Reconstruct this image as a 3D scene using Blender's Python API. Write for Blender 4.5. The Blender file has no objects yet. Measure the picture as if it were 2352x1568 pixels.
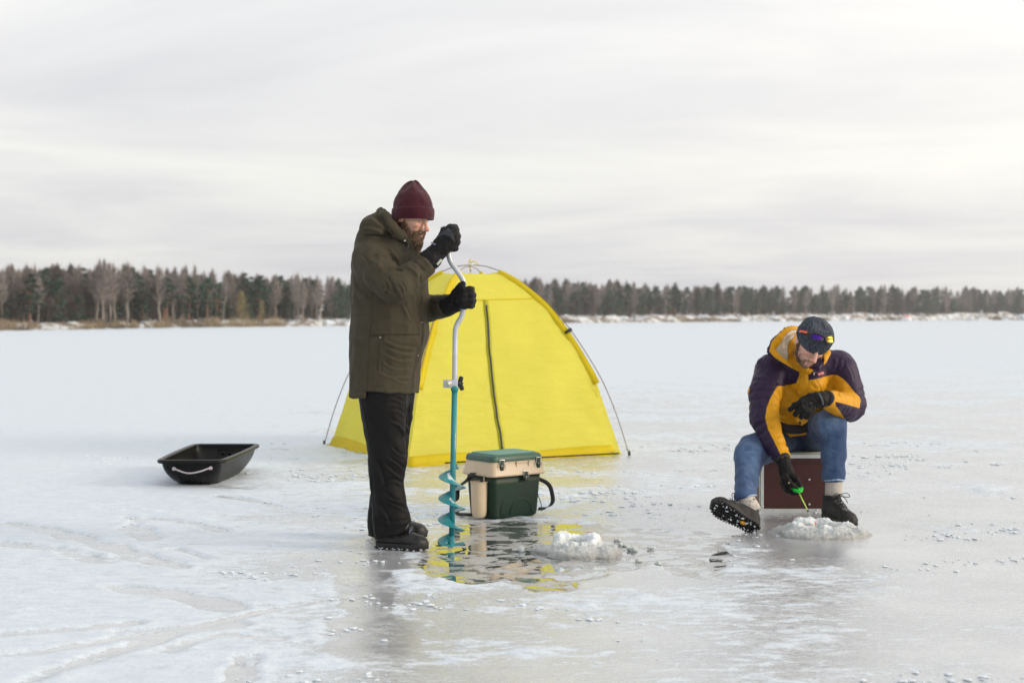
import bpy, math, random
import numpy as np
from mathutils import Vector, Matrix
from math import sin, cos, pi, radians, sqrt, atan2

scene = bpy.context.scene
C = scene.collection

# ------------------------------------------------------------------ camera
FPX = 3267.0                       # focal length in units of a 2352 px wide frame (50 mm lens)
CAMZ = 1.17
PITCH = math.atan((784.0 - 727.0) / FPX)
cam_d = bpy.data.cameras.new("camera")
cam_d.lens = 50.0
cam_d.sensor_width = 36.0
cam_d.clip_start = 0.1
cam_d.clip_end = 5000
cam_d.dof.use_dof = True
cam_d.dof.focus_distance = 7.2
cam_d.dof.aperture_fstop = 3.0
cam = bpy.data.objects.new("camera", cam_d)
cam.location = (0, 0, CAMZ)
cam.rotation_euler = (pi / 2 - PITCH, 0, 0)
C.objects.link(cam)
scene.camera = cam

# ------------------------------------------------------------------ world: overcast winter sky
SUN_AZ = radians(100)               # from +Y towards +X : veiled sun far to the right
SUN_EL = radians(17)
world = bpy.data.worlds.new("World")
scene.world = world
world.use_nodes = True
wn, wl = world.node_tree.nodes, world.node_tree.links
wn.clear()


def N(nodes, typ, **kw):
    n = nodes.new(typ)
    for k, v in kw.items():
        if k == 'i':
            for a, b in v.items():
                n.inputs[a].default_value = b
        else:
            setattr(n, k, v)
    return n


def ramp(nodes, stops, interp='LINEAR'):
    n = nodes.new('ShaderNodeValToRGB')
    cr = n.color_ramp
    cr.interpolation = interp
    while len(cr.elements) < len(stops):
        cr.elements.new(0.5)
    for e, (p, c) in zip(cr.elements, stops):
        e.position = p
        if not isinstance(c, (tuple, list)):
            c = (c, c, c)
        e.color = (c[0], c[1], c[2], 1)
    return n


def mth(nodes, links, op, a, b=None, c=None, clamp=False):
    n = nodes.new('ShaderNodeMath')
    n.operation = op
    n.use_clamp = clamp
    for k, v in enumerate((a, b, c)):
        if v is None:
            continue
        if isinstance(v, (int, float)):
            n.inputs[k].default_value = v
        else:
            links.new(v, n.inputs[k])
    return n.outputs[0]


def mixc(nodes, links, fac, a, b, mode='MIX'):
    n = nodes.new('ShaderNodeMix')
    n.data_type = 'RGBA'
    n.blend_type = mode
    n.clamp_factor = True
    for sock, v in ((n.inputs['Factor'], fac), (n.inputs['A'], a), (n.inputs['B'], b)):
        if isinstance(v, (int, float)):
            sock.default_value = v
        elif isinstance(v, (tuple, list)):
            sock.default_value = (v[0], v[1], v[2], 1)
        else:
            links.new(v, sock)
    return n.outputs['Result']


sky = N(wn, 'ShaderNodeTexSky', sky_type='NISHITA', sun_disc=False, sun_elevation=SUN_EL, sun_rotation=SUN_AZ)
sky.air_density = 1.2
sky.dust_density = 3.0
tc = N(wn, 'ShaderNodeTexCoord')
sep = N(wn, 'ShaderNodeSeparateXYZ')
wl.new(tc.outputs['Generated'], sep.inputs[0])
# cloud sheet: intersect the view ray with a flat layer
zz = mth(wn, wl, 'MAXIMUM', sep.outputs['Z'], 0.0)
za = mth(wn, wl, 'ADD', zz, 0.07)
cx_ = mth(wn, wl, 'DIVIDE', sep.outputs['X'], za)
cy_ = mth(wn, wl, 'DIVIDE', sep.outputs['Y'], za)
comb = N(wn, 'ShaderNodeCombineXYZ')
wl.new(cx_, comb.inputs[0])
wl.new(cy_, comb.inputs[1])
mp = N(wn, 'ShaderNodeMapping', i={'Rotation': (0, 0, radians(14)), 'Scale': (0.50, 0.52, 1), 'Location': (3.1, 1.7, 0)})
wl.new(comb.outputs[0], mp.inputs[0])
n1 = N(wn, 'ShaderNodeTexNoise', i={'Scale': 1.0, 'Detail': 8.0, 'Roughness': 0.55, 'Distortion': 0.6})
wl.new(mp.outputs[0], n1.inputs['Vector'])
mp2 = N(wn, 'ShaderNodeMapping', i={'Rotation': (0, 0, radians(-6)), 'Scale': (0.07, 0.16, 1), 'Location': (8.1, 4.2, 0)})
wl.new(comb.outputs[0], mp2.inputs[0])
n2 = N(wn, 'ShaderNodeTexNoise', i={'Scale': 1.0, 'Detail': 4.0, 'Roughness': 0.5, 'Distortion': 0.2})
wl.new(mp2.outputs[0], n2.inputs['Vector'])
cl = mth(wn, wl, 'ADD', mth(wn, wl, 'MULTIPLY', n1.outputs[0], 0.6), mth(wn, wl, 'MULTIPLY', n2.outputs[0], 0.4))
# pale lilac grey in the thick parts, warm white where the layer is thin
r_cl = ramp(wn, [(0.36, (0.70, 0.70, 0.73)), (0.46, (0.79, 0.785, 0.80)), (0.55, (0.88, 0.875, 0.855)), (0.64, (0.96, 0.95, 0.90))])
wl.new(cl, r_cl.inputs[0])
r_el = ramp(wn, [(0.0, (0.93, 0.935, 0.95)), (0.10, (1.06, 1.065, 1.06)), (0.20, (1.205, 1.21, 1.19)), (1.0, (1.18, 1.20, 1.24))])
wl.new(zz, r_el.inputs[0])
cloudc = mixc(wn, wl, 1.0, r_cl.outputs[0], r_el.outputs[0], 'MULTIPLY')
# thin bright area round the hidden sun
sv = (sin(SUN_AZ) * cos(SUN_EL), cos(SUN_AZ) * cos(SUN_EL), sin(SUN_EL))
dp = N(wn, 'ShaderNodeVectorMath', operation='DOT_PRODUCT', i={1: sv})
nrm = N(wn, 'ShaderNodeVectorMath', operation='NORMALIZE')
wl.new(tc.outputs['Generated'], nrm.inputs[0])
wl.new(nrm.outputs[0], dp.inputs[0])
gl = mth(wn, wl, 'POWER', mth(wn, wl, 'MAXIMUM', mth(wn, wl, 'DIVIDE', mth(wn, wl, 'ADD', dp.outputs['Value'], .38), 1.38), 0.0), 2.0)
glc = mixc(wn, wl, gl, (0, 0, 0), (0.62, 0.52, 0.40))
cloudc = mixc(wn, wl, 1.0, cloudc, glc, 'ADD')
bg_sky = N(wn, 'ShaderNodeBackground', i={'Strength': 0.10})
wl.new(sky.outputs[0], bg_sky.inputs[0])
bg_cl = N(wn, 'ShaderNodeBackground', i={'Strength': 1.0})
wl.new(cloudc, bg_cl.inputs[0])
mxs = N(wn, 'ShaderNodeMixShader', i={0: 0.93})
wl.new(bg_sky.outputs[0], mxs.inputs[1])
wl.new(bg_cl.outputs[0], mxs.inputs[2])
wo = N(wn, 'ShaderNodeOutputWorld')
wl.new(mxs.outputs[0], wo.inputs[0])

# ------------------------------------------------------------------ veiled sun
sun_d = bpy.data.lights.new("sun", 'SUN')
sun_d.energy = 2.3
sun_d.angle = radians(18)
sun_d.color = (1.0, 0.84, 0.66)
sun = bpy.data.objects.new("sun", sun_d)
sun.rotation_euler = Vector(sv).to_track_quat('Z', 'Y').to_euler()
C.objects.link(sun)

vs = scene.view_settings
vs.view_transform = 'Standard'
vs.look = 'None'
vs.exposure = 0.0
vs.gamma = 1.0
vs.use_curve_mapping = False


# ------------------------------------------------------------------ helpers
def P(u, v, Y):
    """world point seen at (u, v) of the 2352x1568 frame when it stands Y metres away"""
    a, b = (u - 1176.0) / FPX, -(v - 784.0) / FPX
    cp, sp = cos(PITCH), sin(PITCH)
    dy = cp + b * sp
    dz = -sp + b * cp
    t = Y / dy
    return np.array((a * t, Y, CAMZ + dz * t))


def G(u, v):
    """ground point seen at (u, v)"""
    a, b = (u - 1176.0) / FPX, -(v - 784.0) / FPX
    cp, sp = cos(PITCH), sin(PITCH)
    dy = cp + b * sp
    dz = -sp + b * cp
    t = -CAMZ / dz
    return np.array((a * t, dy * t, 0.0))


def tag(o, label=None, cat=None, group=None, kind=None):
    if label: o['label'] = label
    if cat: o['category'] = cat
    if group: o['group'] = group
    if kind: o['kind'] = kind
    return o


def thing(name, label, cat, loc, group=None):
    o = bpy.data.objects.new(name, None)
    o.empty_display_size = 0.1
    o.location = tuple(loc)
    C.objects.link(o)
    return tag(o, label, cat, group)


def wloc(o):
    p = Vector((0, 0, 0))
    while o is not None:
        p += o.location
        o = o.parent
    return p


def obj(name, V, F, mat=None, parent=None, smooth=True, attrs=None, origin=None):
    """link world-space vertices V / faces F as one mesh object under its parent"""
    V = np.asarray(V, dtype=np.float64).reshape(-1, 3)
    off = np.array(wloc(parent)) if parent is not None else np.array(origin if origin is not None else (0, 0, 0), float)
    me = bpy.data.meshes.new(name)
    me.from_pydata((V - off).tolist(), [], F if isinstance(F, list) else F.tolist())
    if smooth:
        me.polygons.foreach_set('use_smooth', [True] * len(me.polygons))
    if attrs:
        for k, a in attrs.items():
            a = np.asarray(a, dtype=np.float32)
            if a.ndim == 1:
                at = me.attributes.new(k, 'FLOAT', 'POINT')
                at.data.foreach_set('value', a)
            else:
                at = me.attributes.new(k, 'FLOAT_COLOR', 'POINT')
                c4 = np.ones((len(a), 4), np.float32)
                c4[:, :3] = a
                at.data.foreach_set('color', c4.ravel())
    if mat is not None:
        for m in (mat if isinstance(mat, (list, tuple)) else [mat]):
            me.materials.append(m)
    me.update()
    o = bpy.data.objects.new(name, me)
    C.objects.link(o)
    if parent is not None:
        o.parent = parent
    elif origin is not None:
        o.location = tuple(origin)
    return o


class MB:
    """collects world-space pieces for one mesh"""
    def __init__(s):
        s.V, s.F, s.n = [], [], 0

    def add(s, V, F):
        V = np.asarray(V, float).reshape(-1, 3)
        s.V.append(V)
        s.F.extend([[i + s.n for i in f] for f in (F if isinstance(F, list) else F.tolist())])
        s.n += len(V)
        return s

    def build(s, name, mat, parent=None, smooth=True, **kw):
        return obj(name, np.concatenate(s.V), s.F, mat, parent, smooth, **kw)

    def tube(s, pts, r, n=10, caps=True, flat=None, up=None):
        pts = np.asarray(pts, float)
        m = len(pts)
        r = np.ones(m) * r if np.isscalar(r) else np.asarray(r, float)
        T = np.gradient(pts, axis=0)
        T /= np.linalg.norm(T, axis=1)[:, None] + 1e-12
        nn = np.array(up, float) if up is not None else (np.array((0, 0, 1.0)) if abs(T[0][2]) < .9 else np.array((1.0, 0, 0)))
        V = []
        for i in range(m):
            nn = nn - T[i] * nn.dot(T[i])
            nn /= np.linalg.norm(nn) + 1e-12
            b = np.cross(T[i], nn)
            fa, fb = (1, 1) if flat is None else flat
            for k in range(n):
                a = 2 * pi * k / n
                V.append(pts[i] + r[i] * (cos(a) * nn * fa + sin(a) * b * fb))
        F = []
        for i in range(m - 1):
            for k in range(n):
                k2 = (k + 1) % n
                F.append([i * n + k, i * n + k2, (i + 1) * n + k2, (i + 1) * n + k])
        if caps:
            F.append([k for k in range(n)][::-1])
            F.append([(m - 1) * n + k for k in range(n)])
        return s.add(V, F)

    def box(s, c, size, R=None, bev=0.0):
        c = np.asarray(c, float)
        hx, hy, hz = [q / 2 for q in size]
        if bev <= 0:
            V = np.array([(x, y, z) for z in (-hz, hz) for y in (-hy, hy) for x in (-hx, hx)])
            F = [[0, 2, 3, 1], [4, 5, 7, 6], [0, 1, 5, 4], [2, 6, 7, 3], [0, 4, 6, 2], [1, 3, 7, 5]]
        else:
            b = min(bev, hx * .99, hy * .99, hz * .99)
            prof = [(-hz, -b), (-hz + b * .3, -b * .3), (-hz + b, 0), (hz - b, 0), (hz - b * .3, -b * .3), (hz, -b)]
            V, F = [], []
            q = 4
            for z, ins in prof:
                for (sx, sy, a0) in ((1, 1, 0), (-1, 1, pi / 2), (-1, -1, pi), (1, -1, 1.5 * pi)):
                    for k in range(q):
                        a = a0 + pi / 2 * k / (q - 1)
                        rr = b + ins if b + ins > 0 else 0
                        rr = max(b + ins, 0.0)
                        V.append((sx * (hx - b) + rr * cos(a), sy * (hy - b) + rr * sin(a), z))
            n = 4 * q
            for i in range(len(prof) - 1):
                for k in range(n):
                    F.append([i * n + k, i * n + (k + 1) % n, (i + 1) * n + (k + 1) % n, (i + 1) * n + k])
            F.append([k for k in range(n)][::-1])
            F.append([(len(prof) - 1) * n + k for k in range(n)])
            V = np.array(V)
        if R is not None:
            V = V @ np.asarray(R, float).T
        return s.add(V + c, F)

    def loft(s, rings, closed=True, caps=True):
        rings = [np.asarray(r, float) for r in rings]
        n = len(rings[0])
        F = []
        for i in range(len(rings) - 1):
            for k in range(n if closed else n - 1):
                k2 = (k + 1) % n
                F.append([i * n + k, i * n + k2, (i + 1) * n + k2, (i + 1) * n + k])
        if caps:
            F.append([k for k in range(n)][::-1])
            F.append([(len(rings) - 1) * n + k for k in range(n)])
        return s.add(np.concatenate(rings), F)

    def ribbon(s, pts, width_dir, w, th):
        """flat strap with thickness; width_dir per point or single"""
        pts = np.asarray(pts, float)
        m = len(pts)
        W = np.asarray(width_dir, float)
        if W.ndim == 1:
            W = np.tile(W, (m, 1))
        T = np.gradient(pts, axis=0)
        T /= np.linalg.norm(T, axis=1)[:, None] + 1e-12
        rings = []
        for i in range(m):
            ww = W[i] - T[i] * W[i].dot(T[i])
            ww /= np.linalg.norm(ww) + 1e-12
            nn = np.cross(T[i], ww)
            rings.append([pts[i] + ww * w / 2 + nn * th / 2, pts[i] - ww * w / 2 + nn * th / 2,
                          pts[i] - ww * w / 2 - nn * th / 2, pts[i] + ww * w / 2 - nn * th / 2])
        return s.loft(rings)


def crv(pts, n=40):
    """Catmull-Rom through the points"""
    p = np.asarray(pts, float)
    p = np.vstack([2 * p[0] - p[1], p, 2 * p[-1] - p[-2]])
    m = len(p) - 3
    out = []
    for j in range(n):
        t = j / (n - 1) * m
        i = min(int(t), m - 1)
        t -= i
        a, b, c, d = p[i:i + 4]
        out.append(.5 * ((2 * b) + (-a + c) * t + (2 * a - 5 * b + 4 * c - d) * t * t + (-a + 3 * b - 3 * c + d) * t ** 3))
    return np.array(out)


# value noise on arrays ------------------------------------------------
def _h(x, y, z, s):
    n = (x * 374761393 + y * 668265263 + z * 2147483647 + s * 974634777) & 0xffffffff
    n = ((n ^ (n >> 13)) * 1274126177) & 0xffffffff
    n = n ^ (n >> 16)
    return (n & 0xffff) / 32767.5 - 1.0


def vnoise(p, s=0):
    p = np.asarray(p, np.float64)
    i = np.floor(p).astype(np.int64)
    f = p - i
    f = f * f * f * (f * (f * 6 - 15) + 10)
    x, y, z = i[..., 0], i[..., 1], i[..., 2]
    fx, fy, fz = f[..., 0], f[..., 1], f[..., 2]
    r = 0
    for dx in (0, 1):
        wx = fx if dx else 1 - fx
        for dy in (0, 1):
            wy = fy if dy else 1 - fy
            for dz in (0, 1):
                wz = fz if dz else 1 - fz
                r = r + wx * wy * wz * _h(x + dx, y + dy, z + dz, s)
    return r


def fbm(p, oct=3, s=0, rough=.5):
    r, a = 0, 1.0
    p = np.asarray(p, float)
    for o in range(oct):
        r = r + a * vnoise(p * 2 ** o + o * 17.3, s + o)
        a *= rough
    return r


# implicit surfaces ------------------------------------------------------
def smin(a, b, k):
    if k <= 0:
        return np.minimum(a, b)
    h = np.clip(.5 + .5 * (b - a) / k, 0, 1)
    return b + (a - b) * h - k * h * (1 - h)


class Field:
    def __init__(s, lo, hi, res, fine=None):
        """fine = list of (axis, from, to, res) intervals with smaller cells"""
        s.ax = []
        for k in range(3):
            pts = []
            x = lo[k]
            while x < hi[k]:
                pts.append(x)
                r = res
                for (axk, a, b, rr) in (fine or []):
                    if axk == k and a <= x <= b:
                        r = rr
                x += r
            pts.append(x)
            s.ax.append(np.array(pts, np.float32))
        s.F = np.full([len(a) for a in s.ax], 0.2, np.float32)

    def _win(s, lo, hi):
        sl = []
        for k in range(3):
            i0 = max(int(np.searchsorted(s.ax[k], lo[k])) - 1, 0)
            i1 = min(int(np.searchsorted(s.ax[k], hi[k])) + 1, len(s.ax[k]))
            sl.append(slice(i0, max(i1, i0)))
        sl = tuple(sl)
        g = np.meshgrid(s.ax[0][sl[0]], s.ax[1][sl[1]], s.ax[2][sl[2]], indexing='ij')
        return sl, np.stack(g, -1)

    def op(s, fn, lo, hi, k=0.0, mode='u'):
        m = max(k, 0.012) * 1.6 + .01
        lo = np.asarray(lo, float) - m
        hi = np.asarray(hi, float) + m
        sl, g = s._win(lo, hi)
        if g.size == 0:
            return
        d = fn(g).astype(np.float32)
        f = s.F[sl]
        if mode == 'u':
            s.F[sl] = smin(f, d, k)
        elif mode == 's':
            s.F[sl] = -smin(-f, d, k)
        elif mode == 'i':
            s.F[sl] = -smin(-f, -d, k)

    def cap(s, a, b, ra, rb=None, k=0.02, mode='u', flat=None, fac=1.0):
        """tapered capsule; flat = direction in which it is squashed by fac"""
        a, b = np.asarray(a, float), np.asarray(b, float)
        rb = ra if rb is None else rb
        R = max(ra, rb) * max(1, fac)
        ab = b - a
        L2 = float(ab @ ab) + 1e-12

        def fn(g):
            w = g - a
            t = np.clip((w @ ab) / L2, 0, 1)
            w = w - t[..., None] * ab
            r = ra + (rb - ra) * t
            q = (w * w).sum(-1)
            if flat is not None:
                fl = np.asarray(flat, float)
                fl = fl / np.linalg.norm(fl)
                wn_ = w @ fl
                q = q + wn_ ** 2 * (1 / fac ** 2 - 1)
                return (np.sqrt(q) - r) * min(1, fac)
            return np.sqrt(q) - r
        s.op(fn, np.minimum(a, b) - R, np.maximum(a, b) + R, k, mode)

    def chain(s, pts, rs, k=0.02, mode='u', flat=None, fac=1.0):
        for i in range(len(pts) - 1):
            s.cap(pts[i], pts[i + 1], rs[i], rs[i + 1], k, mode, flat, fac)

    def ell(s, c, r, R=None, k=0.02, mode='u'):
        c, r = np.asarray(c, float), np.asarray(r, float)
        M = np.eye(3) if R is None else np.asarray(R, float)     # columns = local axes

        def fn(g):
            q = (g - c) @ M
            k0 = np.sqrt(((q / r) ** 2).sum(-1))
            k1 = np.sqrt(((q / r ** 2) ** 2).sum(-1)) + 1e-9
            return k0 * (k0 - 1) / k1
        e = np.sqrt(((M * r) ** 2).sum(1))
        s.op(fn, c - e, c + e, k, mode)

    def mesh(s, iso=0.0):
        F = s.F - iso
        ax = s.ax
        I = F < 0
        a = I[:-1, :-1, :-1]
        allc = a.copy(); anyc = a.copy()
        for dx in (0, 1):
            for dy in (0, 1):
                for dz in (0, 1):
                    q = I[dx:I.shape[0] - 1 + dx, dy:I.shape[1] - 1 + dy, dz:I.shape[2] - 1 + dz]
                    allc &= q
                    anyc |= q
        act = anyc & ~allc
        idx = np.argwhere(act)
        num = -np.ones(act.shape, np.int64)
        num[act] = np.arange(len(idx))
        ix, iy, iz = idx.T
        X = [ax[0][ix], ax[0][ix + 1]], [ax[1][iy], ax[1][iy + 1]], [ax[2][iz], ax[2][iz + 1]]
        acc = np.zeros((len(idx), 3)); cnt = np.zeros(len(idx))
        cs = [(i, j, k) for i in (0, 1) for j in (0, 1) for k in (0, 1)]
        vals = {c: F[ix + c[0], iy + c[1], iz + c[2]] for c in cs}
        for c in cs:
            for d in range(3):
                if c[d] == 0:
                    c2 = list(c); c2[d] = 1; c2 = tuple(c2)
                    v0, v1 = vals[c], vals[c2]
                    m = (v0 < 0) != (v1 < 0)
                    t = np.where(m, v0 / np.where(m, v0 - v1, 1), 0)
                    for e in range(3):
                        pe = X[e][0] + (X[e][1] - X[e][0]) * t if e == d else X[e][c[e]]
                        acc[:, e] += np.where(m, pe, 0)
                    cnt += m
        V = acc / cnt[:, None]
        Q = []
        nx, ny, nz = I.shape
        for d in range(3):
            o1, o2 = [(1, 2), (2, 0), (0, 1)][d]
            sh = [slice(None)] * 3
            A = I[tuple(slice(0, -1) if e == d else slice(None) for e in range(3))]
            B = I[tuple(slice(1, None) if e == d else slice(None) for e in range(3))]
            ed = np.argwhere(A != B)
            ok = (ed[:, o1] > 0) & (ed[:, o2] > 0) & (ed[:, o1] < I.shape[o1] - 1) & (ed[:, o2] < I.shape[o2] - 1)
            ed = ed[ok]
            s0 = A[tuple(ed.T)]
            u = np.zeros(3, int); u[o1] = 1
            w = np.zeros(3, int); w[o2] = 1
            q = [num[tuple((ed - u - w).T)], num[tuple((ed - w).T)], num[tuple(ed.T)], num[tuple((ed - u).T)]]
            q = np.stack(q, 1)
            q[~s0] = q[~s0][:, ::-1]
            Q.append(q)
        Q = np.concatenate(Q)
        return V, Q


def relax(V, Q, it=1, f=0.5):
    e = np.concatenate([Q[:, [0, 1]], Q[:, [1, 2]], Q[:, [2, 3]], Q[:, [3, 0]]])
    for _ in range(it):
        A = np.zeros_like(V); n = np.zeros(len(V))
        for k in range(3):
            A[:, k] = np.bincount(e[:, 0], V[e[:, 1], k], len(V)) + np.bincount(e[:, 1], V[e[:, 0], k], len(V))
        n = np.bincount(e[:, 0], minlength=len(V)) + np.bincount(e[:, 1], minlength=len(V))
        V = V + f * (A / np.maximum(n, 1)[:, None] - V)
    return V


def normals(V, Q):
    a, b, c, d = (V[Q[:, i]] for i in range(4))
    n = np.cross(c - a, d - b)
    out = np.zeros_like(V)
    for i in range(4):
        for k in range(3):
            out[:, k] += np.bincount(Q[:, i], n[:, k], len(V))
    return out / (np.linalg.norm(out, axis=1)[:, None] + 1e-12)


def dseg(p, pl):
    """distance of 2-D points p to polyline pl, plus signed side of the nearest segment and arclength fraction"""
    best = np.full(len(p), 1e9); side = np.zeros(len(p)); tt = np.zeros(len(p))
    pl = np.asarray(pl, float)
    L = np.r_[0, np.cumsum(np.linalg.norm(np.diff(pl, axis=0), axis=1))]
    for i in range(len(pl) - 1):
        a, b = pl[i], pl[i + 1]
        ab = b - a
        w = p - a
        t = np.clip((w @ ab) / (ab @ ab + 1e-12), 0, 1)
        r = w - t[:, None] * ab
        d = np.sqrt((r * r).sum(1))
        s = np.sign(ab[0] * w[:, 1] - ab[1] * w[:, 0])
        m = d < best
        best[m] = d[m]; side[m] = s[m]; tt[m] = ((L[i] + t * sqrt(ab @ ab)) / L[-1])[m]
    return best, side, tt


def inpoly(p, poly):
    """signed distance to polygon, negative inside"""
    poly = np.asarray(poly, float)
    d, _, _ = dseg(p, np.vstack([poly, poly[:1]]))
    x, y = p[:, 0], p[:, 1]
    ins = np.zeros(len(p), bool)
    j = len(poly) - 1
    for i in range(len(poly)):
        xi, yi = poly[i]; xj, yj = poly[j]
        c = ((yi > y) != (yj > y)) & (x < (xj - xi) * (y - yi) / (yj - yi + 1e-12) + xi)
        ins ^= c
        j = i
    return np.where(ins, -d, d)


def frame(fwd, up):
    """rotation matrix with columns x=fwd, y=left, z=up"""
    f = np.asarray(fwd, float); f = f / np.linalg.norm(f)
    u = np.asarray(up, float); u = u - f * (u @ f); u /= np.linalg.norm(u)
    l = np.cross(u, f)
    return np.stack([f, l, u], 1)


def rz(a):
    return np.array([[cos(a), -sin(a), 0], [sin(a), cos(a), 0], [0, 0, 1]])


def lerp(a, b, t):
    return np.asarray(a, float) + (np.asarray(b, float) - np.asarray(a, float)) * t


def sm(x, a, b):
    t = np.clip((x - a) / (b - a), 0, 1)
    return t * t * (3 - 2 * t)


# ------------------------------------------------------------------ materials
def mat_new(name):
    m = bpy.data.materials.new(name)
    m.use_nodes = True
    nt = m.node_tree
    b = nt.nodes['Principled BSDF']
    return m, nt.nodes, nt.links, b


def mat(name, col, rough=0.6, metal=0.0, var=0.12, vscale=6.0, bump=0.0, bscale=300.0, spec=0.5, sheen=0.0,
        trans=0.0, coat=0.0, dirt=None, stretch=(1, 1, 1), sss=0.0, ior=None):
    """plain surface with tonal variation, roughness variation and fine relief"""
    m, n, l, b = mat_new(name)
    t = N(n, 'ShaderNodeTexCoord')
    mpn = N(n, 'ShaderNodeMapping', i={'Scale': stretch})
    l.new(t.outputs['Object'], mpn.inputs[0])
    ns = N(n, 'ShaderNodeTexNoise', i={'Scale': vscale, 'Detail': 6.0, 'Roughness': 0.6})
    l.new(mpn.outputs[0], ns.inputs['Vector'])
    r = ramp(n, [(0.3, tuple(c * (1 - var) for c in col)), (0.7, tuple(min(1, c * (1 + var)) for c in col))])
    l.new(ns.outputs[0], r.inputs[0])
    out = r.outputs[0]
    if dirt:
        ds = N(n, 'ShaderNodeTexNoise', i={'Scale': dirt[2], 'Detail': 8.0, 'Roughness': 0.7})
        l.new(t.outputs['Object'], ds.inputs['Vector'])
        dr = ramp(n, [(dirt[1], 0.0), (dirt[1] + .06, 1.0)])
        l.new(ds.outputs[0], dr.inputs[0])
        out = mixc(n, l, dr.outputs[0], out, dirt[0])
    l.new(out, b.inputs['Base Color'])
    rr = N(n, 'ShaderNodeMapRange', i={'To Min': max(0, rough - .08), 'To Max': min(1, rough + .08)})
    l.new(ns.outputs[0], rr.inputs[0])
    l.new(rr.outputs[0], b.inputs['Roughness'])
    b.inputs['Metallic'].default_value = metal
    b.inputs['Specular IOR Level'].default_value = spec
    b.inputs['Sheen Weight'].default_value = sheen
    b.inputs['Coat Weight'].default_value = coat
    if ior: b.inputs['IOR'].default_value = ior
    if sss:
        b.inputs['Subsurface Weight'].default_value = sss
        b.inputs['Subsurface Radius'].default_value = (0.01, 0.004, 0.002)
    if bump:
        bn = N(n, 'ShaderNodeTexNoise', i={'Scale': bscale, 'Detail': 3.0, 'Roughness': 0.6})
        l.new(mpn.outputs[0], bn.inputs['Vector'])
        bu = N(n, 'ShaderNodeBump', i={'Strength': bump, 'Distance': 0.004})
        l.new(bn.outputs[0], bu.inputs['Height'])
        l.new(bu.outputs[0], b.inputs['Normal'])
    return m


def S(r, g, b):
    """sRGB 0-255 to linear"""
    f = lambda c: (c / 255 / 12.92) if c / 255 <= .04045 else ((c / 255 + .055) / 1.055) ** 2.4
    return (f(r), f(g), f(b))


rng = random.Random(7)
# ================================================================== GROUND: frozen lake
def axis_grid(lo, f0, f1, hi, step, grow):
    a = list(np.arange(f0, f1, step))
    s, x = step, f0
    L = []
    while x > lo:
        s *= grow; x -= s; L.append(max(x, lo))
    s, x = step, a[-1]
    R = []
    while x < hi:
        s *= grow; x += s; R.append(min(x, hi))
    return np.array(L[::-1] + a + R)


gx = axis_grid(-1600, -3.3, 3.9, 1600, 0.02, 1.16)
gy = axis_grid(-30, 4.3, 9.6, 2600, 0.02, 1.05)
GX, GY = np.meshgrid(gx, gy, indexing='ij')
gp = np.stack([GX.ravel(), GY.ravel()], 1)
gp3 = np.stack([gp[:, 0], gp[:, 1], np.zeros(len(gp))], 1)


def GP(pts):
    return np.array([G(u, v)[:2] for u, v in pts])


puddle = GP([(945, 1300), (985, 1322), (1075, 1338), (1150, 1330), (1225, 1350), (1290, 1358), (1345, 1336), (1400, 1318), (1450, 1303),
             (1500, 1298), (1560, 1318), (1620, 1331), (1645, 1312), (1655, 1290), (1685, 1268), (1660, 1246), (1700, 1232), (1600, 1218),
             (1480, 1214), (1400, 1207), (1290, 1200), (1180, 1194), (1080, 1203), (1010, 1222), (985, 1262)])
near = (gp[:, 1] < 14) & (gp[:, 1] > 3) & (abs(gp[:, 0]) < 6)
wet = np.full(len(gp), -1.0)
wet[near] = -inpoly(gp[near], puddle) + fbm(gp3[near] * 9, 3, 3) * .05
snow = np.zeros(len(gp))
X_, Y_ = gp[:, 0], gp[:, 1]
uD = 1176 + X_ / np.maximum(Y_, .5) * FPX
cov = 0.38 + 0.54 * (1 - sm(uD, 250, 1000)) - .10 * sm(uD, 1500, 2000)
cov = cov + .18 * np.exp(-((uD - 1650) / 260) ** 2) * (Y_ < 6.6) + .12 * sm(Y_, 9, 14) + .25 * sm(Y_, 14, 30)
st = np.stack([X_ * 1.0 + Y_ * .25, Y_ * 1.5 - X_ * .2, X_ * 0], 1)
fade = 1 - sm(Y_, 12, 40)
nz = fbm(st * 1.6, 5, 11, .6) * fade
fine = fbm(st * 7, 3, 21, .6) * fade
snow = cov + .20 * nz + .06 * fine
# scraped sled and boot tracks where bare ice shows (left foreground)
tracks = [([(0, 1205), (140, 1225), (330, 1285), (420, 1305)], .10, .9), ([(0, 1250), (150, 1268), (240, 1292)], .09, .8),
          ([(275, 1350), (400, 1370), (520, 1395)], .10, .8), ([(0, 1460), (160, 1448), (300, 1435)], .05, .9),
          ([(-60, 1512), (90, 1500), (230, 1478), (330, 1462), (450, 1446)], .05, 1.0), ([(280, 1452), (470, 1437), (600, 1408), (760, 1380)], .035, .9),
          ([(60, 1568), (200, 1520), (330, 1478), (420, 1450), (520, 1440)], .07, 1.0), ([(380, 1500), (440, 1475), (520, 1462), (640, 1470)], .04, .8),
          ([(535, 1568), (560, 1512)], .05, .8), ([(575, 1568), (590, 1505)], .03, .7), ([(500, 1140), (560, 1148), (640, 1165)], .05, .8),
          ([(300, 1190), (420, 1200), (510, 1222)], .06, .8), ([(310, 1215), (345, 1240)], .10, .8), ([(290, 1215), (330, 1190)], .06, .7),
          ([(860, 1280), (850, 1400), (870, 1500)], .16, .5), ([(900, 1300), (960, 1290)], .14, .8),
          ([(560, 1290), (700, 1270), (900, 1222)], .05, .5), ([(400, 1262), (480, 1285)], .05, .6)]
trk = np.zeros(len(gp))
tsel = near & (Y_ < 11)
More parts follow.
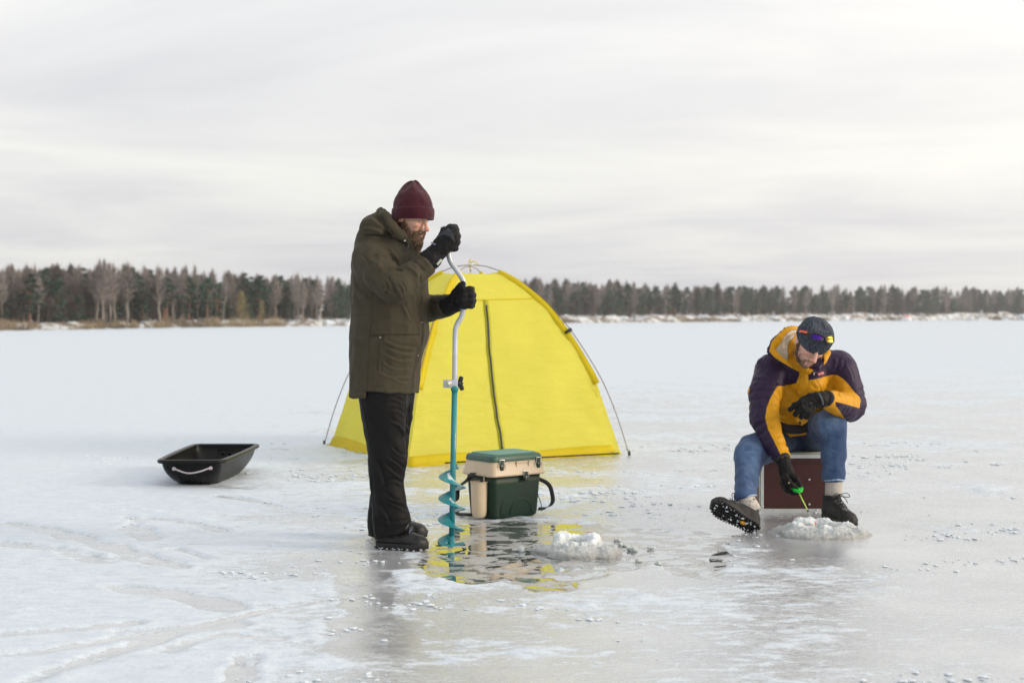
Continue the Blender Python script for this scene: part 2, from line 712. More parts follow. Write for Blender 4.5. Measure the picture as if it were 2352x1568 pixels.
for pts, w, s_ in tracks:
    d, sd_, tt = dseg(gp[tsel], crv(GP(pts), 20))
    w2 = w * (1 + .45 * fbm(gp3[tsel] * 5, 3, 31))
    k = s_ * (1 - sm(d, w2 * .55, w2)) * (0.75 + .5 * fbm(gp3[tsel] * np.array((9, 25, 1)), 2, 41))
    trk[tsel] = np.maximum(trk[tsel], k)
    # little pushed-up edges of snow
    snow[tsel] += .25 * s_ * np.exp(-((d - w2 * 1.15) / .02) ** 2)
snow = snow - 1.25 * np.clip(trk, 0, 1)
# wet slush around the drilled holes keeps the snow off
HOLE1 = np.array((0.335, 7.04)); HOLE2 = np.array((1.655, 7.62))
for hc, rr in ((HOLE1, .62), (HOLE2, .75)):
    d = np.hypot(gp[:, 0] - hc[0], (gp[:, 1] - hc[1]) * .8) + .12 * nz
    snow = np.where(near, snow - .55 * (1 - sm(d, rr * .5, rr)), snow)
crust = np.clip(snow - .55, 0, .35) * 0.030
crust = crust + np.clip(fine * .5 + nz * .5 - .55, 0, 1) * .02 * (snow > .25)
H = np.where(near, crust * (1 - sm(Y_, 10, 13)), 0.0)
H = np.where(wet > -.03, 0, H) - .006 * sm(wet, -.02, .02)
H += np.where(near, .0012 * fbm(gp3 * 6, 2, 5), 0)
nX, nY = GX.shape
q0 = (np.arange(nX - 1)[:, None] * nY + np.arange(nY - 1)[None]).ravel()
gF = np.stack([q0, q0 + nY, q0 + nY + 1, q0 + 1], 1)

m_ice, n, l, b = mat_new('lake_ice')
t = N(n, 'ShaderNodeTexCoord')
a_s = N(n, 'ShaderNodeAttribute', attribute_name='snow')
a_w = N(n, 'ShaderNodeAttribute', attribute_name='wet')
mpn = N(n, 'ShaderNodeMapping', i={'Scale': (1.0, 1.9, 1.0), 'Rotation': (0, 0, radians(-12))})
l.new(t.outputs['Object'], mpn.inputs[0])
f1 = N(n, 'ShaderNodeTexNoise', i={'Scale': 9.0, 'Detail': 9.0, 'Roughness': 0.68, 'Distortion': 0.4})
l.new(mpn.outputs[0], f1.inputs['Vector'])
f2 = N(n, 'ShaderNodeTexNoise', i={'Scale': 75.0, 'Detail': 4.0, 'Roughness': 0.7})
l.new(t.outputs['Object'], f2.inputs['Vector'])
sn = mth(n, l, 'ADD', a_s.outputs['Fac'], mth(n, l, 'MULTIPLY', mth(n, l, 'SUBTRACT', f1.outputs[0], .5), 1.5))
sn = mth(n, l, 'ADD', sn, mth(n, l, 'MULTIPLY', mth(n, l, 'SUBTRACT', f2.outputs[0], .5), .55))
rsn = N(n, 'ShaderNodeMapRange', interpolation_type='SMOOTHSTEP', i={'From Min': .36, 'From Max': .62})
l.new(sn, rsn.inputs[0])
# puddle edge
wt = mth(n, l, 'ADD', a_w.outputs['Fac'], mth(n, l, 'MULTIPLY', mth(n, l, 'SUBTRACT', f1.outputs[0], .5), .16))
rw = N(n, 'ShaderNodeMapRange', interpolation_type='SMOOTHSTEP', i={'From Min': -.004, 'From Max': .004})
l.new(wt, rw.inputs[0])
mps = N(n, 'ShaderNodeMapping', i={'Scale': (1.0, 1.35, 1.0), 'Location': (3.3, 0.4, 0)})
l.new(t.outputs['Object'], mps.inputs[0])
f3 = N(n, 'ShaderNodeTexNoise', i={'Scale': 6.5, 'Detail': 9.0, 'Roughness': 0.62, 'Distortion': 0.6})
l.new(mps.outputs[0], f3.inputs['Vector'])
rsl = N(n, 'ShaderNodeMapRange', interpolation_type='SMOOTHSTEP', i={'From Min': .495, 'From Max': .530})
l.new(f3.outputs[0], rsl.inputs[0])
slush = rsl.outputs[0]
# clear water shows where wet and no slush
clear = mth(n, l, 'MULTIPLY', rw.outputs[0], mth(n, l, 'SUBTRACT', 1.0, slush))
slm = mth(n, l, 'MULTIPLY', rw.outputs[0], slush)
dry_sn = mth(n, l, 'MULTIPLY', rsn.outputs[0], mth(n, l, 'SUBTRACT', 1.0, rw.outputs[0]))
f4 = N(n, 'ShaderNodeTexNoise', i={'Scale': 2.2, 'Detail': 5.0, 'Roughness': 0.6})
l.new(t.outputs['Object'], f4.inputs['Vector'])
r_ice = ramp(n, [(0.35, (0.385, 0.395, 0.415)), (0.65, (0.49, 0.505, 0.525))])
l.new(f4.outputs[0], r_ice.inputs[0])
r_snow = ramp(n, [(0.34, (0.41, 0.475, 0.55)), (0.66, (0.63, 0.695, 0.76))])
l.new(mth(n, l, 'ADD', mth(n, l, 'MULTIPLY', f2.outputs[0], .55), mth(n, l, 'MULTIPLY', f1.outputs[0], .45)), r_snow.inputs[0])
mpf = N(n, 'ShaderNodeMapping', i={'Scale': (1.0, 2.2, 1.0), 'Rotation': (0, 0, radians(9))})
l.new(t.outputs['Object'], mpf.inputs[0])
f6 = N(n, 'ShaderNodeTexNoise', i={'Scale': 26.0, 'Detail': 8.0, 'Roughness': 0.75, 'Distortion': .3})
l.new(mpf.outputs[0], f6.inputs['Vector'])
rfr = N(n, 'ShaderNodeMapRange', i={'From Min': .46, 'From Max': .66, 'To Min': 0.0, 'To Max': .75})
l.new(f6.outputs[0], rfr.inputs[0])
dry_sn = mth(n, l, 'MAXIMUM', dry_sn, mth(n, l, 'MULTIPLY', mth(n, l, 'MULTIPLY', rfr.outputs[0], mth(n, l, 'ADD', mth(n, l, 'MULTIPLY', a_s.outputs['Fac'], 1.6), .35, clamp=True)), mth(n, l, 'SUBTRACT', 1.0, rw.outputs[0])))
col = mixc(n, l, dry_sn, r_ice.outputs[0], r_snow.outputs[0])
col = mixc(n, l, slm, col, (0.34, 0.345, 0.345))
col = mixc(n, l, clear, col, (0.12, 0.135, 0.135))
l.new(col, b.inputs['Base Color'])
ro = N(n, 'ShaderNodeMapRange', i={'To Min': .13, 'To Max': .27})
l.new(f1.outputs[0], ro.inputs[0])
r1 = N(n, 'ShaderNodeMix', i={'B': .70})
l.new(dry_sn, r1.inputs['Factor']); l.new(ro.outputs[0], r1.inputs['A'])
r2 = N(n, 'ShaderNodeMix', i={'B': .30})
l.new(slm, r2.inputs['Factor']); l.new(r1.outputs[0], r2.inputs['A'])
r3 = N(n, 'ShaderNodeMix', i={'B': .015})
l.new(clear, r3.inputs['Factor']); l.new(r2.outputs[0], r3.inputs['A'])
l.new(r3.outputs[0], b.inputs['Roughness'])
io = N(n, 'ShaderNodeMix', i={'A': 1.9, 'B': 2.4})
l.new(clear, io.inputs['Factor']); l.new(io.outputs[0], b.inputs['IOR'])
hh = mth(n, l, 'ADD', mth(n, l, 'MULTIPLY', dry_sn, 1.0), mth(n, l, 'MULTIPLY', slm, .9))
hh = mth(n, l, 'ADD', hh, mth(n, l, 'MULTIPLY', mth(n, l, 'MULTIPLY', f2.outputs[0], .9), mth(n, l, 'SUBTRACT', 1.0, clear)))
hh = mth(n, l, 'ADD', hh, mth(n, l, 'MULTIPLY', mth(n, l, 'MULTIPLY', f1.outputs[0], 1.0), mth(n, l, 'SUBTRACT', 1.0, clear)))
bu = N(n, 'ShaderNodeBump', i={'Strength': 0.55, 'Distance': 0.0022})
l.new(hh, bu.inputs['Height'])
l.new(bu.outputs[0], b.inputs['Normal'])
gs = N(n, 'ShaderNodeBsdfGlossy', i={'Color': (.86, .89, .91, 1), 'Roughness': .02})
mxw = N(n, 'ShaderNodeMixShader'); gfac = mth(n, l, 'ADD', mth(n, l, 'MULTIPLY', clear, .58), mth(n, l, 'MULTIPLY', mth(n, l, 'SUBTRACT', 1.0, mth(n, l, 'MAXIMUM', mth(n, l, 'MAXIMUM', dry_sn, slm), clear)), .34))
l.new(gfac, mxw.inputs[0])
grf = N(n, 'ShaderNodeMix', i={'A': .17, 'B': .035}); l.new(clear, grf.inputs['Factor']); l.new(grf.outputs[0], gs.inputs['Roughness']); l.new(bu.outputs[0], gs.inputs['Normal']); l.new(b.outputs[0], mxw.inputs[1]); l.new(gs.outputs[0], mxw.inputs[2])
l.new(mxw.outputs[0], [q for q in n if q.type == 'OUTPUT_MATERIAL'][0].inputs[0])
lake = obj('lake_ice', np.stack([GX.ravel(), GY.ravel(), H], 1), gF, m_ice, attrs={'snow': snow, 'wet': wet})
tag(lake, kind='structure')

# ================================================================== loose snow crumbs
m_snow = mat('fresh_snow', (0.60, 0.66, 0.72), .8, var=.06, vscale=40, bump=.35, bscale=220)
m_wetsnow, n, l, b = mat_new('wet_snow')
t = N(n, 'ShaderNodeTexCoord')
ns = N(n, 'ShaderNodeTexNoise', i={'Scale': 22.0, 'Detail': 8.0, 'Roughness': .65})
l.new(t.outputs['Object'], ns.inputs['Vector'])
sz = N(n, 'ShaderNodeSeparateXYZ'); l.new(t.outputs['Object'], sz.inputs[0])
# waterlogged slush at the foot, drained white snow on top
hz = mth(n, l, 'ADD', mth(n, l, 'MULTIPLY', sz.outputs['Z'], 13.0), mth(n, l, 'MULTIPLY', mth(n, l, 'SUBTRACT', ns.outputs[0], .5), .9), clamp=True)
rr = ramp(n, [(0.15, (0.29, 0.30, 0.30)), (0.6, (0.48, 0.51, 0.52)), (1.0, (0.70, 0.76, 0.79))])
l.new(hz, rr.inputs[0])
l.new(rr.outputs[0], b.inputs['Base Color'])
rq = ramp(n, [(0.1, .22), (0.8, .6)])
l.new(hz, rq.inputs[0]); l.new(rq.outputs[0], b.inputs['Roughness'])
b.inputs['Subsurface Weight'].default_value = .35
b.inputs['Subsurface Radius'].default_value = (0.02, 0.028, 0.032)
n5 = N(n, 'ShaderNodeTexNoise', i={'Scale': 130.0, 'Detail': 4.0, 'Roughness': .7})
l.new(t.outputs['Object'], n5.inputs['Vector'])
bu = N(n, 'ShaderNodeBump', i={'Strength': .8, 'Distance': .005}); l.new(n5.outputs[0], bu.inputs['Height']); l.new(bu.outputs[0], b.inputs['Normal'])


def chunk(c, r, flat, rg, n=6):
    """one irregular crumb standing on the ice"""
    V, F = [], []
    a0 = rg.random() * 6.28
    el = .6 + rg.random() * .8
    th = rg.random() * 3.14
    for (z, q) in ((-.15, .8), (.25, 1.05), (.75, .75)):
        for k in range(n):
            a = a0 + 2 * pi * k / n
            rr_ = r * q * (.7 + .55 * rg.random())
            x, y = rr_ * cos(a) * el, rr_ * sin(a) / el ** .5
            V.append((c[0] + x * cos(th) - y * sin(th), c[1] + x * sin(th) + y * cos(th), c[2] + r * flat * (z + .2 * rg.random())))
    V.append((c[0], c[1], c[2] + r * flat * (.85 + .3 * rg.random())))
    for i in range(2):
        for k in range(n):
            F.append([i * n + k, i * n + (k + 1) % n, (i + 1) * n + (k + 1) % n, (i + 1) * n + k])
    for k in range(n):
        F.append([2 * n + k, 2 * n + (k + 1) % n, 3 * n])
    return V, F


rg = random.Random(5)
cb = MB()
cand = np.array([(rg.uniform(-3.6, 4.2), 4.3 + 9 * rg.random() ** 1.5) for _ in range(42000)])
c3 = np.stack([cand[:, 0] * 1.0, cand[:, 1] * 1.5, cand[:, 0] * 0], 1)
dens = fbm(c3 * 1.5, 3, 77, .6) + .5 * fbm(c3 * 6, 2, 78)
inpd = inpoly(cand, puddle)
cu = 1176 + cand[:, 0] / cand[:, 1] * FPX
bonus = .25 * np.exp(-((cu - 1600) / 330) ** 2) + .22 * np.exp(-((cu - 820) / 160) ** 2) - .25 * (cu < 500)
k_ = 0
for (x, y), d, ip, bo in zip(cand, dens, inpd, bonus):
    if ip < .03 or abs(x) > y * .375 + .1:
        continue
    if d + bo + rg.random() * .6 < 1.0:
        continue
    r = .0022 + .0105 * rg.random() ** 4 * (1 + .5 * max(0, d))
    r *= 1 + (y - 4.3) * .05
    V, F = chunk((x, y, .001), r, .42, rg, 5)
    cb.add(V, F)
    k_ += 1
print('crumbs', k_)
tag(cb.build('snow_crumbs', m_snow, smooth=False), 'small white crumbs of snow scattered over the ice', 'snow', kind='stuff')

# ================================================================== slush heaps round the drilled holes
def heap(name, label, c, R, height, seed, ring=.62, stretch=1.0):
    rg = random.Random(seed)
    f = Field((c[0] - R * 1.7, c[1] - R * 1.5, -.03), (c[0] + R * 1.7, c[1] + R * 1.5, height * 1.6), .0052)
    for k in range(30):
        a = 2 * pi * k / 30 + rg.uniform(-.1, .1)
        rr_ = R * ring * rg.uniform(.85, 1.15)
        h = height * rg.uniform(.55, 1.0) * (1.0 if sin(a) > -.2 else .8)
        f.ell((c[0] + rr_ * cos(a) * stretch, c[1] + rr_ * sin(a) * .85, 0), (R * rg.uniform(.22, .34), R * rg.uniform(.22, .34), h), k=.02)
    for k in range(40):
        a = rg.random() * 6.28
        rr_ = R * rg.uniform(.8, 1.3)
        f.ell((c[0] + rr_ * cos(a) * stretch, c[1] + rr_ * sin(a) * .8, 0), (R * rg.uniform(.12, .3), R * rg.uniform(.12, .3), height * rg.uniform(.08, .4)), k=.025)
    for k in range(26):
        a = rg.random() * 6.28
        rr_ = R * rg.uniform(.3, 1.35)
        f.ell((c[0] + rr_ * cos(a) * stretch, c[1] + rr_ * sin(a) * .8, 0), (R * rg.uniform(.25, .5), R * rg.uniform(.2, .35), height * rg.uniform(.1, .22)), k=.03)
    f.ell((c[0], c[1] - .02, height * 1.0), (R * .42, R * .36, height * .75), k=.02, mode='s')
    V, Q = f.mesh()
    V = relax(V, Q, 2)
    Nn = normals(V, Q)
    d = .007 * fbm(V * 30, 4, seed, .62) + .0045 * abs(fbm(V * 75, 3, seed + 2, .65)) + .004 * abs(vnoise(V * 90, seed + 5)) + .006 * fbm(V * 12, 2, seed + 9)
    d *= .35 + .65 * sm(V[:, 2], 0, height * .6)
    V = V + Nn * d[:, None]
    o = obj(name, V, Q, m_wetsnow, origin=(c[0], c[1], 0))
    return tag(o, label, 'slush heap')


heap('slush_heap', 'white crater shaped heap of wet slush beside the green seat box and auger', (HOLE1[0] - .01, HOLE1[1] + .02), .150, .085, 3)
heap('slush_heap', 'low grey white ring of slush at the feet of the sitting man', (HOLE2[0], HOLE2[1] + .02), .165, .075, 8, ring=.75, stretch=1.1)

m_chip = mat('ice_chip', (0.40, 0.43, 0.44), .14, var=.2, vscale=30, bump=.7, bscale=90, sss=.25)
chips = [(1188, 1262, .036, 'lumpy clear ice chunk lying left of the white slush heap, below the seat box'),
         (1432, 1252, .026, 'pale ice chunk touching the right rim of the white slush heap'),
         (1455, 1262, .030, 'larger flat ice chunk just right of the white slush heap'),
         (1466, 1287, .022, 'small ice chunk in the puddle below and right of the slush heap'),
         (1512, 1294, .020, 'small grey ice chunk in the puddle farthest right of the slush heap'),
         (1494, 1258, .018, 'tiny flat ice chunk in the bright water right of the slush heap'),
         (1418, 1240, .020, 'small upright ice chunk behind the right rim of the slush heap'),
         (1037, 1250, .014, 'little whitish ice block directly under the tip of the auger')]
for (u, v, r, lab) in chips:
    g = G(u, v)
    f = Field((g[0] - r * 1.9, g[1] - r * 1.9, -.012), (g[0] + r * 1.9, g[1] + r * 1.9, r * 1.6), max(.0035, r / 7))
    rg = random.Random(int(u))
    for k in range(6):
        f.ell((g[0] + rg.uniform(-.6, .6) * r, g[1] + rg.uniform(-.6, .6) * r, r * .2 * rg.random()), (r * rg.uniform(.4, .7), r * rg.uniform(.4, .7), r * rg.uniform(.3, .75)), k=.004)
    V, Q = f.mesh()
    V = V + normals(V, Q) * (.10 * r * fbm(V / r * 1.5, 2, int(u)))[:, None]
    V[:, 2] = V[:, 2] * .7
    tag(obj('ice_chunk', V, Q, m_chip, smooth=False, origin=(g[0], g[1], 0)), lab, 'ice chunk', 'ice chunks round the drilled hole')

# ================================================================== far shore
shore_px = [(-500, 768), (-200, 762), (0, 759.5), (160, 757), (400, 752.5), (800, 748), (1080, 744), (1300, 741.5), (1500, 740), (1800, 738), (2100, 736.2), (2352, 735), (2800, 733.8)]
shore = np.array([G(u, v)[:2] for u, v in shore_px])
shU = np.array([s[0] for s in shore_px])
topV = {-500: 590, 0: 612, 300: 610, 500: 622, 800: 640, 1100: 650, 1200: 646, 1300: 648, 1550: 658, 1800: 661, 2100: 662, 2352: 668, 2800: 672}
tk, tv = list(topV.keys()), list(topV.values())


def on_shore(u, back):
    """point on the shore in the direction u, moved `back` metres farther away"""
    x = np.interp(u, shU, shore[:, 0]); y = np.interp(u, shU, shore[:, 1])
    k = 1 + back / math.hypot(x, y)
    return np.array((x * k, y * k))


def bank_h(u, back, d):
    base = (d * 13 / FPX) * sm(np.array(float(back)), 0, 5 + d * .012)
    return float(base)


us = np.linspace(-490, 2790, 420)
backs = [-1.5, 0, .8, 2, 3.5, 5, 7, 10, 16, 30, 70, 200]
V = []
for u in us:
    for bk in backs:
        p = on_shore(u, bk)
        d = math.hypot(*p)
        h = bank_h(u, bk, np.interp(u, shU, shore[:, 1])) + (.002 * d * float(vnoise(np.array([[u * .03, bk * .2, 0]]), 3)[0]) if bk > .5 else 0)
        if bk <= 0: h = -.02 if bk < 0 else .02
        V.append((p[0], p[1], max(h, -.02)))
nb = len(backs)
q0 = (np.arange(len(us) - 1)[:, None] * nb + np.arange(nb - 1)[None]).ravel()
F = np.stack([q0, q0 + nb, q0 + nb + 1, q0 + 1], 1)
m_bank, n, l, b = mat_new('shore_snow_and_grass')
t = N(n, 'ShaderNodeTexCoord')
ns = N(n, 'ShaderNodeTexNoise', i={'Scale': .45, 'Detail': 7.0, 'Roughness': .7}); l.new(t.outputs['Object'], ns.inputs['Vector'])
rr = ramp(n, [(0.40, (0.12, 0.095, 0.065)), (0.48, (0.22, 0.18, 0.13)), (0.53, (0.62, 0.66, 0.70))])
l.new(ns.outputs[0], rr.inputs[0]); l.new(rr.outputs[0], b.inputs['Base Color'])
b.inputs['Roughness'].default_value = .9
tag(obj('shore_bank', V, F, m_bank), kind='structure')

# reeds and dry grass along the shore
m_reed, n, l, b = mat_new('dry_reed')
t = N(n, 'ShaderNodeTexCoord')
ns = N(n, 'ShaderNodeTexNoise', i={'Scale': .12, 'Detail': 4.0}); l.new(t.outputs['Object'], ns.inputs['Vector'])
rr = ramp(n, [(0.35, S(108, 97, 82)), (0.6, S(150, 134, 108))]); l.new(ns.outputs[0], rr.inputs[0]); l.new(rr.outputs[0], b.inputs['Base Color'])
b.inputs['Roughness'].default_value = .9
rg = random.Random(9)
RV, RF = [], []
for k in range(16000):
    u = rg.uniform(-150, 2500)
    dd = float(vnoise(np.array([[u * .018, 0, 0]]), 51)[0]) + .6 * float(vnoise(np.array([[u * .06, 0, 0]]), 52)[0])
    lim = -.1 if u < 850 else .12 if u < 1900 else .6
    if dd + rg.random() * .5 < lim + .1:
        continue
    bk = rg.random() ** 1.7 * (3.0 + 3 * (u < 900))
    p = on_shore(u, bk + .1)
    d = p[1]
    h0 = bank_h(u, bk, d)
    hgt = d / FPX * rg.uniform(4, 14) * (.7 + .5 * max(0, dd)) * (1.0 if u < 900 else .62)
    w = d / FPX * .9
    lx = rg.uniform(-.25, .25) * hgt
    i = len(RV)
    RV += [(p[0] - w, p[1], h0 - .02), (p[0] + w, p[1], h0 - .02), (p[0] + lx + w * .3, p[1] + rg.uniform(-.1, .1), h0 + hgt), (p[0] + lx - w * .3, p[1], h0 + hgt * .96)]
    RF.append([i, i + 1, i + 2, i + 3])
tag(obj('dry_reeds', RV, RF, m_reed, smooth=False), 'dry straw coloured reeds and grass along the far shore', 'reeds', kind='stuff')

# snow lumps on the bank
SV = MB()
for k in range(420):
    u = rg.uniform(-100, 2450)
    bk = rg.uniform(1.2, 8)
    p = on_shore(u, bk)
    d = p[1]
    r = d / FPX * rg.uniform(4, 13)
    V, F = chunk((p[0], p[1], bank_h(u, bk, d) - r * .2), r, .45, rg, 6)
    SV.add(V, F)
tag(SV.build('snow_drifts', m_snow, smooth=True), 'patchy snow drifts lying on the far bank under the trees', 'snow', kind='stuff')


# ------------------------------------------------------------------ trees
def bark(name, c1, c2):
    m, n, l, b = mat_new(name)
    t = N(n, 'ShaderNodeTexCoord')
    mpn = N(n, 'ShaderNodeMapping', i={'Scale': (3, 3, 12)}); l.new(t.outputs['Object'], mpn.inputs[0])
    ns = N(n, 'ShaderNodeTexNoise', i={'Scale': 1.5, 'Detail': 5.0, 'Roughness': .7}); l.new(mpn.outputs[0], ns.inputs['Vector'])
    oi = N(n, 'ShaderNodeObjectInfo')
    ad = mth(n, l, 'ADD', ns.outputs[0], mth(n, l, 'MULTIPLY', mth(n, l, 'SUBTRACT', oi.outputs['Random'], .5), .3))
    rr = ramp(n, [(0.4, c1), (0.6, c2)]); l.new(ad, rr.inputs[0]); l.new(rr.outputs[0], b.inputs['Base Color'])
    b.inputs['Roughness'].default_value = .9
    return m


m_birch = bark('birch_bark', S(104, 98, 91), S(150, 143, 133))
m_pbark = bark('pine_bark', S(96, 78, 66), S(150, 112, 88))
m_abark = bark('alder_bark', S(78, 68, 60), S(112, 100, 90))
m_twig = bark('birch_twigs', S(116, 108, 104), S(156, 146, 141))
m_atwig = bark('alder_twigs', S(76, 70, 66), S(108, 100, 94))
m_needle = bark('pine_needles', S(40, 60, 48), S(70, 94, 78))
m_willow = bark('willow_twigs', S(128, 118, 82), S(168, 154, 112))


def trunk_mesh(rg, h, r0, lean=.04, limbs=0, wob=.02, seg=8):
    mb = MB()
    lx, ly = rg.uniform(-lean, lean), rg.uniform(-lean, lean)
    pts = [(lx * (z / h) * h + rg.uniform(-wob, wob) * h * (z > 0), ly * z, z - .03 * (z == 0)) for z in np.linspace(0, h, 7)]
    mb.tube(crv(pts, seg), np.linspace(r0, r0 * .18, seg), 6)
    for k in range(limbs):
        z = h * rg.uniform(.35, .85)
        a = rg.random() * 6.28
        L = h * rg.uniform(.12, .25)
        s0 = np.array((lx * z, ly * z, z))
        e = s0 + np.array((cos(a) * L * .6, sin(a) * L * .6, L * .8))
        mb.tube(crv([s0, lerp(s0, e, .5) + (0, 0, -.02 * h), e], 5), np.linspace(r0 * .35, r0 * .08, 5), 4)
    return mb, lx, ly


def twig_crown(rg, h, z0, rad, count, lx, ly, shape, w, up=1.0):
    """many hair-thin twigs rising out of the stem, spread through a flame-shaped volume"""
    V, F = [], []
    for k in range(count):
        t = rg.random() ** .85
        z = z0 + (h - z0) * t
        R = rad * shape(t)
        a = rg.random() * 6.28
        q = rg.random() ** .6
        x0, y0 = lx * z + R * .35 * q * cos(a), ly * z + R * .35 * q * sin(a)
        L = (h - z0) * rg.uniform(.07, .2)
        x1, y1 = lx * z + R * q * cos(a + rg.uniform(-.4, .4)), ly * z + R * q * sin(a)
        z1 = z + L * up * rg.uniform(.5, 1.2)
        b_ = rg.random() * 3.14
        dx, dy = cos(b_) * w, sin(b_) * w
        i = len(V)
        V += [(x0 - dx, y0 - dy, z), (x0 + dx, y0 + dy, z), (x1 + dx * .5, y1 + dy * .5, z1), (x1 - dx * .5, y1 - dy * .5, z1)]
        F.append([i, i + 1, i + 2, i + 3])
    return V, F


def leaf_crown(rg, h, z0, rad, clumps, per, lx, ly, shape, size):
    V, F = [], []
    for c in range(clumps):
        t = rg.random()
        z = z0 + (h - z0) * t
        R = rad * shape(t)
        a = rg.random() * 6.28
        q = rg.random() ** .5
        cx, cy = lx * z + R * q * cos(a), ly * z + R * q * sin(a)
        cr = rad * rg.uniform(.18, .34)
        for k in range(per):
            v = np.array([rg.gauss(0, 1) for _ in range(3)])
            v /= np.linalg.norm(v)
            p = np.array((cx, cy, z)) + v * cr * rg.random() ** .4 * np.array((1, 1, .55))
            s_ = size * rg.uniform(.6, 1.3)
            a1 = np.array([rg.gauss(0, 1) for _ in range(3)]); a1 /= np.linalg.norm(a1)
            a2 = np.cross(a1, v); a2 /= np.linalg.norm(a2) + 1e-6
            i = len(V)
            V += [p - a1 * s_, p + a2 * s_ * .6, p + a1 * s_, p - a2 * s_ * .6]
            F.append([i, i + 1, i + 2, i + 3])
    return V, F


def make_tree(kind, seed):
    """returns (trunk (V,F), crown (V,F), trunk mat, crown mat); unit height"""
    rg = random.Random(seed)
    if kind == 'birch':
        mb, lx, ly = trunk_mesh(rg, .96, .0135, .05, 9)
        cr = twig_crown(rg, 1.0, .36, .115, 430, lx, ly, lambda t: (1 - t) ** .6 * (.45 + 1.1 * min(1, t * 3)), .0030)
        return mb, cr, m_birch, m_twig
    if kind == 'pine':
        mb, lx, ly = trunk_mesh(rg, .95, .016, .03, 7)
        cr = leaf_crown(rg, 1.0, .36 + rg.uniform(-.2, .1), .17, 46, 26, lx, ly, lambda t: sin(pi * min(1, .22 + t * .82)) ** .8, .024)
        return mb, cr, m_pbark, m_needle
    if kind == 'spruce':
        mb, lx, ly = trunk_mesh(rg, .97, .014, .02, 0)
        cr = leaf_crown(rg, .98, .10, .17, 60, 22, lx, ly, lambda t: (1 - t) ** .9 + .05, .022)
        return mb, cr, m_pbark, m_needle
    if kind == 'alder':
        mb, lx, ly = trunk_mesh(rg, .9, .012, .08, 12)
        cr = twig_crown(rg, 1.0, .08, .19, 1100, lx, ly, lambda t: sin(pi * min(1, .18 + t * .80)) ** .7, .0042, .8)
        return mb, cr, m_abark, m_atwig
    mb, lx, ly = trunk_mesh(rg, .8, .014, .10, 14)
    cr = twig_crown(rg, 1.0, .05, .30, 900, lx, ly, lambda t: sin(pi * min(1, .25 + t * .72)) ** .6, .0042, .6)
    return mb, cr, m_abark, m_willow


protos = {}
for kd, nn in (('birch', 4), ('pine', 3), ('spruce', 2), ('alder', 3), ('willow', 1)):
    protos[kd] = [make_tree(kd, 100 + 13 * i + len(kd)) for i in range(nn)]
pm = {}
for kd, L in protos.items():
    pm[kd] = []
    for (mb, cr, m1, m2) in L:
        a = bpy.data.meshes.new('trunk'); a.from_pydata(np.concatenate(mb.V).tolist(), [], mb.F); a.materials.append(m1)
        c = bpy.data.meshes.new('crown'); c.from_pydata([tuple(v) for v in cr[0]], [], cr[1]); c.materials.append(m2)
        pm[kd].append((a, c))
nm = {'birch': 'birch_tree', 'pine': 'pine_tree', 'spruce': 'spruce_tree', 'alder': 'alder_tree', 'willow': 'willow_bush'}
sec = [(-1e9, 190, 'at the left end of the shore'), (190, 400, 'on the shore above the sled'), (400, 600, 'on the shore right of the sled'), (600, 820, 'on the shore just left of the standing man'),
       (820, 1450, 'just right of the yellow tent'), (1450, 1780, 'left of the sitting man'), (1780, 2060, 'behind the sitting man'), (2060, 1e9, 'at the right end of the shore')]
desc = {'birch': 'bare pale birch', 'pine': 'dark green pine', 'spruce': 'dark pointed spruce', 'alder': 'bare brown leafless tree', 'willow': 'low yellowish willow bush'}


def plant_tree(kd, u, back, h, wide=1.0, label=None, idx=None, size=''):
    p = on_shore(u, back)
    d = p[1]
    z = bank_h(u, back, np.interp(u, shU, shore[:, 1])) - .05
    o = bpy.data.objects.new(nm[kd], None)
    o.location = (p[0], p[1], z)
    o.rotation_euler = (0, 0, rng.random() * 6.28)
    o.scale = (h * wide, h * wide, h)
    C.objects.link(o)
    a, c = pm[kd][rng.randrange(len(pm[kd])) if idx is None else idx]
    for nm_, me in (('trunk', a), ('crown', c)):
        x = bpy.data.objects.new(nm_, me); C.objects.link(x); x.parent = o
    if label:
        tag(o, label, 'tree')
    else:
        s_ = [s for s in sec if s[0] <= u < s[1]][0][2]
        tag(o, size + desc[kd] + ' ' + s_, 'bush' if kd == 'willow' else 'tree', size + nm[kd].replace('_', ' ') + 's ' + s_)
    return o


def hgt(u, vtop, back):
    p = on_shore(u, back)
    return (727 - vtop) / FPX * p[1] + CAMZ - bank_h(u, back, p[1])


# distinguishable single trees of the left shore
plant_tree('birch', 85, 6, hgt(85, 640, 6), 1.5, 'single pale trunked birch nearest the left edge of the left shore', idx=0)
plant_tree('birch', 214, 4, hgt(214, 606, 4), 1.6, 'left one of the three tallest pale birches close together on the left shore', idx=1)
plant_tree('birch', 226, 5, hgt(226, 606, 5), 1.5, 'middle one of the three tallest pale birches close together on the left shore', idx=2)
plant_tree('birch', 243, 5, hgt(243, 610, 5), 1.6, 'right one of the three tallest pale birches close together on the left shore', idx=3)
plant_tree('birch', 362, 4, hgt(362, 618, 4), 1.7, 'brightest pale birch trunk standing right at the edge of the left bank', idx=1)
plant_tree('birch', 332, 7, hgt(332, 625, 7), 1.4, 'pale birch just left of the brightest birch on the left bank', idx=3)
plant_tree('birch', 678, 4, hgt(678, 655, 4), 1.6, 'lone pale birch trunk halfway between the sled and the standing man', idx=0)
plant_tree('willow', 540, 4, hgt(540, 672, 4), 1.2, 'yellowish bushy willow on the left shore above the right end of the sled')
plant_tree('willow', 582, 4, hgt(582, 690, 4), .8, 'smaller narrow yellowish willow right of the bushy willow')
rng = random.Random(31)
cnt = 0
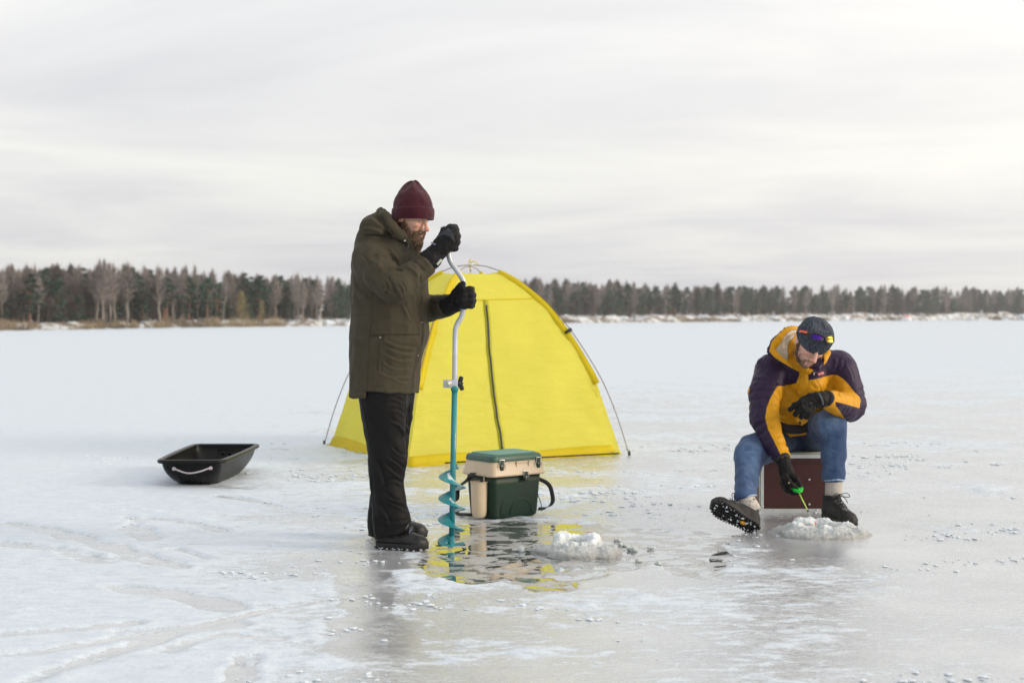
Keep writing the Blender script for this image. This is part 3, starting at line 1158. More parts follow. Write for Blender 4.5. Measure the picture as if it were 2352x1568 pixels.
for (u0, u1, step, bmax) in ((-160, 812, 8.6, 22), (1180, 1790, 8.2, 40), (1790, 2480, 8.4, 50)):
    u = u0
    while u < u1:
        vt = float(np.interp(u, tk, tv))
        r = rng.random()
        left = u < 820
        if r < (.36 if left else .28):
            kd, dv = 'birch', rng.uniform(-2, 16)
        elif r < (.70 if left else .68):
            kd, dv = 'pine', rng.uniform(16, 40) if left else rng.uniform(0, 30)
        elif r < .74:
            kd, dv = 'spruce', rng.uniform(10, 40)
        else:
            kd, dv = 'alder', rng.uniform(16, 62)
        bk = rng.uniform(5, bmax) if kd != 'birch' else rng.uniform(4, bmax)
        plant_tree(kd, u, bk, hgt(u, vt + dv, bk), rng.uniform(1.2, 2.0) if kd != 'birch' else rng.uniform(1.0, 2.1),
                   size=('tall ' if dv < 3 else 'medium ' if dv < 9 else 'low ') if kd == 'birch' else ('tall ' if dv < 20 else 'medium ' if dv < 34 else 'low '))
        cnt += 1
        u += step * rng.uniform(.5, 1.5)
print('single trees', cnt)

# the deep wood behind the front rows, read as one mass
def mass(name, label, count, u0, u1, b0, b1, kinds, dv0, dv1, wide=1.3, thin=1):
    VV, FF, mi, n0 = [], [], [], 0
    mats = []
    rg = random.Random(count)
    for k in range(count):
        kd = rg.choice(kinds)
        mb, cr, m1, m2 = rg.choice(protos[kd])
        u = rg.uniform(u0, u1)
        bk = rg.uniform(b0, b1)
        p = on_shore(u, bk)
        vt = float(np.interp(u, tk, tv)) + rg.uniform(dv0, dv1)
        h = max(hgt(u, vt, bk), p[1] * .004)
        R = rz(rg.random() * 6.28)
        z = bank_h(u, bk, p[1])
        for (V, F, m_) in ((np.concatenate(mb.V), [f for f in mb.F if len(f) == 4], m1), (np.array([tuple(v) for v in cr[0]]), cr[1], m2)):
            if m_ not in mats: mats.append(m_)
            F = np.array(F)[::1]
            if m_ is m2 and thin > 1:
                F = F[::thin]
            W = (V * (h * wide, h * wide, h)) @ R.T + (p[0], p[1], z)
            VV.append(W)
            FF.append(F + n0)
            mi.append(np.full(len(F), mats.index(m_)))
            n0 += len(V)
    V = np.concatenate(VV); F = np.concatenate(FF)
    me = bpy.data.meshes.new(name)
    me.vertices.add(len(V)); me.vertices.foreach_set('co', V.ravel())
    me.loops.add(len(F) * 4); me.loops.foreach_set('vertex_index', F.ravel())
    me.polygons.add(len(F)); me.polygons.foreach_set('loop_start', np.arange(len(F)) * 4)
    for m_ in mats: me.materials.append(m_)
    me.polygons.foreach_set('material_index', np.concatenate(mi))
    me.update(calc_edges=True)
    o = bpy.data.objects.new(name, me); C.objects.link(o)
    return tag(o, label, 'woodland', kind='stuff')


mass('deep_woodland', 'dense dark mixed wood behind the front trees of the left shore', 420, -190, 960, 9, 46, ['pine', 'alder', 'pine', 'birch', 'birch', 'pine'], 4, 52, 1.6)
mass('deep_woodland', 'dense mixed wood behind the front trees of the right hand shore', 640, 1040, 2500, 15, 110, ['pine', 'alder', 'pine', 'birch', 'birch', 'spruce'], -4, 34, 1.6)
mass('undergrowth', 'dark leafless brush filling the foot of the left wood', 170, -190, 900, 8, 24, ['alder', 'alder', 'spruce'], 62, 92, 2.0)
mass('undergrowth', 'dark leafless brush filling the foot of the right wood', 240, 1040, 2500, 14, 50, ['alder', 'alder', 'spruce'], 30, 52, 2.2)
# tiny tent far out on the ice
ft = thing('small_tent', 'tiny white and red ice tent far away before the right shore', 'tent', G(2083, 737.2))
c = G(2083, 737.2)
s_ = c[1] / FPX
m_ftw = mat('white_tent_cloth', (.75, .74, .80), .7)
m_ftr = mat('red_tent_cloth', S(215, 120, 100), .7)
mb = MB()
rings = []
for (z, r) in ((-.02, 13), (5, 12), (9, 9)):
    rings.append([(c[0] + r * s_ * cos(a), c[1] + r * s_ * sin(a), z * s_) for a in np.linspace(0, 2 * pi, 12, endpoint=False)])
mb.loft(rings).build('tent_wall', m_ftw, ft)
mb = MB()
rings = []
for (z, r) in ((9, 9), (11.5, 6), (13, 2.5), (13.4, .5)):
    rings.append([(c[0] + r * s_ * cos(a), c[1] + r * s_ * sin(a), z * s_) for a in np.linspace(0, 2 * pi, 12, endpoint=False)])
mb.loft(rings).build('tent_top', m_ftr, ft)
# ================================================================== YELLOW TENT
cFL, cFR, cBL = G(935, 1072), G(1431, 1044), G(757, 1020)
cBR = cFR + cBL - cFL
ctr = (cFL + cFR + cBL + cBR) / 4
ctr[2] = 0
TH = 1.625
PR = np.array([(0, 1.0), (.10, .991), (.19, .965), (.27, .935), (.35, .893), (.50, .79), (.635, .655), (.75, .51), (.845, .368), (.93, .19), (1.0, 0.0)])
PRc = crv(PR, 60)
tent = thing('ice_tent', 'yellow dome ice fishing tent standing behind the bearded man', 'tent', (ctr[0], ctr[1], 0))


def tent_mat(name, col, sat=1.0):
    m, n, l, b = mat_new(name)
    t = N(n, 'ShaderNodeTexCoord')
    ns = N(n, 'ShaderNodeTexNoise', i={'Scale': 2.2, 'Detail': 4.0, 'Roughness': .55}); l.new(t.outputs['Object'], ns.inputs['Vector'])
    r = ramp(n, [(.35, tuple(c * .93 for c in col)), (.65, col)]); l.new(ns.outputs[0], r.inputs[0])
    b.inputs['Roughness'].default_value = .55
    b.inputs['Specular IOR Level'].default_value = .3
    l.new(r.outputs[0], b.inputs['Base Color'])
    mpn = N(n, 'ShaderNodeMapping', i={'Scale': (1.2, 1.2, 5.0), 'Rotation': (radians(6), radians(8), 0)}); l.new(t.outputs['Object'], mpn.inputs[0])
    w = N(n, 'ShaderNodeTexNoise', i={'Scale': 3.2, 'Detail': 5.0, 'Roughness': .6, 'Distortion': .8}); l.new(mpn.outputs[0], w.inputs['Vector'])
    bu = N(n, 'ShaderNodeBump', i={'Strength': .9, 'Distance': .016}); l.new(w.outputs[0], bu.inputs['Height']); l.new(bu.outputs[0], b.inputs['Normal'])
    tr = N(n, 'ShaderNodeBsdfTranslucent'); l.new(r.outputs[0], tr.inputs[0]); l.new(bu.outputs[0], tr.inputs['Normal'])
    mx = N(n, 'ShaderNodeMixShader', i={0: .5})
    l.new(b.outputs[0], mx.inputs[1]); l.new(tr.outputs[0], mx.inputs[2])
    out = [q for q in n if q.type == 'OUTPUT_MATERIAL'][0]
    l.new(mx.outputs[0], out.inputs[0])
    return m


m_tent = tent_mat('tent_cloth', (0.82, 0.775, 0.13))
m_tent2 = tent_mat('tent_sleeve_cloth', (0.82, 0.69, 0.02))
m_pole = mat('brown_fibreglass_pole', S(112, 92, 82), .35)
m_blk = mat('black_webbing', (.012, .012, .013), .6)
m_zip = mat('zipper_black', (.010, .010, .010), .5)


def ridge(corner, foot=0.0, n=60):
    """pole arc from the top hub to a corner"""
    d = corner - ctr
    L = np.linalg.norm(d)
    d = d / L
    return np.array([ctr + d * (p[0] * (L + foot)) + np.array((0, 0, p[1] * TH)) for p in PRc])


def cloth_ridge(corner, n=60):
    """edge of the cloth: follows the pole, leaves it near the ground, hangs below the hub"""
    d = corner - ctr
    L = np.linalg.norm(d)
    d = d / L
    out = []
    for i, p in enumerate(PRc):
        r, z = p[0] * L, p[1] * TH
        if r < .19 * L:
            q = r / (.19 * L)
            z -= .035 * (1 - q) + .055 * sin(pi * q ** .6)
        if p[1] < .36:
            t = (.36 - p[1]) / .36
            r0 = .848 * L
            r = r0 + (L - r0) * t
        out.append(ctr + d * (r - .012) + np.array((0, 0, max(z - .01, .004))))
    return np.array(out)


corners = [cFL, cFR, cBR, cBL]
cr_ = [cloth_ridge(c) for c in corners]
side_names = ['front_panel', 'side_panel', 'side_panel', 'side_panel']
NS = 34
panels = {}
for k in range(4):
    A, B = cr_[k], cr_[(k + 1) % 4]
    V, F = [], []
    outward = np.cross(B[-1] - A[-1], (0, 0, 1.0)); outward /= np.linalg.norm(outward)
    if outward @ ((A[-1] + B[-1]) / 2 - ctr) < 0: outward = -outward
    for i in range(len(A)):
        f = i / (len(A) - 1)
        w = np.linalg.norm(B[i] - A[i])
        for j in range(NS + 1):
            s_ = j / NS
            p = lerp(A[i], B[i], s_)
            sag = -.020 * w * sin(pi * s_) * (1 - f * .4)
            p = p + outward * sag
            if 3 < i < 14:                                         # scalloped opening below the hub
                p[2] -= .06 * sin(pi * s_) * sin(pi * (i - 3) / 11)
            V.append(p)
    V = np.array(V)
    e = V.copy(); e[:, 2] *= 3
    wr = .009 * fbm(e * 3.0, 3, 60 + k, .55) + .0035 * (1 - abs(vnoise(e * (5, 5, 3) + 3, 70 + k)))
    # pull lines running out of the lower corners
    for cc_ in (A[-1], B[-1]):
        r_ = np.linalg.norm(V - cc_, axis=1)
        a_ = np.arctan2(V[:, 2], np.linalg.norm((V - cc_)[:, :2], axis=1) + 1e-6)
        wr = wr + .009 * np.sin(a_ * 13 + k) * np.exp(-r_ / .55) * sm(r_, .03, .25)
    V = V + outward * (wr * np.clip(V[:, 2] * 4, 0.15, 1))[:, None]
    V[:, 2] = np.maximum(V[:, 2], .003)
    m = NS + 1
    F = [[i * m + j, i * m + j + 1, (i + 1) * m + j + 1, (i + 1) * m + j] for i in range(len(A) - 1) for j in range(NS)]
    obj(side_names[k], V, F, m_tent, tent)
    panels[k] = (V.reshape(len(A), m, 3), outward)


def on_panel(k, z, s_, off=.004):
    V, o = panels[k]
    col = V[:, min(int(s_ * NS), NS - 1)] * (1 - (s_ * NS) % 1) + V[:, min(int(s_ * NS) + 1, NS)] * ((s_ * NS) % 1)
    zz_ = col[:, 2][::-1]
    return np.array([np.interp(z, zz_, col[::-1, 0]), np.interp(z, zz_, col[::-1, 1]), z]) + o * off


# pole sleeves: loose bands along each ridge
for k, c in enumerate(corners):
    R = ridge(c)
    d = (c - ctr) / np.linalg.norm(c - ctr)
    sel = [i for i in range(len(PRc)) if PRc[i][0] > .19 and PRc[i][1] > .355]
    tang = np.array((-d[1], d[0], 0))
    rings = []
    for i in sel:
        T = R[min(i + 1, len(R) - 1)] - R[i - 1]; T /= np.linalg.norm(T)
        nrm_ = np.cross(tang, T)
        if nrm_ @ (d + (0, 0, 1)) < 0: nrm_ = -nrm_
        wv = .014 + .003 * sin(i * .9)
        rings.append([R[i] + nrm_ * .014, R[i] + tang * wv + nrm_ * .004, R[i] + tang * .030 - nrm_ * .036, R[i] + tang * .022 - nrm_ * .042, R[i] - tang * .022 - nrm_ * .042,
                      R[i] - tang * .030 - nrm_ * .036, R[i] - tang * wv + nrm_ * .004])
    mb = MB().loft(rings)
    mb.build('pole_sleeve', m_tent2, tent)

# two crossing poles
for (a, b2, nm_) in ((cBL, cFR, 'pole'), (cFL, cBR, 'pole')):
    A = ridge(a, .055)[::-1]
    B = ridge(b2, .055)
    if a is cFL:
        A = A - (0, 0, .012); B = B - (0, 0, .012)
    pts = np.vstack([A, B[1:]])
    pts[:, 2] = np.maximum(pts[:, 2], .004)
    pl_ = MB().tube(pts, .0040, 8).build('pole', m_pole, tent)
    MB().tube([pts[0] + (0, 0, -.004), pts[0] + (0, 0, .03)], .011, 8).build('foot_cap', m_blk, pl_)
    MB().tube([pts[-1] + (0, 0, -.004), pts[-1] + (0, 0, .03)], .011, 8).build('foot_cap', m_blk, pl_)
# hub ties on the top
top = ctr + (0, 0, TH)
MB().box(top + (0, 0, .004), (.05, .05, .022), bev=.008).build('hub', mat('pale_hub', (.55, .62, .62), .4), tent)
mb = MB()
mb.tube(crv([top + (0, 0, -.05), top + (-.006, -.01, .0), top + (-.004, -.012, .03), top + (.002, -.01, .055)], 10), .005, 6)
mb.tube(crv([top + (0, -.01, .015), top + (.03, -.015, .03), top + (.06, -.012, .012), top + (.075, -.01, .0)], 10), .0045, 6)
mb.tube([top + (.0, -.01, .02), top + (-.018, -.012, .035)], .004, 6)
mb.build('top_tie', m_tent2, tent)

# horizontal seam, zipper with its flap, bottom hem
zs = 1.17 + (727 - 688) / FPX * 12.0
pts = [on_panel(0, zs + .028 * (s_ - .5) * 1.0, s_, .003) for s_ in np.linspace(.035, .965, 30)]
MB().ribbon(pts, (0, 0, 1), .010, .003).build('seam', m_tent2, tent)


def s_at(u, z):
    best = min(np.linspace(.05, .95, 181), key=lambda q: abs(1176 + on_panel(0, z, q)[0] / on_panel(0, z, q)[1] * FPX - u))
    return best


zpts = []
for (u, v) in ((1117, 700), (1121, 760), (1126, 820), (1132, 880), (1140, 940), (1147, 985), (1153, 1028)):
    z = 1.17 - (v - 727) / FPX * 11.75
    zpts.append((s_at(u, z), z))
zc = crv(zpts, 30)
flap = [on_panel(0, q[1], q[0], .004) for q in zc]
flap2 = [on_panel(0, zs, zc[0][0], .004)] + flap
MB().ribbon(flap2, (1, .5, 0), .050, .003).build('zipper_flap', tent_mat('zipper_flap_cloth', (.62, .60, .05)), tent)
MB().ribbon([p - panels[0][1] * -.004 for p in flap], (1, .5, 0), .015, .004).build('zipper', m_zip, tent)
# skirt band along the foot of the front and left side, black welt
for k in (0, 3):
    mb = MB()
    V, o = panels[k]
    rings = []
    for j in range(NS + 1):
        q = j / NS
        a = on_panel(k, .075 + .012 * sin(q * 9), q, .004)
        b_ = on_panel(k, .010, q, .006); b_[2] = .006
        c_ = b_ + o * (.035 + .02 * sin(q * 23) + .015 * sin(q * 51)); c_[2] = .004
        rings.append([a, lerp(a, b_, .5) + o * .006, b_ + o * .004, c_, c_ - (0, 0, .0035), b_ + o * -.004, lerp(a, b_, .5), a - o * .003])
    mb.loft(rings)
    mb.build('skirt', m_tent2, tent)
bl = [on_panel(0, .03, q, .016) for q in np.linspace(.16, .99, 40)]
for p in bl: p[2] = .014
MB().ribbon(bl, (0, 0, 1), .012, .003).build('hem_strap', m_blk, tent)
# black strap round the right pole sleeve, loose yellow tie
R = ridge(cFR)
i = int(np.argmin(abs(R[:, 2] - 1.045)))
d = (cFR - ctr) / np.linalg.norm(cFR - ctr)
T = R[i + 1] - R[i - 1]; T /= np.linalg.norm(T)
tang = np.array((-d[1], d[0], 0)); nr = np.cross(tang, T)
MB().tube([R[i] + T * -.012 - nr * .0, R[i] + T * .012], .031, 12, flat=(1.0, 1.35), up=tang).build('clip_strap', m_blk, tent)
p0 = P(1366, 862, 12.1)
MB().ribbon(crv([p0, p0 + (.01, -.01, -.10), p0 + (.018, -.01, -.2), p0 + (.012, 0, -.28)], 12), (0, 1, 0), .006, .002).build('tie_cord', m_tent2, tent)
# ================================================================== GREEN SEAT BOX
bF = G(1130, 1196)
bR = G(1238, 1184)
ex = (bR - bF); ex /= np.linalg.norm(ex)
ey = np.array((-ex[1], ex[0], 0))
BW, BD, BH = .372, .262, .375
seat = thing('fishing_seat_box', 'green and beige plastic fishing seat box on the ice beside the auger', 'seat box', bF + ex * BW / 2 + ey * BD / 2)
RB = np.stack([ex, ey, (0, 0, 1.0)], 1)
bc = bF + ex * BW / 2 + ey * BD / 2
m_green = mat('dark_green_plastic', S(10, 40, 27), .42, var=.16, vscale=9, bump=.12, bscale=500, spec=.3)
m_green2 = mat('lid_green_plastic', S(46, 84, 70), .42, var=.12, vscale=14, bump=.15, bscale=600)
m_pad = mat('pale_green_seat_pad', S(96, 140, 124), .6, var=.08, bump=.3, bscale=900)
m_beige = mat('beige_plastic', S(190, 172, 146), .42, var=.06, vscale=8, bump=.1, bscale=400)
m_steel = mat('bright_steel', (.62, .63, .64), .28, metal=1.0, var=.1)


def rrect(w, d, r, z, q=5, cx=0, cy=0):
    out = []
    for (sx, sy, a0) in ((1, 1, 0), (-1, 1, pi / 2), (-1, -1, pi), (1, -1, 1.5 * pi)):
        for k in range(q):
            a = a0 + pi / 2 * k / (q - 1)
            out.append((cx + sx * (w / 2 - r) + r * cos(a), cy + sy * (d / 2 - r) + r * sin(a), z))
    return np.array(out)


def toW(p):
    return np.asarray(p) @ RB.T + bc


mb = MB()
prof = [(.004, -.012), (.012, -.004), (.03, 0), (.10, .004), (.20, .010), (.255, .014)]
mb.loft([toW(rrect(BW - .03 + 2 * o, BD - .02 + 2 * o, .035, z, 8)) for z, o in prof])
mb.build('body', m_green, seat)
# raised arch relief on the front
for (r1, h, th) in ((.085, .006, .009), (.160, .0015, .006)):
    pts = []
    for a in np.linspace(.02, pi - .02, 28):
        x, z = .035 + r1 * cos(a) * .95, .022 + r1 * sin(a) * (1.05 if r1 < .1 else 1.05)
        pts.append(toW((x, -BD / 2 + .010 - .004 * z * 10 * .12 - .004, z)))
    MB().tube(pts, th / 2, 8, flat=(.45, 1), up=-ey).build('arch_relief', m_green, seat)
# beige tray
mb = MB()
prof = [(.252, .012), (.250, .030), (.256, .033), (.262, .031), (.30, .022), (.335, .014), (.338, .010), (.338, .0)]
mb.loft([toW(rrect(BW - .03 + 2 * o, BD - .02 + 2 * o, .032, z, 8)) for z, o in prof])
tray = mb.build('tray', m_beige, seat)
TILT = RB @ np.array([[1, 0, 0], [0, cos(.2), -sin(.2)], [0, sin(.2), cos(.2)]])
MB().box(toW((.03, -BD / 2 - .001, .30)), (.085, .010, .066), TILT, bev=.003).build('front_relief', m_beige, tray)
for x in (-.015, .075):
    MB().box(toW((x, -BD / 2 - .006, .296)), (.006, .012, .072), TILT).build('rib', m_beige, tray)
for x0 in (-.125, .145):
    for sg_ in (-1, 1):
        MB().box(toW((x0 + sg_ * .026, -BD / 2 - .008, .289)), (.005, .014, .056), RB).build('rib', m_beige, tray)
for y0 in (-.07, .05):
    MB().box(toW((-BW / 2 - .017, y0, .262)), (.006, .04, .012), RB, bev=.002).build('rib', m_beige, tray)
# green lid
mb = MB()
prof = [(.336, .018), (.340, .019), (.362, .016), (.370, .009), (.372, 0)]
mb.loft([toW(rrect(BW - .03 + 2 * o, BD - .02 + 2 * o, .032, z, 8)) for z, o in prof])
lid = mb.build('lid', m_green2, seat)
mb = MB()
mb.loft([toW(rrect(BW - .045, BD - .032, .03, z, 8)) for z in (.371, .377)] + [toW(rrect(BW - .050, BD - .037, .03, .379, 8))])
mb.build('seat_pad', m_pad, lid)
# latches
for (x0, z0, h) in ((-.125, .315, .062), (.145, .315, .062), (.042, .243, .058)):
    y0 = -BD / 2 - .010 if z0 > .3 else -BD / 2 - .024
    lt = MB()
    lt.box(toW((x0, y0, z0)), (.028, .012, h), RB, bev=.003)
    lt.box(toW((x0, y0 - .005, z0 - h * .22)), (.024, .008, h * .42), RB, bev=.002)
    lo = lt.build('latch', m_green, seat)
    w = .017
    wz = z0 + h * .32
    mbw = MB()
    mbw.tube(crv([toW((x0 - w, y0 - .006, wz - .022)), toW((x0 - w, y0 - .007, wz + .008)), toW((x0 - w + .003, y0 - .007, wz + .012)), toW((x0 + w - .003, y0 - .007, wz + .012)),
                  toW((x0 + w, y0 - .007, wz + .008)), toW((x0 + w, y0 - .006, wz - .022))], 30), .0017, 6)
    mbw.build('wire_bail', m_steel, lo)
    MB().box(toW((x0, y0 - .0075, z0 - .002)), (.012, .003, .005), RB, bev=.001).build('rivet', m_beige, lo)
# beige side holder (open tube)
hc = np.array((-BW / 2 - .028, -BD / 2 + .085, 0))
rings = []
for (z, r) in ((.012, .012), (.014, .030), (.025, .040), (.05, .045), (.205, .050), (.216, .051), (.218, .054), (.222, .054), (.222, .047), (.19, .046), (.06, .041)):
    rings.append(toW([(hc[0] + r * cos(a), hc[1] + r * .95 * sin(a), z) for a in np.linspace(0, 2 * pi, 24, endpoint=False)]))
MB().loft(rings, caps=True).build('side_holder', m_beige, seat)
MB().box(toW((hc[0] + .03, hc[1] - .01, .235)), (.012, .012, .045), RB, bev=.003).build('holder_tab', m_beige, seat)
# black carrying strap hanging in a loop at both ends
m_strap = mat('black_strap', (.014, .013, .013), .62, bump=.5, bscale=400)
L_ = toW
b1 = crv([L_((-BW / 2 + .01, .03, .25)), L_((-BW / 2 - .03, .01, .262)), L_((-BW / 2 - .055, .03, .225)), P(1052, 1120, 8.42), P(1049, 1143, 8.4), P(1041, 1158, 8.35) + (-.01, 0, .012)], 30)
b1[:, 2] = np.maximum(b1[:, 2], .02)
mbs = MB()
mbs.ribbon(b1, (1, .2, .1), .030, .003)
b2 = crv([P(1041, 1158, 8.35) + (-.01, 0, .004), P(1050, 1178, 8.30), P(1068, 1181, 8.27), P(1086, 1182, 8.27)], 16)
b2[:, 2] = np.maximum(b2[:, 2], .006)
mbs.ribbon(b2, (.3, .9, .5), .028, .003)
mbs.build('shoulder_strap', m_strap, seat)
mbs = MB()
mbs.ribbon(crv([L_((BW / 2 - .02, -.01, .245)), L_((BW / 2 + .006, -.01, .225)), P(1258, 1110, 8.5), P(1269, 1138, 8.48), P(1268, 1155, 8.46), P(1254, 1166, 8.44), P(1236, 1168, 8.42)], 34), (1, -.1, .55), .025, .003)
mbs.build('shoulder_strap', m_strap, seat)

# ================================================================== BLACK SLED
sl = thing('utility_sled', 'black plastic pulling sled with a grey rope handle, empty on the ice', 'sled', (-2.19, 10.3, 0))
m_sled = mat('black_hdpe', (.004, .0045, .005), .36, var=.25, vscale=5, bump=.1, bscale=300, spec=.18, dirt=((.05, .055, .06), .70, 30))
y0s, y1s = 9.64, 10.9
xc = -2.19


def sled_ring(z, ins, iy0, iy1, r):
    """rounded rectangle with the same vertex count at every height; front narrow, rear a bit wider"""
    r = min(r, .2)
    out = []
    ya, yb_ = y0s + iy0, y1s - iy1

    def hw(y):
        t = (y - y0s) / (y1s - y0s)
        return .222 + .030 * t + .016 * sin(pi * t) - ins
    for k in range(13):
        y = ya + r + (yb_ - ya - 2 * r) * k / 12
        out.append((xc + hw(y), y, z))
    for k in range(1, 7):
        a = pi / 2 * k / 7
        out.append((xc + hw(yb_ - r) - r + r * cos(a), yb_ - r + r * sin(a), z))
    for k in range(9):
        w = hw(yb_ - r) - r
        out.append((xc + w - 2 * w * k / 8, yb_, z))
    for k in range(1, 7):
        a = pi / 2 + pi / 2 * k / 7
        out.append((xc - hw(yb_ - r) + r + r * cos(a), yb_ - r + r * sin(a), z))
    for k in range(13):
        y = yb_ - r - (yb_ - ya - 2 * r) * k / 12
        out.append((xc - hw(y), y, z))
    for k in range(1, 7):
        a = pi + pi / 2 * k / 7
        out.append((xc - hw(ya + r) + r + r * cos(a), ya + r + r * sin(a), z))
    for k in range(9):
        w = hw(ya + r) - r
        out.append((xc - w + 2 * w * k / 8, ya, z))
    for k in range(1, 7):
        a = 1.5 * pi + pi / 2 * k / 7
        out.append((xc + hw(ya + r) - r + r * cos(a), ya + r + r * sin(a), z))
    return np.array(out)


def sled_pt(z):
    t = 1 - z / .175
    return .022 + .085 * t ** 1.8 , .028 + .20 * max(0, t) ** 2.4, .02 + .13 * max(0, t) ** 2.2


mb = MB()
outer = [sled_ring(z, *sled_pt(z), .05 + .05 * (1 - z / .175)) for z in (.175, .15, .12, .09, .065, .045, .028, .015, .007, .004)]
outer.append(sled_ring(.003, .15, .32, .25, .08))
inner = [off_.copy() for off_ in outer]
for r in inner:
    d = r - np.array((xc, (y0s + y1s) / 2, 0)); d[:, 2] = 0
    r -= d / np.linalg.norm(d, axis=1)[:, None] * .006
    r[:, 2] += .004


def off(r, k, z=None):
    """grow a ring outwards along its own plan normal"""
    T = np.roll(r, -1, 0) - np.roll(r, 1, 0)
    nn = np.stack([T[:, 1], -T[:, 0], T[:, 2] * 0], 1)
    nn /= np.linalg.norm(nn, axis=1)[:, None] + 1e-9
    if ((nn * (r - r.mean(0))).sum(1)).mean() < 0: nn = -nn
    q = r + nn * k
    if z is not None: q[:, 2] = z
    return q


lip = [off(outer[0], .026, .172), off(outer[0], .031, .178), off(outer[0], .030, .192), off(outer[0], .022, .197), off(outer[0], .0, .197), off(outer[0], -.008, .192)]
allr = outer[::-1] + [off(outer[0], .004, .174)] + lip + inner
mb.loft(allr, caps=True)
mb.build('tub', m_sled, sl)
for x in (-.10, -.035, .035, .10):
    mb = MB()
    pts = []
    for z, iy in [(z_, sled_pt(z_)[1]) for z_ in (.13, .11, .08, .05, .03, .014, .007)]:
        pts.append((xc + x * .9, y0s + iy - .001, z))
    pts += [(xc + x * .9, y0s + .5, .003), (xc + x * .9, y1s - .3, .003)]
    mb.tube(crv(pts, 40), .005, 6)
    mb.build('runner_rib', m_sled, sl)
m_rope = mat('pale_grey_rope', S(176, 170, 176), .7, bump=.8, bscale=300)
pA, pB = P(439, 1075.5, 9.655), P(481, 1075, 9.655)
pA = P(439.5, 1076, 9.665); pB = P(483.5, 1074.5, 9.665); pA[0] = P(399.5, 1076, 9.665)[0]
rp = crv([pA + (0, .01, 0), pA + (.012, -.014, -.001), lerp(pA, pB, .3) + (0, -.028, -.024), lerp(pA, pB, .5) + (0, -.03, -.029), lerp(pA, pB, .75) + (0, -.026, -.018), pB + (-.014, -.014, -.002), pB + (0, .01, 0)], 40)
MB().tube(rp, .0055, 8).build('rope_handle', m_rope, sl)
for p in (pA, pB):
    MB().tube([p + (0, .004, 0), p + (0, -.006, 0), p + (0, -.008, 0)], [.013, .013, .009], 14).build('grommet', m_rope, sl)
# moulded panel with three round studs inside the rear wall
mb = MB()
yb = y1s - .045
fr = [(xc + x, yb, z) for x, z in ((-.055, .155), (.105, .155), (.105, .075), (-.055, .075), (-.055, .155))]
mb.tube(fr, .0035, 6)
for k in range(3):
    mb.tube([(xc - .02 + .05 * k, yb - .004, .128), (xc - .02 + .05 * k, yb + .008, .128)], .014, 12)
    mb.tube([(xc - .02 + .05 * k, yb - .004, .092), (xc - .02 + .05 * k, yb + .008, .092)], .014, 12)
mb.build('moulded_panel', m_sled, sl)

# ================================================================== RED SEAT BOX of the sitting man
RBX0, RBY = P(1746, 1176.5, 8.5), 8.5
rb_w, rb_d, rb_h = .42, .30, .345
rx0 = RBX0[0]
rb = thing('red_tackle_box', 'dark red box with aluminium edges that the man in the purple jacket sits on', 'box', (rx0 + rb_w / 2, RBY + rb_d / 2, 0))
m_red = mat('dark_red_panel', S(62, 17, 15), .5, var=.14, vscale=8, bump=.15, bscale=400, dirt=((.30, .12, .10), .68, 60))
m_alu = mat('aluminium_edge', (.62, .64, .65), .42, metal=.55, var=.08, dirt=((.8, .82, .84), .62, 50))
MB().box((rx0 + rb_w / 2, RBY + rb_d / 2, rb_h / 2 + .003), (rb_w - .008, rb_d - .008, rb_h - .01)).build('panels', m_red, rb, smooth=False)
e = .018
cx0, cx1, cy0, cy1 = rx0, rx0 + rb_w, RBY, RBY + rb_d
for (x, y) in ((cx0, cy0), (cx1, cy0), (cx0, cy1), (cx1, cy1)):
    mb = MB()
    sx = 1 if x == cx0 else -1
    sy = 1 if y == cy0 else -1
    mb.box((x + sx * e * .6, y + sy * .0015, rb_h / 2), (e * 1.2, .003, rb_h - .002))
    mb.box((x + sx * .0015, y + sy * e * .6, rb_h / 2), (.003, e * 1.2, rb_h - .006))
    mb.build('corner_edge', m_alu, rb, smooth=False)
for z in (.010, rb_h - .010):
    mb = MB()
    for y, s_ in ((cy0 - .0015, 1), (cy1 + .0015, -1)):
        mb.box(((cx0 + cx1) / 2, y, z), (rb_w, .003, e * 1.25))
    for x in (cx0 - .0015, cx1 + .0015):
        mb.box((x, (cy0 + cy1) / 2, z), (.003, rb_d - .006, e * 1.25))
    mb.build('rim_edge', m_alu, rb, smooth=False)
MB().box(((cx0 + cx1) / 2, (cy0 + cy1) / 2, rb_h + .006), (rb_w - .01, rb_d - .01, .012), bev=.005).build('seat_top', mat('pale_seat_top', S(176, 180, 166), .7, bump=.5, bscale=120), rb)
MB().box(((cx0 + cx1) / 2, cy0 + .0015, rb_h - .052), (rb_w - .04, .003, .0035)).build('panel_joint', m_blk, rb, smooth=False)
for (u, v) in ((1859, 1101), (1859, 1158), (1780, 1170), (1876, 1171), (1751, 1162)):
    p = P(u, v, RBY - .004)
    MB().tube([p + (0, .004, 0), p + (0, -.001, 0), p + (0, -.003, 0)], [.0062, .0062, .003], 12).build('screw', m_steel, rb)
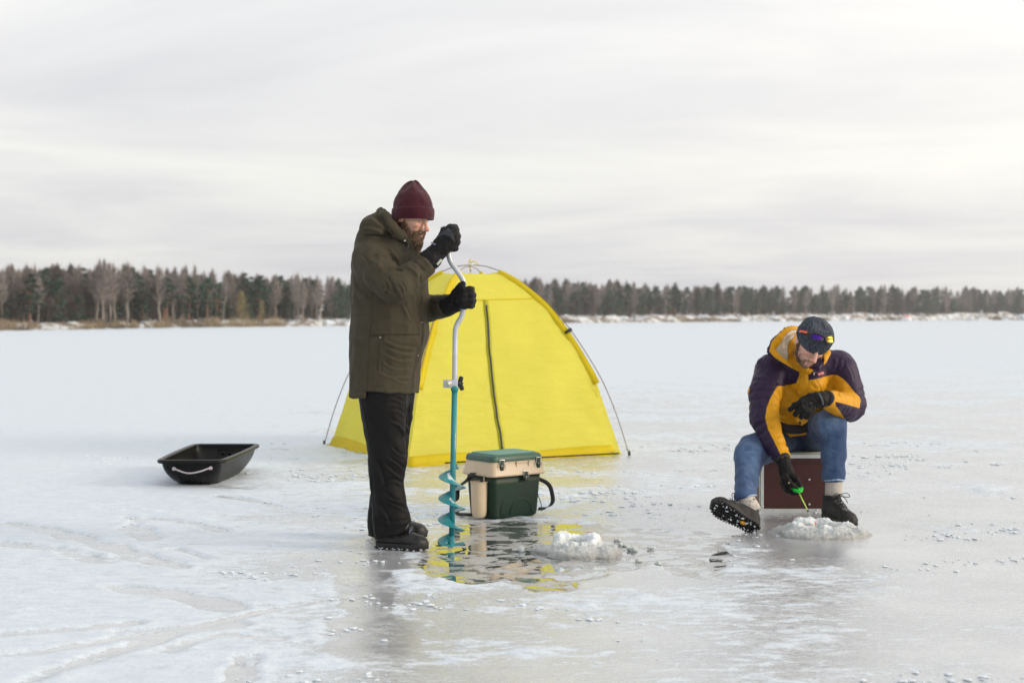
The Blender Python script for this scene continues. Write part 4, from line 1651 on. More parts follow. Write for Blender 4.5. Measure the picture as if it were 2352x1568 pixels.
# ================================================================== ICE AUGER
AY = 7.18
aug = thing('ice_auger', 'hand ice auger with grey crank and teal spiral blade held by the bearded man', 'auger', P(1037, 1247, AY) * (1, 1, 0) + (0, 0, .0))
m_grey = mat('grey_painted_tube', S(176, 182, 190), .35, var=.10, vscale=12, dirt=(S(90, 92, 96), .70, 70), metal=.25)
m_teal = mat('teal_paint', S(24, 120, 128), .36, var=.18, vscale=14, dirt=(S(200, 214, 218), .66, 60), coat=.2)
m_frost = mat('frost_on_blade', S(190, 208, 212), .6, var=.1, bump=.8, bscale=200)
A = lambda u, v, dy=0: P(u, v, AY + dy)
crank = crv([A(1017, 520), A(1024, 540), A(1028, 560), A(1030.5, 585), A(1036, 603), A(1050, 622), A(1061.5, 640), A(1065, 656), A(1065, 690), A(1063.5, 712), A(1060, 727), A(1052, 741), A(1047, 754), A(1045.5, 775), A(1045, 820), A(1044.5, 878)], 110)
MB().tube(crank, .0132, 16).build('crank_tube', m_grey, aug)
# clamp with bolt and black wing nut
cl = P(1043, 881, AY)
mb = MB()
mb.box(cl + (-.018, 0, 0), (.074, .034, .040), bev=.004)
o_ = mb.build('clamp', m_grey, aug)
mb = MB()
bp = P(1029, 880.5, AY - .018)
mb.tube([bp + (0, .03, 0), bp + (0, -.001, 0), bp + (0, -.004, 0)], [.0185, .0185, .016], 18)
mb.tube([bp + (0, -.003, 0), bp + (0, -.010, 0)], .010, 6)
mb.build('bolt', mat('zinc_bolt', (.5, .5, .46), .35, metal=.9), o_)
wn_ = P(1057, 880, AY)
mb = MB()
mb.tube([wn_ + (-.012, 0, 0), wn_ + (.005, 0, 0)], [.016, .013], 14)
mb.tube(crv([wn_ + (0, 0, .004), wn_ + (.003, -.004, .020), wn_ + (.007, -.006, .035)], 8), [.010, .011, .012, .0125, .0125, .012, .011, .008], 10, flat=(.5, 1), up=(0, 1, 0))
mb.tube(crv([wn_ + (0, 0, -.004), wn_ + (.006, .003, -.020), wn_ + (.011, .006, -.035)], 8), [.010, .011, .012, .0125, .0125, .012, .011, .008], 10, flat=(.5, 1), up=(0, 1, 0))
mb.tube([wn_ + (.004, 0, 0), wn_ + (.016, 0, 0)], .004, 8)
mb.build('wing_nut', m_blk, o_)
s0, s1 = P(1044.3, 886, AY), P(1037.5, 1238, AY)
ax_ = (s1 - s0) / np.linalg.norm(s1 - s0)
sh = MB()
sh.tube([s0, s0 + ax_ * .012, s0 + ax_ * .03], [.021, .020, .0165], 16)
sh.tube([s0 + ax_ * .01, s1], .0145, 16)
sh.build('shaft', m_teal, aug)
# helical flight
zt, zb = P(1040, 1062, AY), P(1037.5, 1240, AY)
Lh = np.linalg.norm(zb - zt)
e1 = np.cross(ax_, (0, 1, 0)); e1 /= np.linalg.norm(e1)
e2 = np.cross(ax_, e1)
turns = 3.62
Rb = .070


def blade(th, lift=0.0, r_in=.013, r_out=Rb, t0=0.0, t1=1.0, n=120, jag=0):
    V, F = [], []
    for i in range(n + 1):
        f = t0 + (t1 - t0) * i / n
        a = -f * turns * 2 * pi + PH
        c = zt + ax_ * (Lh * f)
        ro = r_out * min(1, .25 + f * 14)
        if jag: ro *= .88 + .1 * float(vnoise(np.array([[f * 60, 0, 0]]), 5)[0])
        d = e1 * cos(a) + e2 * sin(a)
        for (r, h) in ((r_in, th / 2), (ro, th / 2), (ro, -th / 2), (r_in, -th / 2)):
            V.append(c + d * r - ax_ * (h + lift - (.020 if r > .02 else 0)))
    for i in range(n):
        for k in range(4):
            k2 = (k + 1) % 4
            F.append([i * 4 + k, i * 4 + k2, (i + 1) * 4 + k2, (i + 1) * 4 + k])
    F += [[0, 3, 2, 1], [n * 4 + k for k in range(4)]]
    return V, F


PH = -.15
V, F = blade(.0028)
bo = MB().add(V, F).build('spiral_blade', m_teal, aug, smooth=False)
mb = MB()
for (t0, t1) in ((.0, .10), (.13, .36), (.45, .62)):
    V, F = blade(.004, .0035, .012, .060, t0, t1, 60, 1)
    mb.add(V, F)
mb.build('frost', m_frost, bo)
# cutting head
mb = MB()
h0 = P(1036, 1240, AY)
h0[2] = .012
mb.box(h0 + (-.030, -.01, .008), (.075, .030, .012), rz(.15) @ np.array([[cos(.25), 0, sin(.25)], [0, 1, 0], [-sin(.25), 0, cos(.25)]]), bev=.002)
mb.box(h0 + (.030, .01, .006), (.075, .030, .012), rz(.15) @ np.array([[cos(-.12), 0, sin(-.12)], [0, 1, 0], [-sin(-.12), 0, cos(-.12)]]), bev=.002)
mb.tube([h0 + (0, 0, .05), h0 + (0, 0, -.004)], .018, 14)
mb.build('cutting_head', m_teal, aug, smooth=False)
mb = MB()
mb.box(h0 + (-.056, -.02, .004), (.034, .026, .006), rz(.5), bev=.001)
mb.box(h0 + (.056, .016, .002), (.030, .026, .006), rz(.3), bev=.001)
mb.build('cutting_blade', mat('dark_blade_steel', (.05, .055, .055), .35, metal=.8), aug, smooth=False)
# ================================================================== PEOPLE: shared builders
def attr_mat(name, rough=.6, bump=0.0, bscale=400, sheen=0.0, spec=.5, sss=0.0, var=.06, vscale=40, weave=None, dist=.002, crease=0.0, cscale=9.0):
    """colour comes from the mesh's own 'col' attribute (dye, print, skin tone)"""
    m, n, l, b = mat_new(name)
    t = N(n, 'ShaderNodeTexCoord')
    at = N(n, 'ShaderNodeAttribute', attribute_name='col')
    ns = N(n, 'ShaderNodeTexNoise', i={'Scale': vscale, 'Detail': 5.0, 'Roughness': .65}); l.new(t.outputs['Object'], ns.inputs['Vector'])
    r = ramp(n, [(.3, 1 - var), (.7, 1 + var)]); l.new(ns.outputs[0], r.inputs[0])
    c = mixc(n, l, 1.0, at.outputs['Color'], r.outputs[0], 'MULTIPLY')
    l.new(c, b.inputs['Base Color'])
    b.inputs['Roughness'].default_value = rough
    b.inputs['Specular IOR Level'].default_value = spec
    b.inputs['Sheen Weight'].default_value = sheen
    b.inputs['Sheen Roughness'].default_value = .5
    if sss:
        b.inputs['Subsurface Weight'].default_value = sss
        b.inputs['Subsurface Radius'].default_value = (.012, .005, .003)
    if bump:
        mpn = N(n, 'ShaderNodeMapping', i={'Scale': weave or (1, 1, 1)}); l.new(t.outputs['Object'], mpn.inputs[0])
        bn = N(n, 'ShaderNodeTexNoise', i={'Scale': bscale, 'Detail': 4.0, 'Roughness': .6}); l.new(mpn.outputs[0], bn.inputs['Vector'])
        bu = N(n, 'ShaderNodeBump', i={'Strength': bump, 'Distance': dist}); l.new(bn.outputs[0], bu.inputs['Height']); l.new(bu.outputs[0], b.inputs['Normal'])
        if crease:
            add_crease(n, l, t, bu, crease, cscale)
    return m


def add_crease(n, l, t, bu, strength, scale):
    """sharp little folds of worn cloth, laid under the fine weave relief"""
    w = N(n, 'ShaderNodeTexNoise', i={'Scale': 3.0, 'Detail': 2.0}); l.new(t.outputs['Object'], w.inputs['Vector'])
    mv = N(n, 'ShaderNodeMix', data_type='VECTOR'); mv.inputs['Factor'].default_value = .18
    l.new(t.outputs['Object'], mv.inputs['A']); l.new(w.outputs['Color'], mv.inputs['B'])
    c = N(n, 'ShaderNodeTexNoise', noise_type='RIDGED_MULTIFRACTAL', i={'Scale': scale, 'Detail': 3.0, 'Roughness': .45}); l.new(mv.outputs['Result'], c.inputs['Vector'])
    b2 = N(n, 'ShaderNodeBump', i={'Strength': strength, 'Distance': .016}); l.new(c.outputs[0], b2.inputs['Height'])
    l.new(b2.outputs[0], bu.inputs['Normal'])


def two_tone(name, ca, cb, rough=.5, spec=.4, bump=.3, sheen=.2, trans=.0015):
    """sharp border between two cloth colours where attribute 'sel' changes sign"""
    m, n, l, b = mat_new(name)
    t = N(n, 'ShaderNodeTexCoord')
    at = N(n, 'ShaderNodeAttribute', attribute_name='sel')
    a2 = N(n, 'ShaderNodeAttribute', attribute_name='col')
    mr = N(n, 'ShaderNodeMapRange', i={'From Min': -trans, 'From Max': trans}); l.new(at.outputs['Fac'], mr.inputs[0])
    ns = N(n, 'ShaderNodeTexNoise', i={'Scale': 25.0, 'Detail': 5.0}); l.new(t.outputs['Object'], ns.inputs['Vector'])
    r = ramp(n, [(.3, .9), (.7, 1.08)]); l.new(ns.outputs[0], r.inputs[0])
    c = mixc(n, l, mr.outputs[0], ca, cb)
    # third cloth (lining) where the attribute colour is set
    c = mixc(n, l, mth(n, l, 'GREATER_THAN', a2.outputs['Fac'], .02), c, a2.outputs['Color'])
    c = mixc(n, l, 1.0, c, r.outputs[0], 'MULTIPLY')
    l.new(c, b.inputs['Base Color'])
    b.inputs['Roughness'].default_value = rough
    b.inputs['Specular IOR Level'].default_value = spec
    b.inputs['Sheen Weight'].default_value = sheen
    w = N(n, 'ShaderNodeTexNoise', i={'Scale': 42.0, 'Detail': 5.0, 'Roughness': .6, 'Distortion': .6}); l.new(t.outputs['Object'], w.inputs['Vector'])
    bu = N(n, 'ShaderNodeBump', i={'Strength': bump, 'Distance': .006}); l.new(w.outputs[0], bu.inputs['Height']); l.new(bu.outputs[0], b.inputs['Normal'])
    add_crease(n, l, t, bu, .5, 13.0)
    return m


m_skin = attr_mat('skin', .50, .25, 350, spec=.35, sss=.12, var=.07, vscale=60, dist=.001)


def UV(V, Yref):
    return np.stack([1176 + V[:, 0] * FPX / Yref, 727 + (CAMZ - V[:, 2]) * FPX / Yref], 1)


def strokes(V, Nn, Yref, L, side=-1):
    """seams and folds drawn on the side view of a garment, as displacement along the normal.
       each: (polyline, width, height, kind)  kind r = ridge, c = crease, s = step fold"""
    p = UV(V, Yref)
    d = np.zeros(len(V))
    face = sm(side * Nn[:, 1], -.1, .45)
    for pl, w, h, kind in L:
        pl = crv(pl, 12) if len(pl) > 2 else np.array(pl, float)
        lo, hi = pl.min(0) - 4 * w, pl.max(0) + 4 * w
        s_ = np.where((p[:, 0] > lo[0]) & (p[:, 0] < hi[0]) & (p[:, 1] > lo[1]) & (p[:, 1] < hi[1]) & (face > 0))[0]
        if len(s_) == 0: continue
        ds, sd, tt = dseg(p[s_], pl)
        end = sm(tt, -.001, .2) * (1 - sm(tt, .8, 1.001)) if kind != 'c' else 1.0
        if kind == 's':
            q = ds / w
            v = h * q * np.exp(-q * q) * 1.6 * sd
        else:
            v = h * np.exp(-(ds / w) ** 2) * (-1 if kind == 'c' else 1)
        d[s_] += v * end * face[s_]
    return d


# ---------------------------------------------------------------- head
def head_ops(f, T, s=1.0):
    """T maps head-local metres (x forward, y left, z up) to the world"""
    Rm, c = T
    L = lambda *p: c + Rm @ (np.array(p) * s)
    E = lambda p, r, k=.015, mode='u': f.ell(L(*p), np.array(r) * s, Rm, k * s, mode)
    K = lambda a, b, ra, rb, k=.01, mode='u': f.cap(L(*a), L(*b), ra * s, rb * s, k * s, mode)
    E((-.008, 0, .032), (.087, .074, .088))
    E((.026, 0, -.030), (.058, .060, .082), .03)
    E((.020, 0, -.072), (.060, .051, .040), .025)
    E((.066, 0, -.098), (.022, .024, .019), .02)
    for q in (-1, 1):
        E((.054, .040 * q, -.022), (.027, .021, .020), .015)
        E((.092, .031 * q, .002), (.016, .019, .013), .010, 's')
        E((.070, .032 * q, .000), (.0165, .0165, .0125), .003)
        K((.082, .016 * q, .017), (.070, .050 * q, .018), .008, .006, .010)
        E((-.006, .079 * q, -.008), (.021, .008, .031), .006)
        E((.100, .0125 * q, -.041), (.011, .0085, .0085), .005)
    K((.083, 0, .016), (.113, 0, -.028), .0085, .0105, .010)
    E((.115, 0, -.034), (.013, .0125, .0115), .006)
    K((.086, -.020, -.063), (.098, 0, -.0605), .006, .007, .006)
    K((.086, .020, -.063), (.098, 0, -.0605), .006, .007, .006)
    K((.085, -.016, -.076), (.094, 0, -.077), .006, .0075, .006)
    K((.085, .016, -.076), (.094, 0, -.077), .006, .0075, .006)
    K((.091, -.024, -.0695), (.105, 0, -.0690), .0016, .0022, .003, 's')
    K((.105, 0, -.0690), (.091, .024, -.0695), .0022, .0016, .003, 's')


def head_color(V, T, s, base, pink):
    Rm, c = T
    q = ((V - c) @ Rm) / s
    base, pink = np.array(base), np.array(pink)
    g = lambda p, r: np.exp(-(((q - np.array(p)) / np.array(r)) ** 2).sum(1))
    w = .8 * g((.118, 0, -.036), (.02, .02, .018)) + .45 * (g((.07, .042, -.03), (.03, .022, .02)) + g((.07, -.042, -.03), (.03, .022, .02)))
    w += .5 * (g((-.006, .08, -.02), (.03, .02, .02)) + g((-.006, -.08, -.02), (.03, .02, .02)))
    col = base[None] * (1 - np.clip(w, 0, 1))[:, None] + pink[None] * np.clip(w, 0, 1)[:, None]
    lips = np.clip(g((.096, 0, -.0625), (.02, .022, .005)) + g((.094, 0, -.0765), (.02, .018, .0055)), 0, 1)
    col = col * (1 - .75 * lips)[:, None] + np.array(S(150, 82, 76))[None] * (.75 * lips)[:, None]
    lash = g((.084, .032, -.004), (.01, .014, .0022)) + g((.084, -.032, -.004), (.01, .014, .0022))
    col = col * (1 - .8 * np.clip(lash, 0, 1))[:, None] + np.array((.03, .018, .012))[None] * (.8 * np.clip(lash, 0, 1))[:, None]
    return col


def hairs(T, s, n, region, length, droop, w, cols, seed, curl=.25):
    """many tapered hair strands; region(rg) -> (root, direction) in head-local coordinates"""
    rg = random.Random(seed)
    Rm, c = T
    V, F, CO = [], [], []
    for _ in range(n):
        rd = region(rg)
        if rd is None: continue
        p, d = rd
        d = np.array(d, float) + np.array([rg.gauss(0, curl) for _ in range(3)])
        d /= np.linalg.norm(d)
        Ls = length * rg.uniform(.5, 1.15)
        side = np.cross(d, [rg.gauss(0, 1) for _ in range(3)]); side /= np.linalg.norm(side)
        k = np.array(cols[rg.randrange(len(cols))])
        i = len(V)
        for j, (t, ww) in enumerate(((0, 1), (.5, .8), (1, .15))):
            q = np.array(p) + d * Ls * t + np.array((0, 0, -droop * t * t * Ls)) + side * (rg.gauss(0, .12) * Ls * t)
            for sg in (-1, 1):
                V.append(c + Rm @ ((q + side * sg * w * ww) * s)); CO.append(k)
        F += [[i, i + 1, i + 3, i + 2], [i + 2, i + 3, i + 5, i + 4]]
    return V, F, CO


def jaw_region(z_lo=-.125, bulk=.0, side_top=.012):
    def f(rg):
        a = rg.uniform(-1, 1)
        ang = a * 1.62
        # jawline loop seen from above: cheeks to chin
        x = -.002 + .088 * cos(ang) ** .8 if abs(ang) < pi / 2 else -.004
        y = .070 * sin(ang)
        edge = abs(a)
        top = -.045 + (side_top + .045) * max(0, (edge - .55) / .45) if edge > .3 else -.055
        if edge < .3 and rg.random() < .6: top = -.088
        z = rg.uniform(z_lo + .035 * edge, top)
        k = 1.0 - .18 * max(0, (-.075 - z) / .05)
        return (x * k - .006, y * k, z), (cos(ang) * .55, sin(ang) * .55, -.9)
    return f


def knit_hat(name, T, rings, mt, parent, ribs=90, amp=.001, segs=360, twist=0.0, inner=True, knit=0.0, seed=3):
    """T: rotation, centre. rings: (z, cx, rx, ry, ribscale)"""
    Rm, c = T
    R_ = crv([list(r) for r in rings], 70)
    V = []
    for (z, cx, rx, ry, rs) in R_:
        for k in range(segs):
            a = 2 * pi * k / segs
            q = 1 + 0 * a
            rb = amp * rs * (abs(sin(ribs / 2 * a)) - .5)
            r_ = (abs(cos(a)) ** 2.2 + abs(sin(a)) ** 2.2) ** (-1 / 2.2)
            x = cx + (max(rx, .001) + rb) * cos(a) * r_
            y = (max(ry, .001) + rb) * sin(a) * r_
            V.append((x, y, z))
    V = np.array(V)
    n_ = segs
    F = [[i * n_ + k, i * n_ + (k + 1) % n_, (i + 1) * n_ + (k + 1) % n_, (i + 1) * n_ + k] for i in range(len(R_) - 1) for k in range(n_)]
    d = .0025 * fbm(V * 22, 2, seed) + .0012 * fbm(V * 70, 2, seed + 1)
    cn = V - np.array((0, 0, .02)); cn /= np.linalg.norm(cn, axis=1)[:, None] + 1e-9
    V = V + cn * d[:, None]
    if knit:
        V = V + cn * (knit * np.sin(V[:, 2] * 900 + 3 * np.sin(np.arctan2(V[:, 1], V[:, 0]) * ribs / 2)))[:, None]
    return obj(name, V @ Rm.T + c, F, mt, parent)


# ---------------------------------------------------------------- hand
def hand_chains(spec):
    """spec: dict finger -> list of world points; radii taper from root to tip"""
    return spec


def hand_field(f, palm, fingers, r0=.0125, k=.008, rp=1.0, shrink=0.0):
    for (a, b, ra, rb, fl, fc) in palm:
        f.cap(a, b, ra - shrink, rb - shrink, .014, 'u', fl, fc)
    for pts, rr in fingers:
        rs = [max(.004, r0 * rr * q - shrink) for q in np.linspace(1.08, .86, len(pts))]
        f.chain(pts, rs, k)


def glove(name, palm, fingers, cuff, mt, parent, col, r0=.0135, res=.0038, seed=1, pad=.012, colfn=None):
    pts = [p for q in palm for p in q[:2]] + [p for q in fingers for p in q[0]] + [c[0] for c in cuff]
    lo = np.min(pts, 0) - .075
    hi = np.max(pts, 0) + .075
    f = Field(lo, hi, res)
    hand_field(f, palm, fingers, r0)
    if cuff:
        f.chain([c[0] for c in cuff], [c[1] for c in cuff], .012)
    V, Q = f.mesh()
    V = relax(V, Q, 1)
    Nn = normals(V, Q)
    V = V + Nn * (.0022 * fbm(V * 55, 3, seed) + .0012 * fbm(V * 130, 2, seed + 3))[:, None]
    c = np.tile(np.array(col), (len(V), 1))
    if colfn is not None:
        c = colfn(V, Nn, c)
    return obj(name, V, Q, mt, parent, attrs={'col': c})


# ---------------------------------------------------------------- boot
def sole_w(x):
    """half width of a right/left neutral sole at local x (heel -.085 .. toe .215)"""
    t = (x + .085) / .30
    return .0495 * (max(0.0, 1 - (2 * t - 1) ** 6)) ** .5 * (.80 + .25 * sin(pi * (t * 1.15 - .35)) ** 2 + .05 * t)


def boot(parent, org, Rm, high, mt_up, mt_sole, col, name='boot', tall=.16, wide=1.0, lugs=True, s=1.0, seed=2, lacemat=None, cuffcol=None, lace_col=None):
    L = lambda x, y, z: np.asarray(org, float) + Rm @ (np.array((x, y * wide, z)) * s)
    pts = np.array([L(x, y, z) for x in (-.12, .25) for y in (-.09, .09) for z in (-.02, tall + .06)])
    f = Field(pts.min(0), pts.max(0), .0045)
    up = Rm[:, 2]
    f.chain([L(-.035, 0, .062), L(.03, 0, .060), L(.10, 0, .054), L(.162, 0, .046)], [.046 * s, .045 * s, .045 * s, .040 * s], .02, flat=up, fac=.92)
    f.ell(L(.155, 0, .040), np.array((.056, .050 * wide, .036)) * s, Rm, .012)
    f.chain([L(-.028, 0, .07), L(-.020, 0, .11), L(-.014, 0, tall)], [.047 * s, .047 * s, .052 * s], .02)
    f.chain([L(.02, 0, .10), L(.07, 0, .082)], [.034 * s, .030 * s], .02)
    # cut below the welt and above the collar
    f.op(lambda g: ((g - L(0, 0, .024)) @ (-up)), pts.min(0), pts.max(0), 0, 'i')
    f.op(lambda g: ((g - L(0, 0, tall)) @ up), pts.min(0), pts.max(0), .004, 'i')
    V, Q = f.mesh()
    Nn = normals(V, Q)
    q = (V - np.asarray(org)) @ Rm / s
    crease = -.0016 * np.exp(-((q[:, 0] - .118 + .15 * abs(q[:, 1])) / .0035) ** 2) * (q[:, 2] > .05)
    crease += -.0015 * np.exp(-((q[:, 2] - .055 - .10 * np.maximum(0, .02 - q[:, 0])) / .0022) ** 2) * (q[:, 0] < .09)
    crease += -.0014 * np.exp(-((q[:, 0] - .165 + 3 * q[:, 1] ** 2) / .0028) ** 2) * (q[:, 2] < .08)
    V = V + Nn * (crease + .0014 * fbm(V * 45, 3, seed))[:, None]
    c = np.tile(np.array(col), (len(V), 1))
    if high:
        tg = (abs(q[:, 1]) < .019) & (q[:, 2] > .085) & (q[:, 0] > 0)
        c[tg] = np.array(col) * 6
        sd_ = (abs(q[:, 1]) > .034) & (q[:, 2] > .075) & (q[:, 2] < .12)
        c[sd_] = np.array(col) * 1.5
    if cuffcol is not None:
        c[q[:, 2] > tall - .022] = cuffcol
    bo = obj(name, V, Q, mt_up, parent, attrs={'col': c})
    # sole: welt band plus lugs
    mb = MB()
    xs = np.linspace(-.0849, .2149, 30)
    ring = [(x, sole_w(x)) for x in xs] + [(x, -sole_w(x)) for x in xs[::-1]]
    rings = []
    for z, k in ((.008, .95), (.010, 1.0), (.026, 1.06), (.036, 1.04), (.037, .9)):
        rings.append([L(x0 * (1 + (k - 1) * .3) + (.0 if z > .01 else 0), y0 * k, z + .010 * sm(np.array(x0), .13, .22) + .004 * sm(np.array(-x0), .03, .09)) for x0, y0 in ring])
    mb.loft(rings[::-1])
    rg = random.Random(seed)
    if lugs:
        for x in np.arange(-.078, .212, .0165):
            w = sole_w(x)
            zt = .010 * sm(np.array(x), .13, .22)
            for sg in (-1, 1):
                mb.box(L(x, sg * (w - .007), .003 + zt + .002), (.0105 * s, .016 * s, .014 * s), Rm)
            if w > .03:
                for yy in (-.016, 0.0, .016):
                    if -.005 < x < .035 and True: continue
                    mb.box(L(x + .006 * (yy == 0), yy, .003 + zt + .002), (.010 * s, .009 * s, .013 * s), Rm @ rz(.5 + .4 * (yy > 0)))
    mb.build('sole', mt_sole, bo, smooth=False)
    return bo, L


def laces(bo, L, mt, tall, rows=4, bow=True, seed=4, s=1.0):
    mb = MB()
    prof = [(.112, .106), (.092, .118), (.070, .131), (.053, .146), (.044, .162), (.040, .18)]
    pr = [p for p in prof if p[1] < tall + .01]
    for i in range(len(pr) - 1):
        (x0, z0), (x1, z1) = pr[i], pr[i + 1]
        w = .021 - .001 * i
        for sg in (-1, 1):
            mb.tube(crv([L(x0, -sg * w, z0 - .012), L((x0 + x1) / 2 + .012, 0, (z0 + z1) / 2 + .006), L(x1, sg * w, z1 - .012)], 8), .0024 * s, 5)
        mb.tube(crv([L(x0, -w, z0 - .012), L(x0 + .012, 0, z0 + .002), L(x0, w, z0 - .012)], 7), .0024 * s, 5)
    if bow:
        x1, z1 = pr[-1]
        k = L(x1 + .018, 0, z1)
        for sg in (-1, 1):
            mb.tube(crv([k, L(x1 + .045, sg * .03, z1 + .012), L(x1 + .04, sg * .055, z1 - .01), L(x1 + .022, sg * .03, z1 - .012), k], 16), .0023 * s, 5)
            mb.tube(crv([k, L(x1 + .05, sg * .018, z1 - .015), L(x1 + .05, sg * .035, z1 - .045)], 10), .0023 * s, 5)
    mb.build('laces', mt, bo)
# ================================================================== STANDING MAN with the auger
man = thing('person', 'bearded man in olive parka and maroon knit hat, standing and holding the ice auger', 'person', (P(900, 1250, 7.3)[0], 7.3, 0))
YB = 7.30
B = lambda u, v, Y=YB: P(u, v, Y)

# head frame: looks down to the right, turned slightly to the camera
pt, yw = radians(19), radians(28)
fw = np.array((cos(pt) * cos(yw), -cos(pt) * sin(yw), -sin(pt)))
RH = frame(fw, (0, 0, 1))
HS = .99
eye = B(966, 508, 7.22)
hc1 = eye - RH @ (np.array((.084, -.032, .0)) * HS)
TH1 = (RH, hc1)

# hands
tubeA = [crank[i] for i in range(len(crank))]
ghx = lambda u, v, Y: P(u, v, Y)
hand_hi = dict(
    palm=[(ghx(1002, 583, 7.13), ghx(1018, 562, 7.12), .040, .044, (0, 1, 0), .85),
          (ghx(1014, 566, 7.11), ghx(1036, 545, 7.11), .046, .046, (0, 1, 0), .80),
          (ghx(1022, 545, 7.13), ghx(1036, 533, 7.13), .038, .040, (0, 1, 0), .9)],
    fingers=[([ghx(1036, 527, 7.11), ghx(1047, 528, 7.14), ghx(1047, 531, 7.20), ghx(1030, 533, 7.225), ghx(1018, 535, 7.21)], 1.15),
             ([ghx(1038, 540, 7.10), ghx(1050, 543, 7.13), ghx(1049, 545, 7.20), ghx(1031, 547, 7.225), ghx(1018, 549, 7.21)], 1.2),
             ([ghx(1038, 553, 7.10), ghx(1050, 557, 7.13), ghx(1049, 559, 7.20), ghx(1031, 561, 7.225), ghx(1019, 563, 7.21)], 1.15),
             ([ghx(1034, 565, 7.10), ghx(1046, 570, 7.13), ghx(1046, 571, 7.19), ghx(1030, 574, 7.22), ghx(1021, 575, 7.21)], 1.05),
             ([ghx(1012, 550, 7.16), ghx(1018, 530, 7.17), ghx(1034, 521, 7.165), ghx(1046, 520, 7.15)], 1.1)])
hand_lo = dict(
    palm=[(ghx(1030, 697, 7.24), ghx(1050, 693, 7.235), .036, .042, (0, 1, 0), .8),
          (ghx(1050, 692, 7.235), ghx(1072, 684, 7.232), .045, .040, (0, 1, 0), .62)],
    fingers=[([ghx(1072, 666, 7.235), ghx(1083, 665, 7.20), ghx(1080, 664, 7.145), ghx(1064, 665, 7.135), ghx(1054, 667, 7.145)], 1.2),
             ([ghx(1074, 678, 7.235), ghx(1086, 677, 7.20), ghx(1082, 677, 7.143), ghx(1064, 678, 7.132), ghx(1052, 680, 7.142)], 1.22),
             ([ghx(1074, 690, 7.235), ghx(1086, 690, 7.20), ghx(1082, 690, 7.143), ghx(1064, 691, 7.132), ghx(1052, 692, 7.142)], 1.2),
             ([ghx(1072, 701, 7.235), ghx(1083, 702, 7.20), ghx(1079, 702, 7.146), ghx(1064, 702, 7.138), ghx(1055, 703, 7.148)], 1.1),
             ([ghx(1038, 692, 7.20), ghx(1045, 672, 7.165), ghx(1056, 657, 7.15), ghx(1063, 652, 7.15)], 1.25)])

# ---- body (one continuous skin surface)
f = Field(B(800, 1262, 6.9) * (1, 0, 0) + (-.02, 6.86, .02), B(1100, 440, 7.6) * (1, 0, 0) + (.02, 7.72, 1.83), .013,
          fine=[(0, hc1[0] - .12, hc1[0] + .14, .0033), (1, hc1[1] - .10, hc1[1] + .10, .0036), (2, hc1[2] - .16, hc1[2] + .14, .0033)])
head_ops(f, TH1, HS)
f.cap(hc1 + RH @ np.array((-.03, 0, -.05)), B(893, 575), .056, .062, .02)
f.cap(B(893, 590), B(890, 700), .12, .13, .03, flat=(1, 0, 0), fac=.8)
f.cap(B(885, 720), B(885, 880), .13, .14, .03, flat=(1, 0, 0), fac=.8)
f.chain([B(862, 605, 7.14), B(908, 655, 7.02), B(990, 593, 7.10), B(1012, 572, 7.12)], [.055, .045, .030, .028], .02)
f.chain([B(880, 605, 7.46), B(920, 690, 7.55), B(1000, 705, 7.38), B(1036, 696, 7.25)], [.055, .045, .032, .028], .02)
f.chain([B(885, 890, 7.2), B(889, 1060, 7.18), B(895, 1215, 7.16)], [.075, .048, .036], .03)
f.chain([B(890, 890, 7.4), B(890, 1060, 7.45), B(885, 1205, 7.5)], [.075, .048, .036], .03)
for h in (hand_hi, hand_lo):
    hand_field(f, h['palm'], h['fingers'], .0135, shrink=.004)
V, Q = f.mesh()
V = relax(V, Q, 1, .35)
col = head_color(V, TH1, HS, S(212, 172, 152), S(204, 126, 110))
obj('body', V, Q, m_skin, man, attrs={'col': col})

# ---- beard, moustache, eyebrows
m_hair = attr_mat('beard_hair', .65, .9, 260, spec=.3, var=.25, vscale=160, weave=(1, 1, .25), dist=.003)
Rm, c = TH1
L1 = lambda *p: c + Rm @ (np.array(p) * HS)
f = Field(c - .17, c + .17, .0036)
for q in (-1, 1):
    f.chain([L1(-.002, .070 * q, .006), L1(-.002, .068 * q, -.040), L1(.014, .058 * q, -.078), L1(.050, .036 * q, -.108), L1(.080, 0, -.116)], [.006, .010, .017, .024, .026], .015)
    f.chain([L1(.082, .030 * q, -.070), L1(.095, .016 * q, -.056), L1(.101, 0, -.053)], [.010, .0095, .0085], .006)
    f.chain([L1(.082, .030 * q, -.070), L1(.078, .030 * q, -.095)], [.012, .018], .01)
f.ell(L1(.066, 0, -.130), np.array((.038, .040, .046)), Rm, .02)
f.ell(L1(.052, 0, -.165), np.array((.030, .030, .030)), Rm, .02)
f.ell(L1(.112, 0, -.0685), np.array((.020, .024, .0095)), Rm, .004, 's')
V, Q = f.mesh()
Nn = normals(V, Q)
q_ = ((V - c) @ Rm) / HS
st_ = np.stack([q_[:, 0] * 150, q_[:, 1] * 150, q_[:, 2] * 38], 1)
V = V + Nn * (.0042 * fbm(st_, 3, 4, .6) + .0035 * fbm(V * 60, 2, 5))[:, None]
g1 = sm(q_[:, 0], .05, .10)
cc = np.array(S(58, 42, 31))[None] * (1 - g1)[:, None] + np.array(S(104, 84, 64))[None] * g1[:, None]
cc = cc * (1 + .45 * fbm(st_ * .8, 2, 8))[:, None]
beard = obj('beard', V, Q, m_hair, man, attrs={'col': np.clip(cc, 0.01, 1)})
hv, hf, hcl = hairs(TH1, HS, 2600, jaw_region(-.150, side_top=.0), .026, .5, .00045, [S(50, 36, 27), S(82, 60, 42), S(112, 84, 60), S(160, 136, 112)], 3)
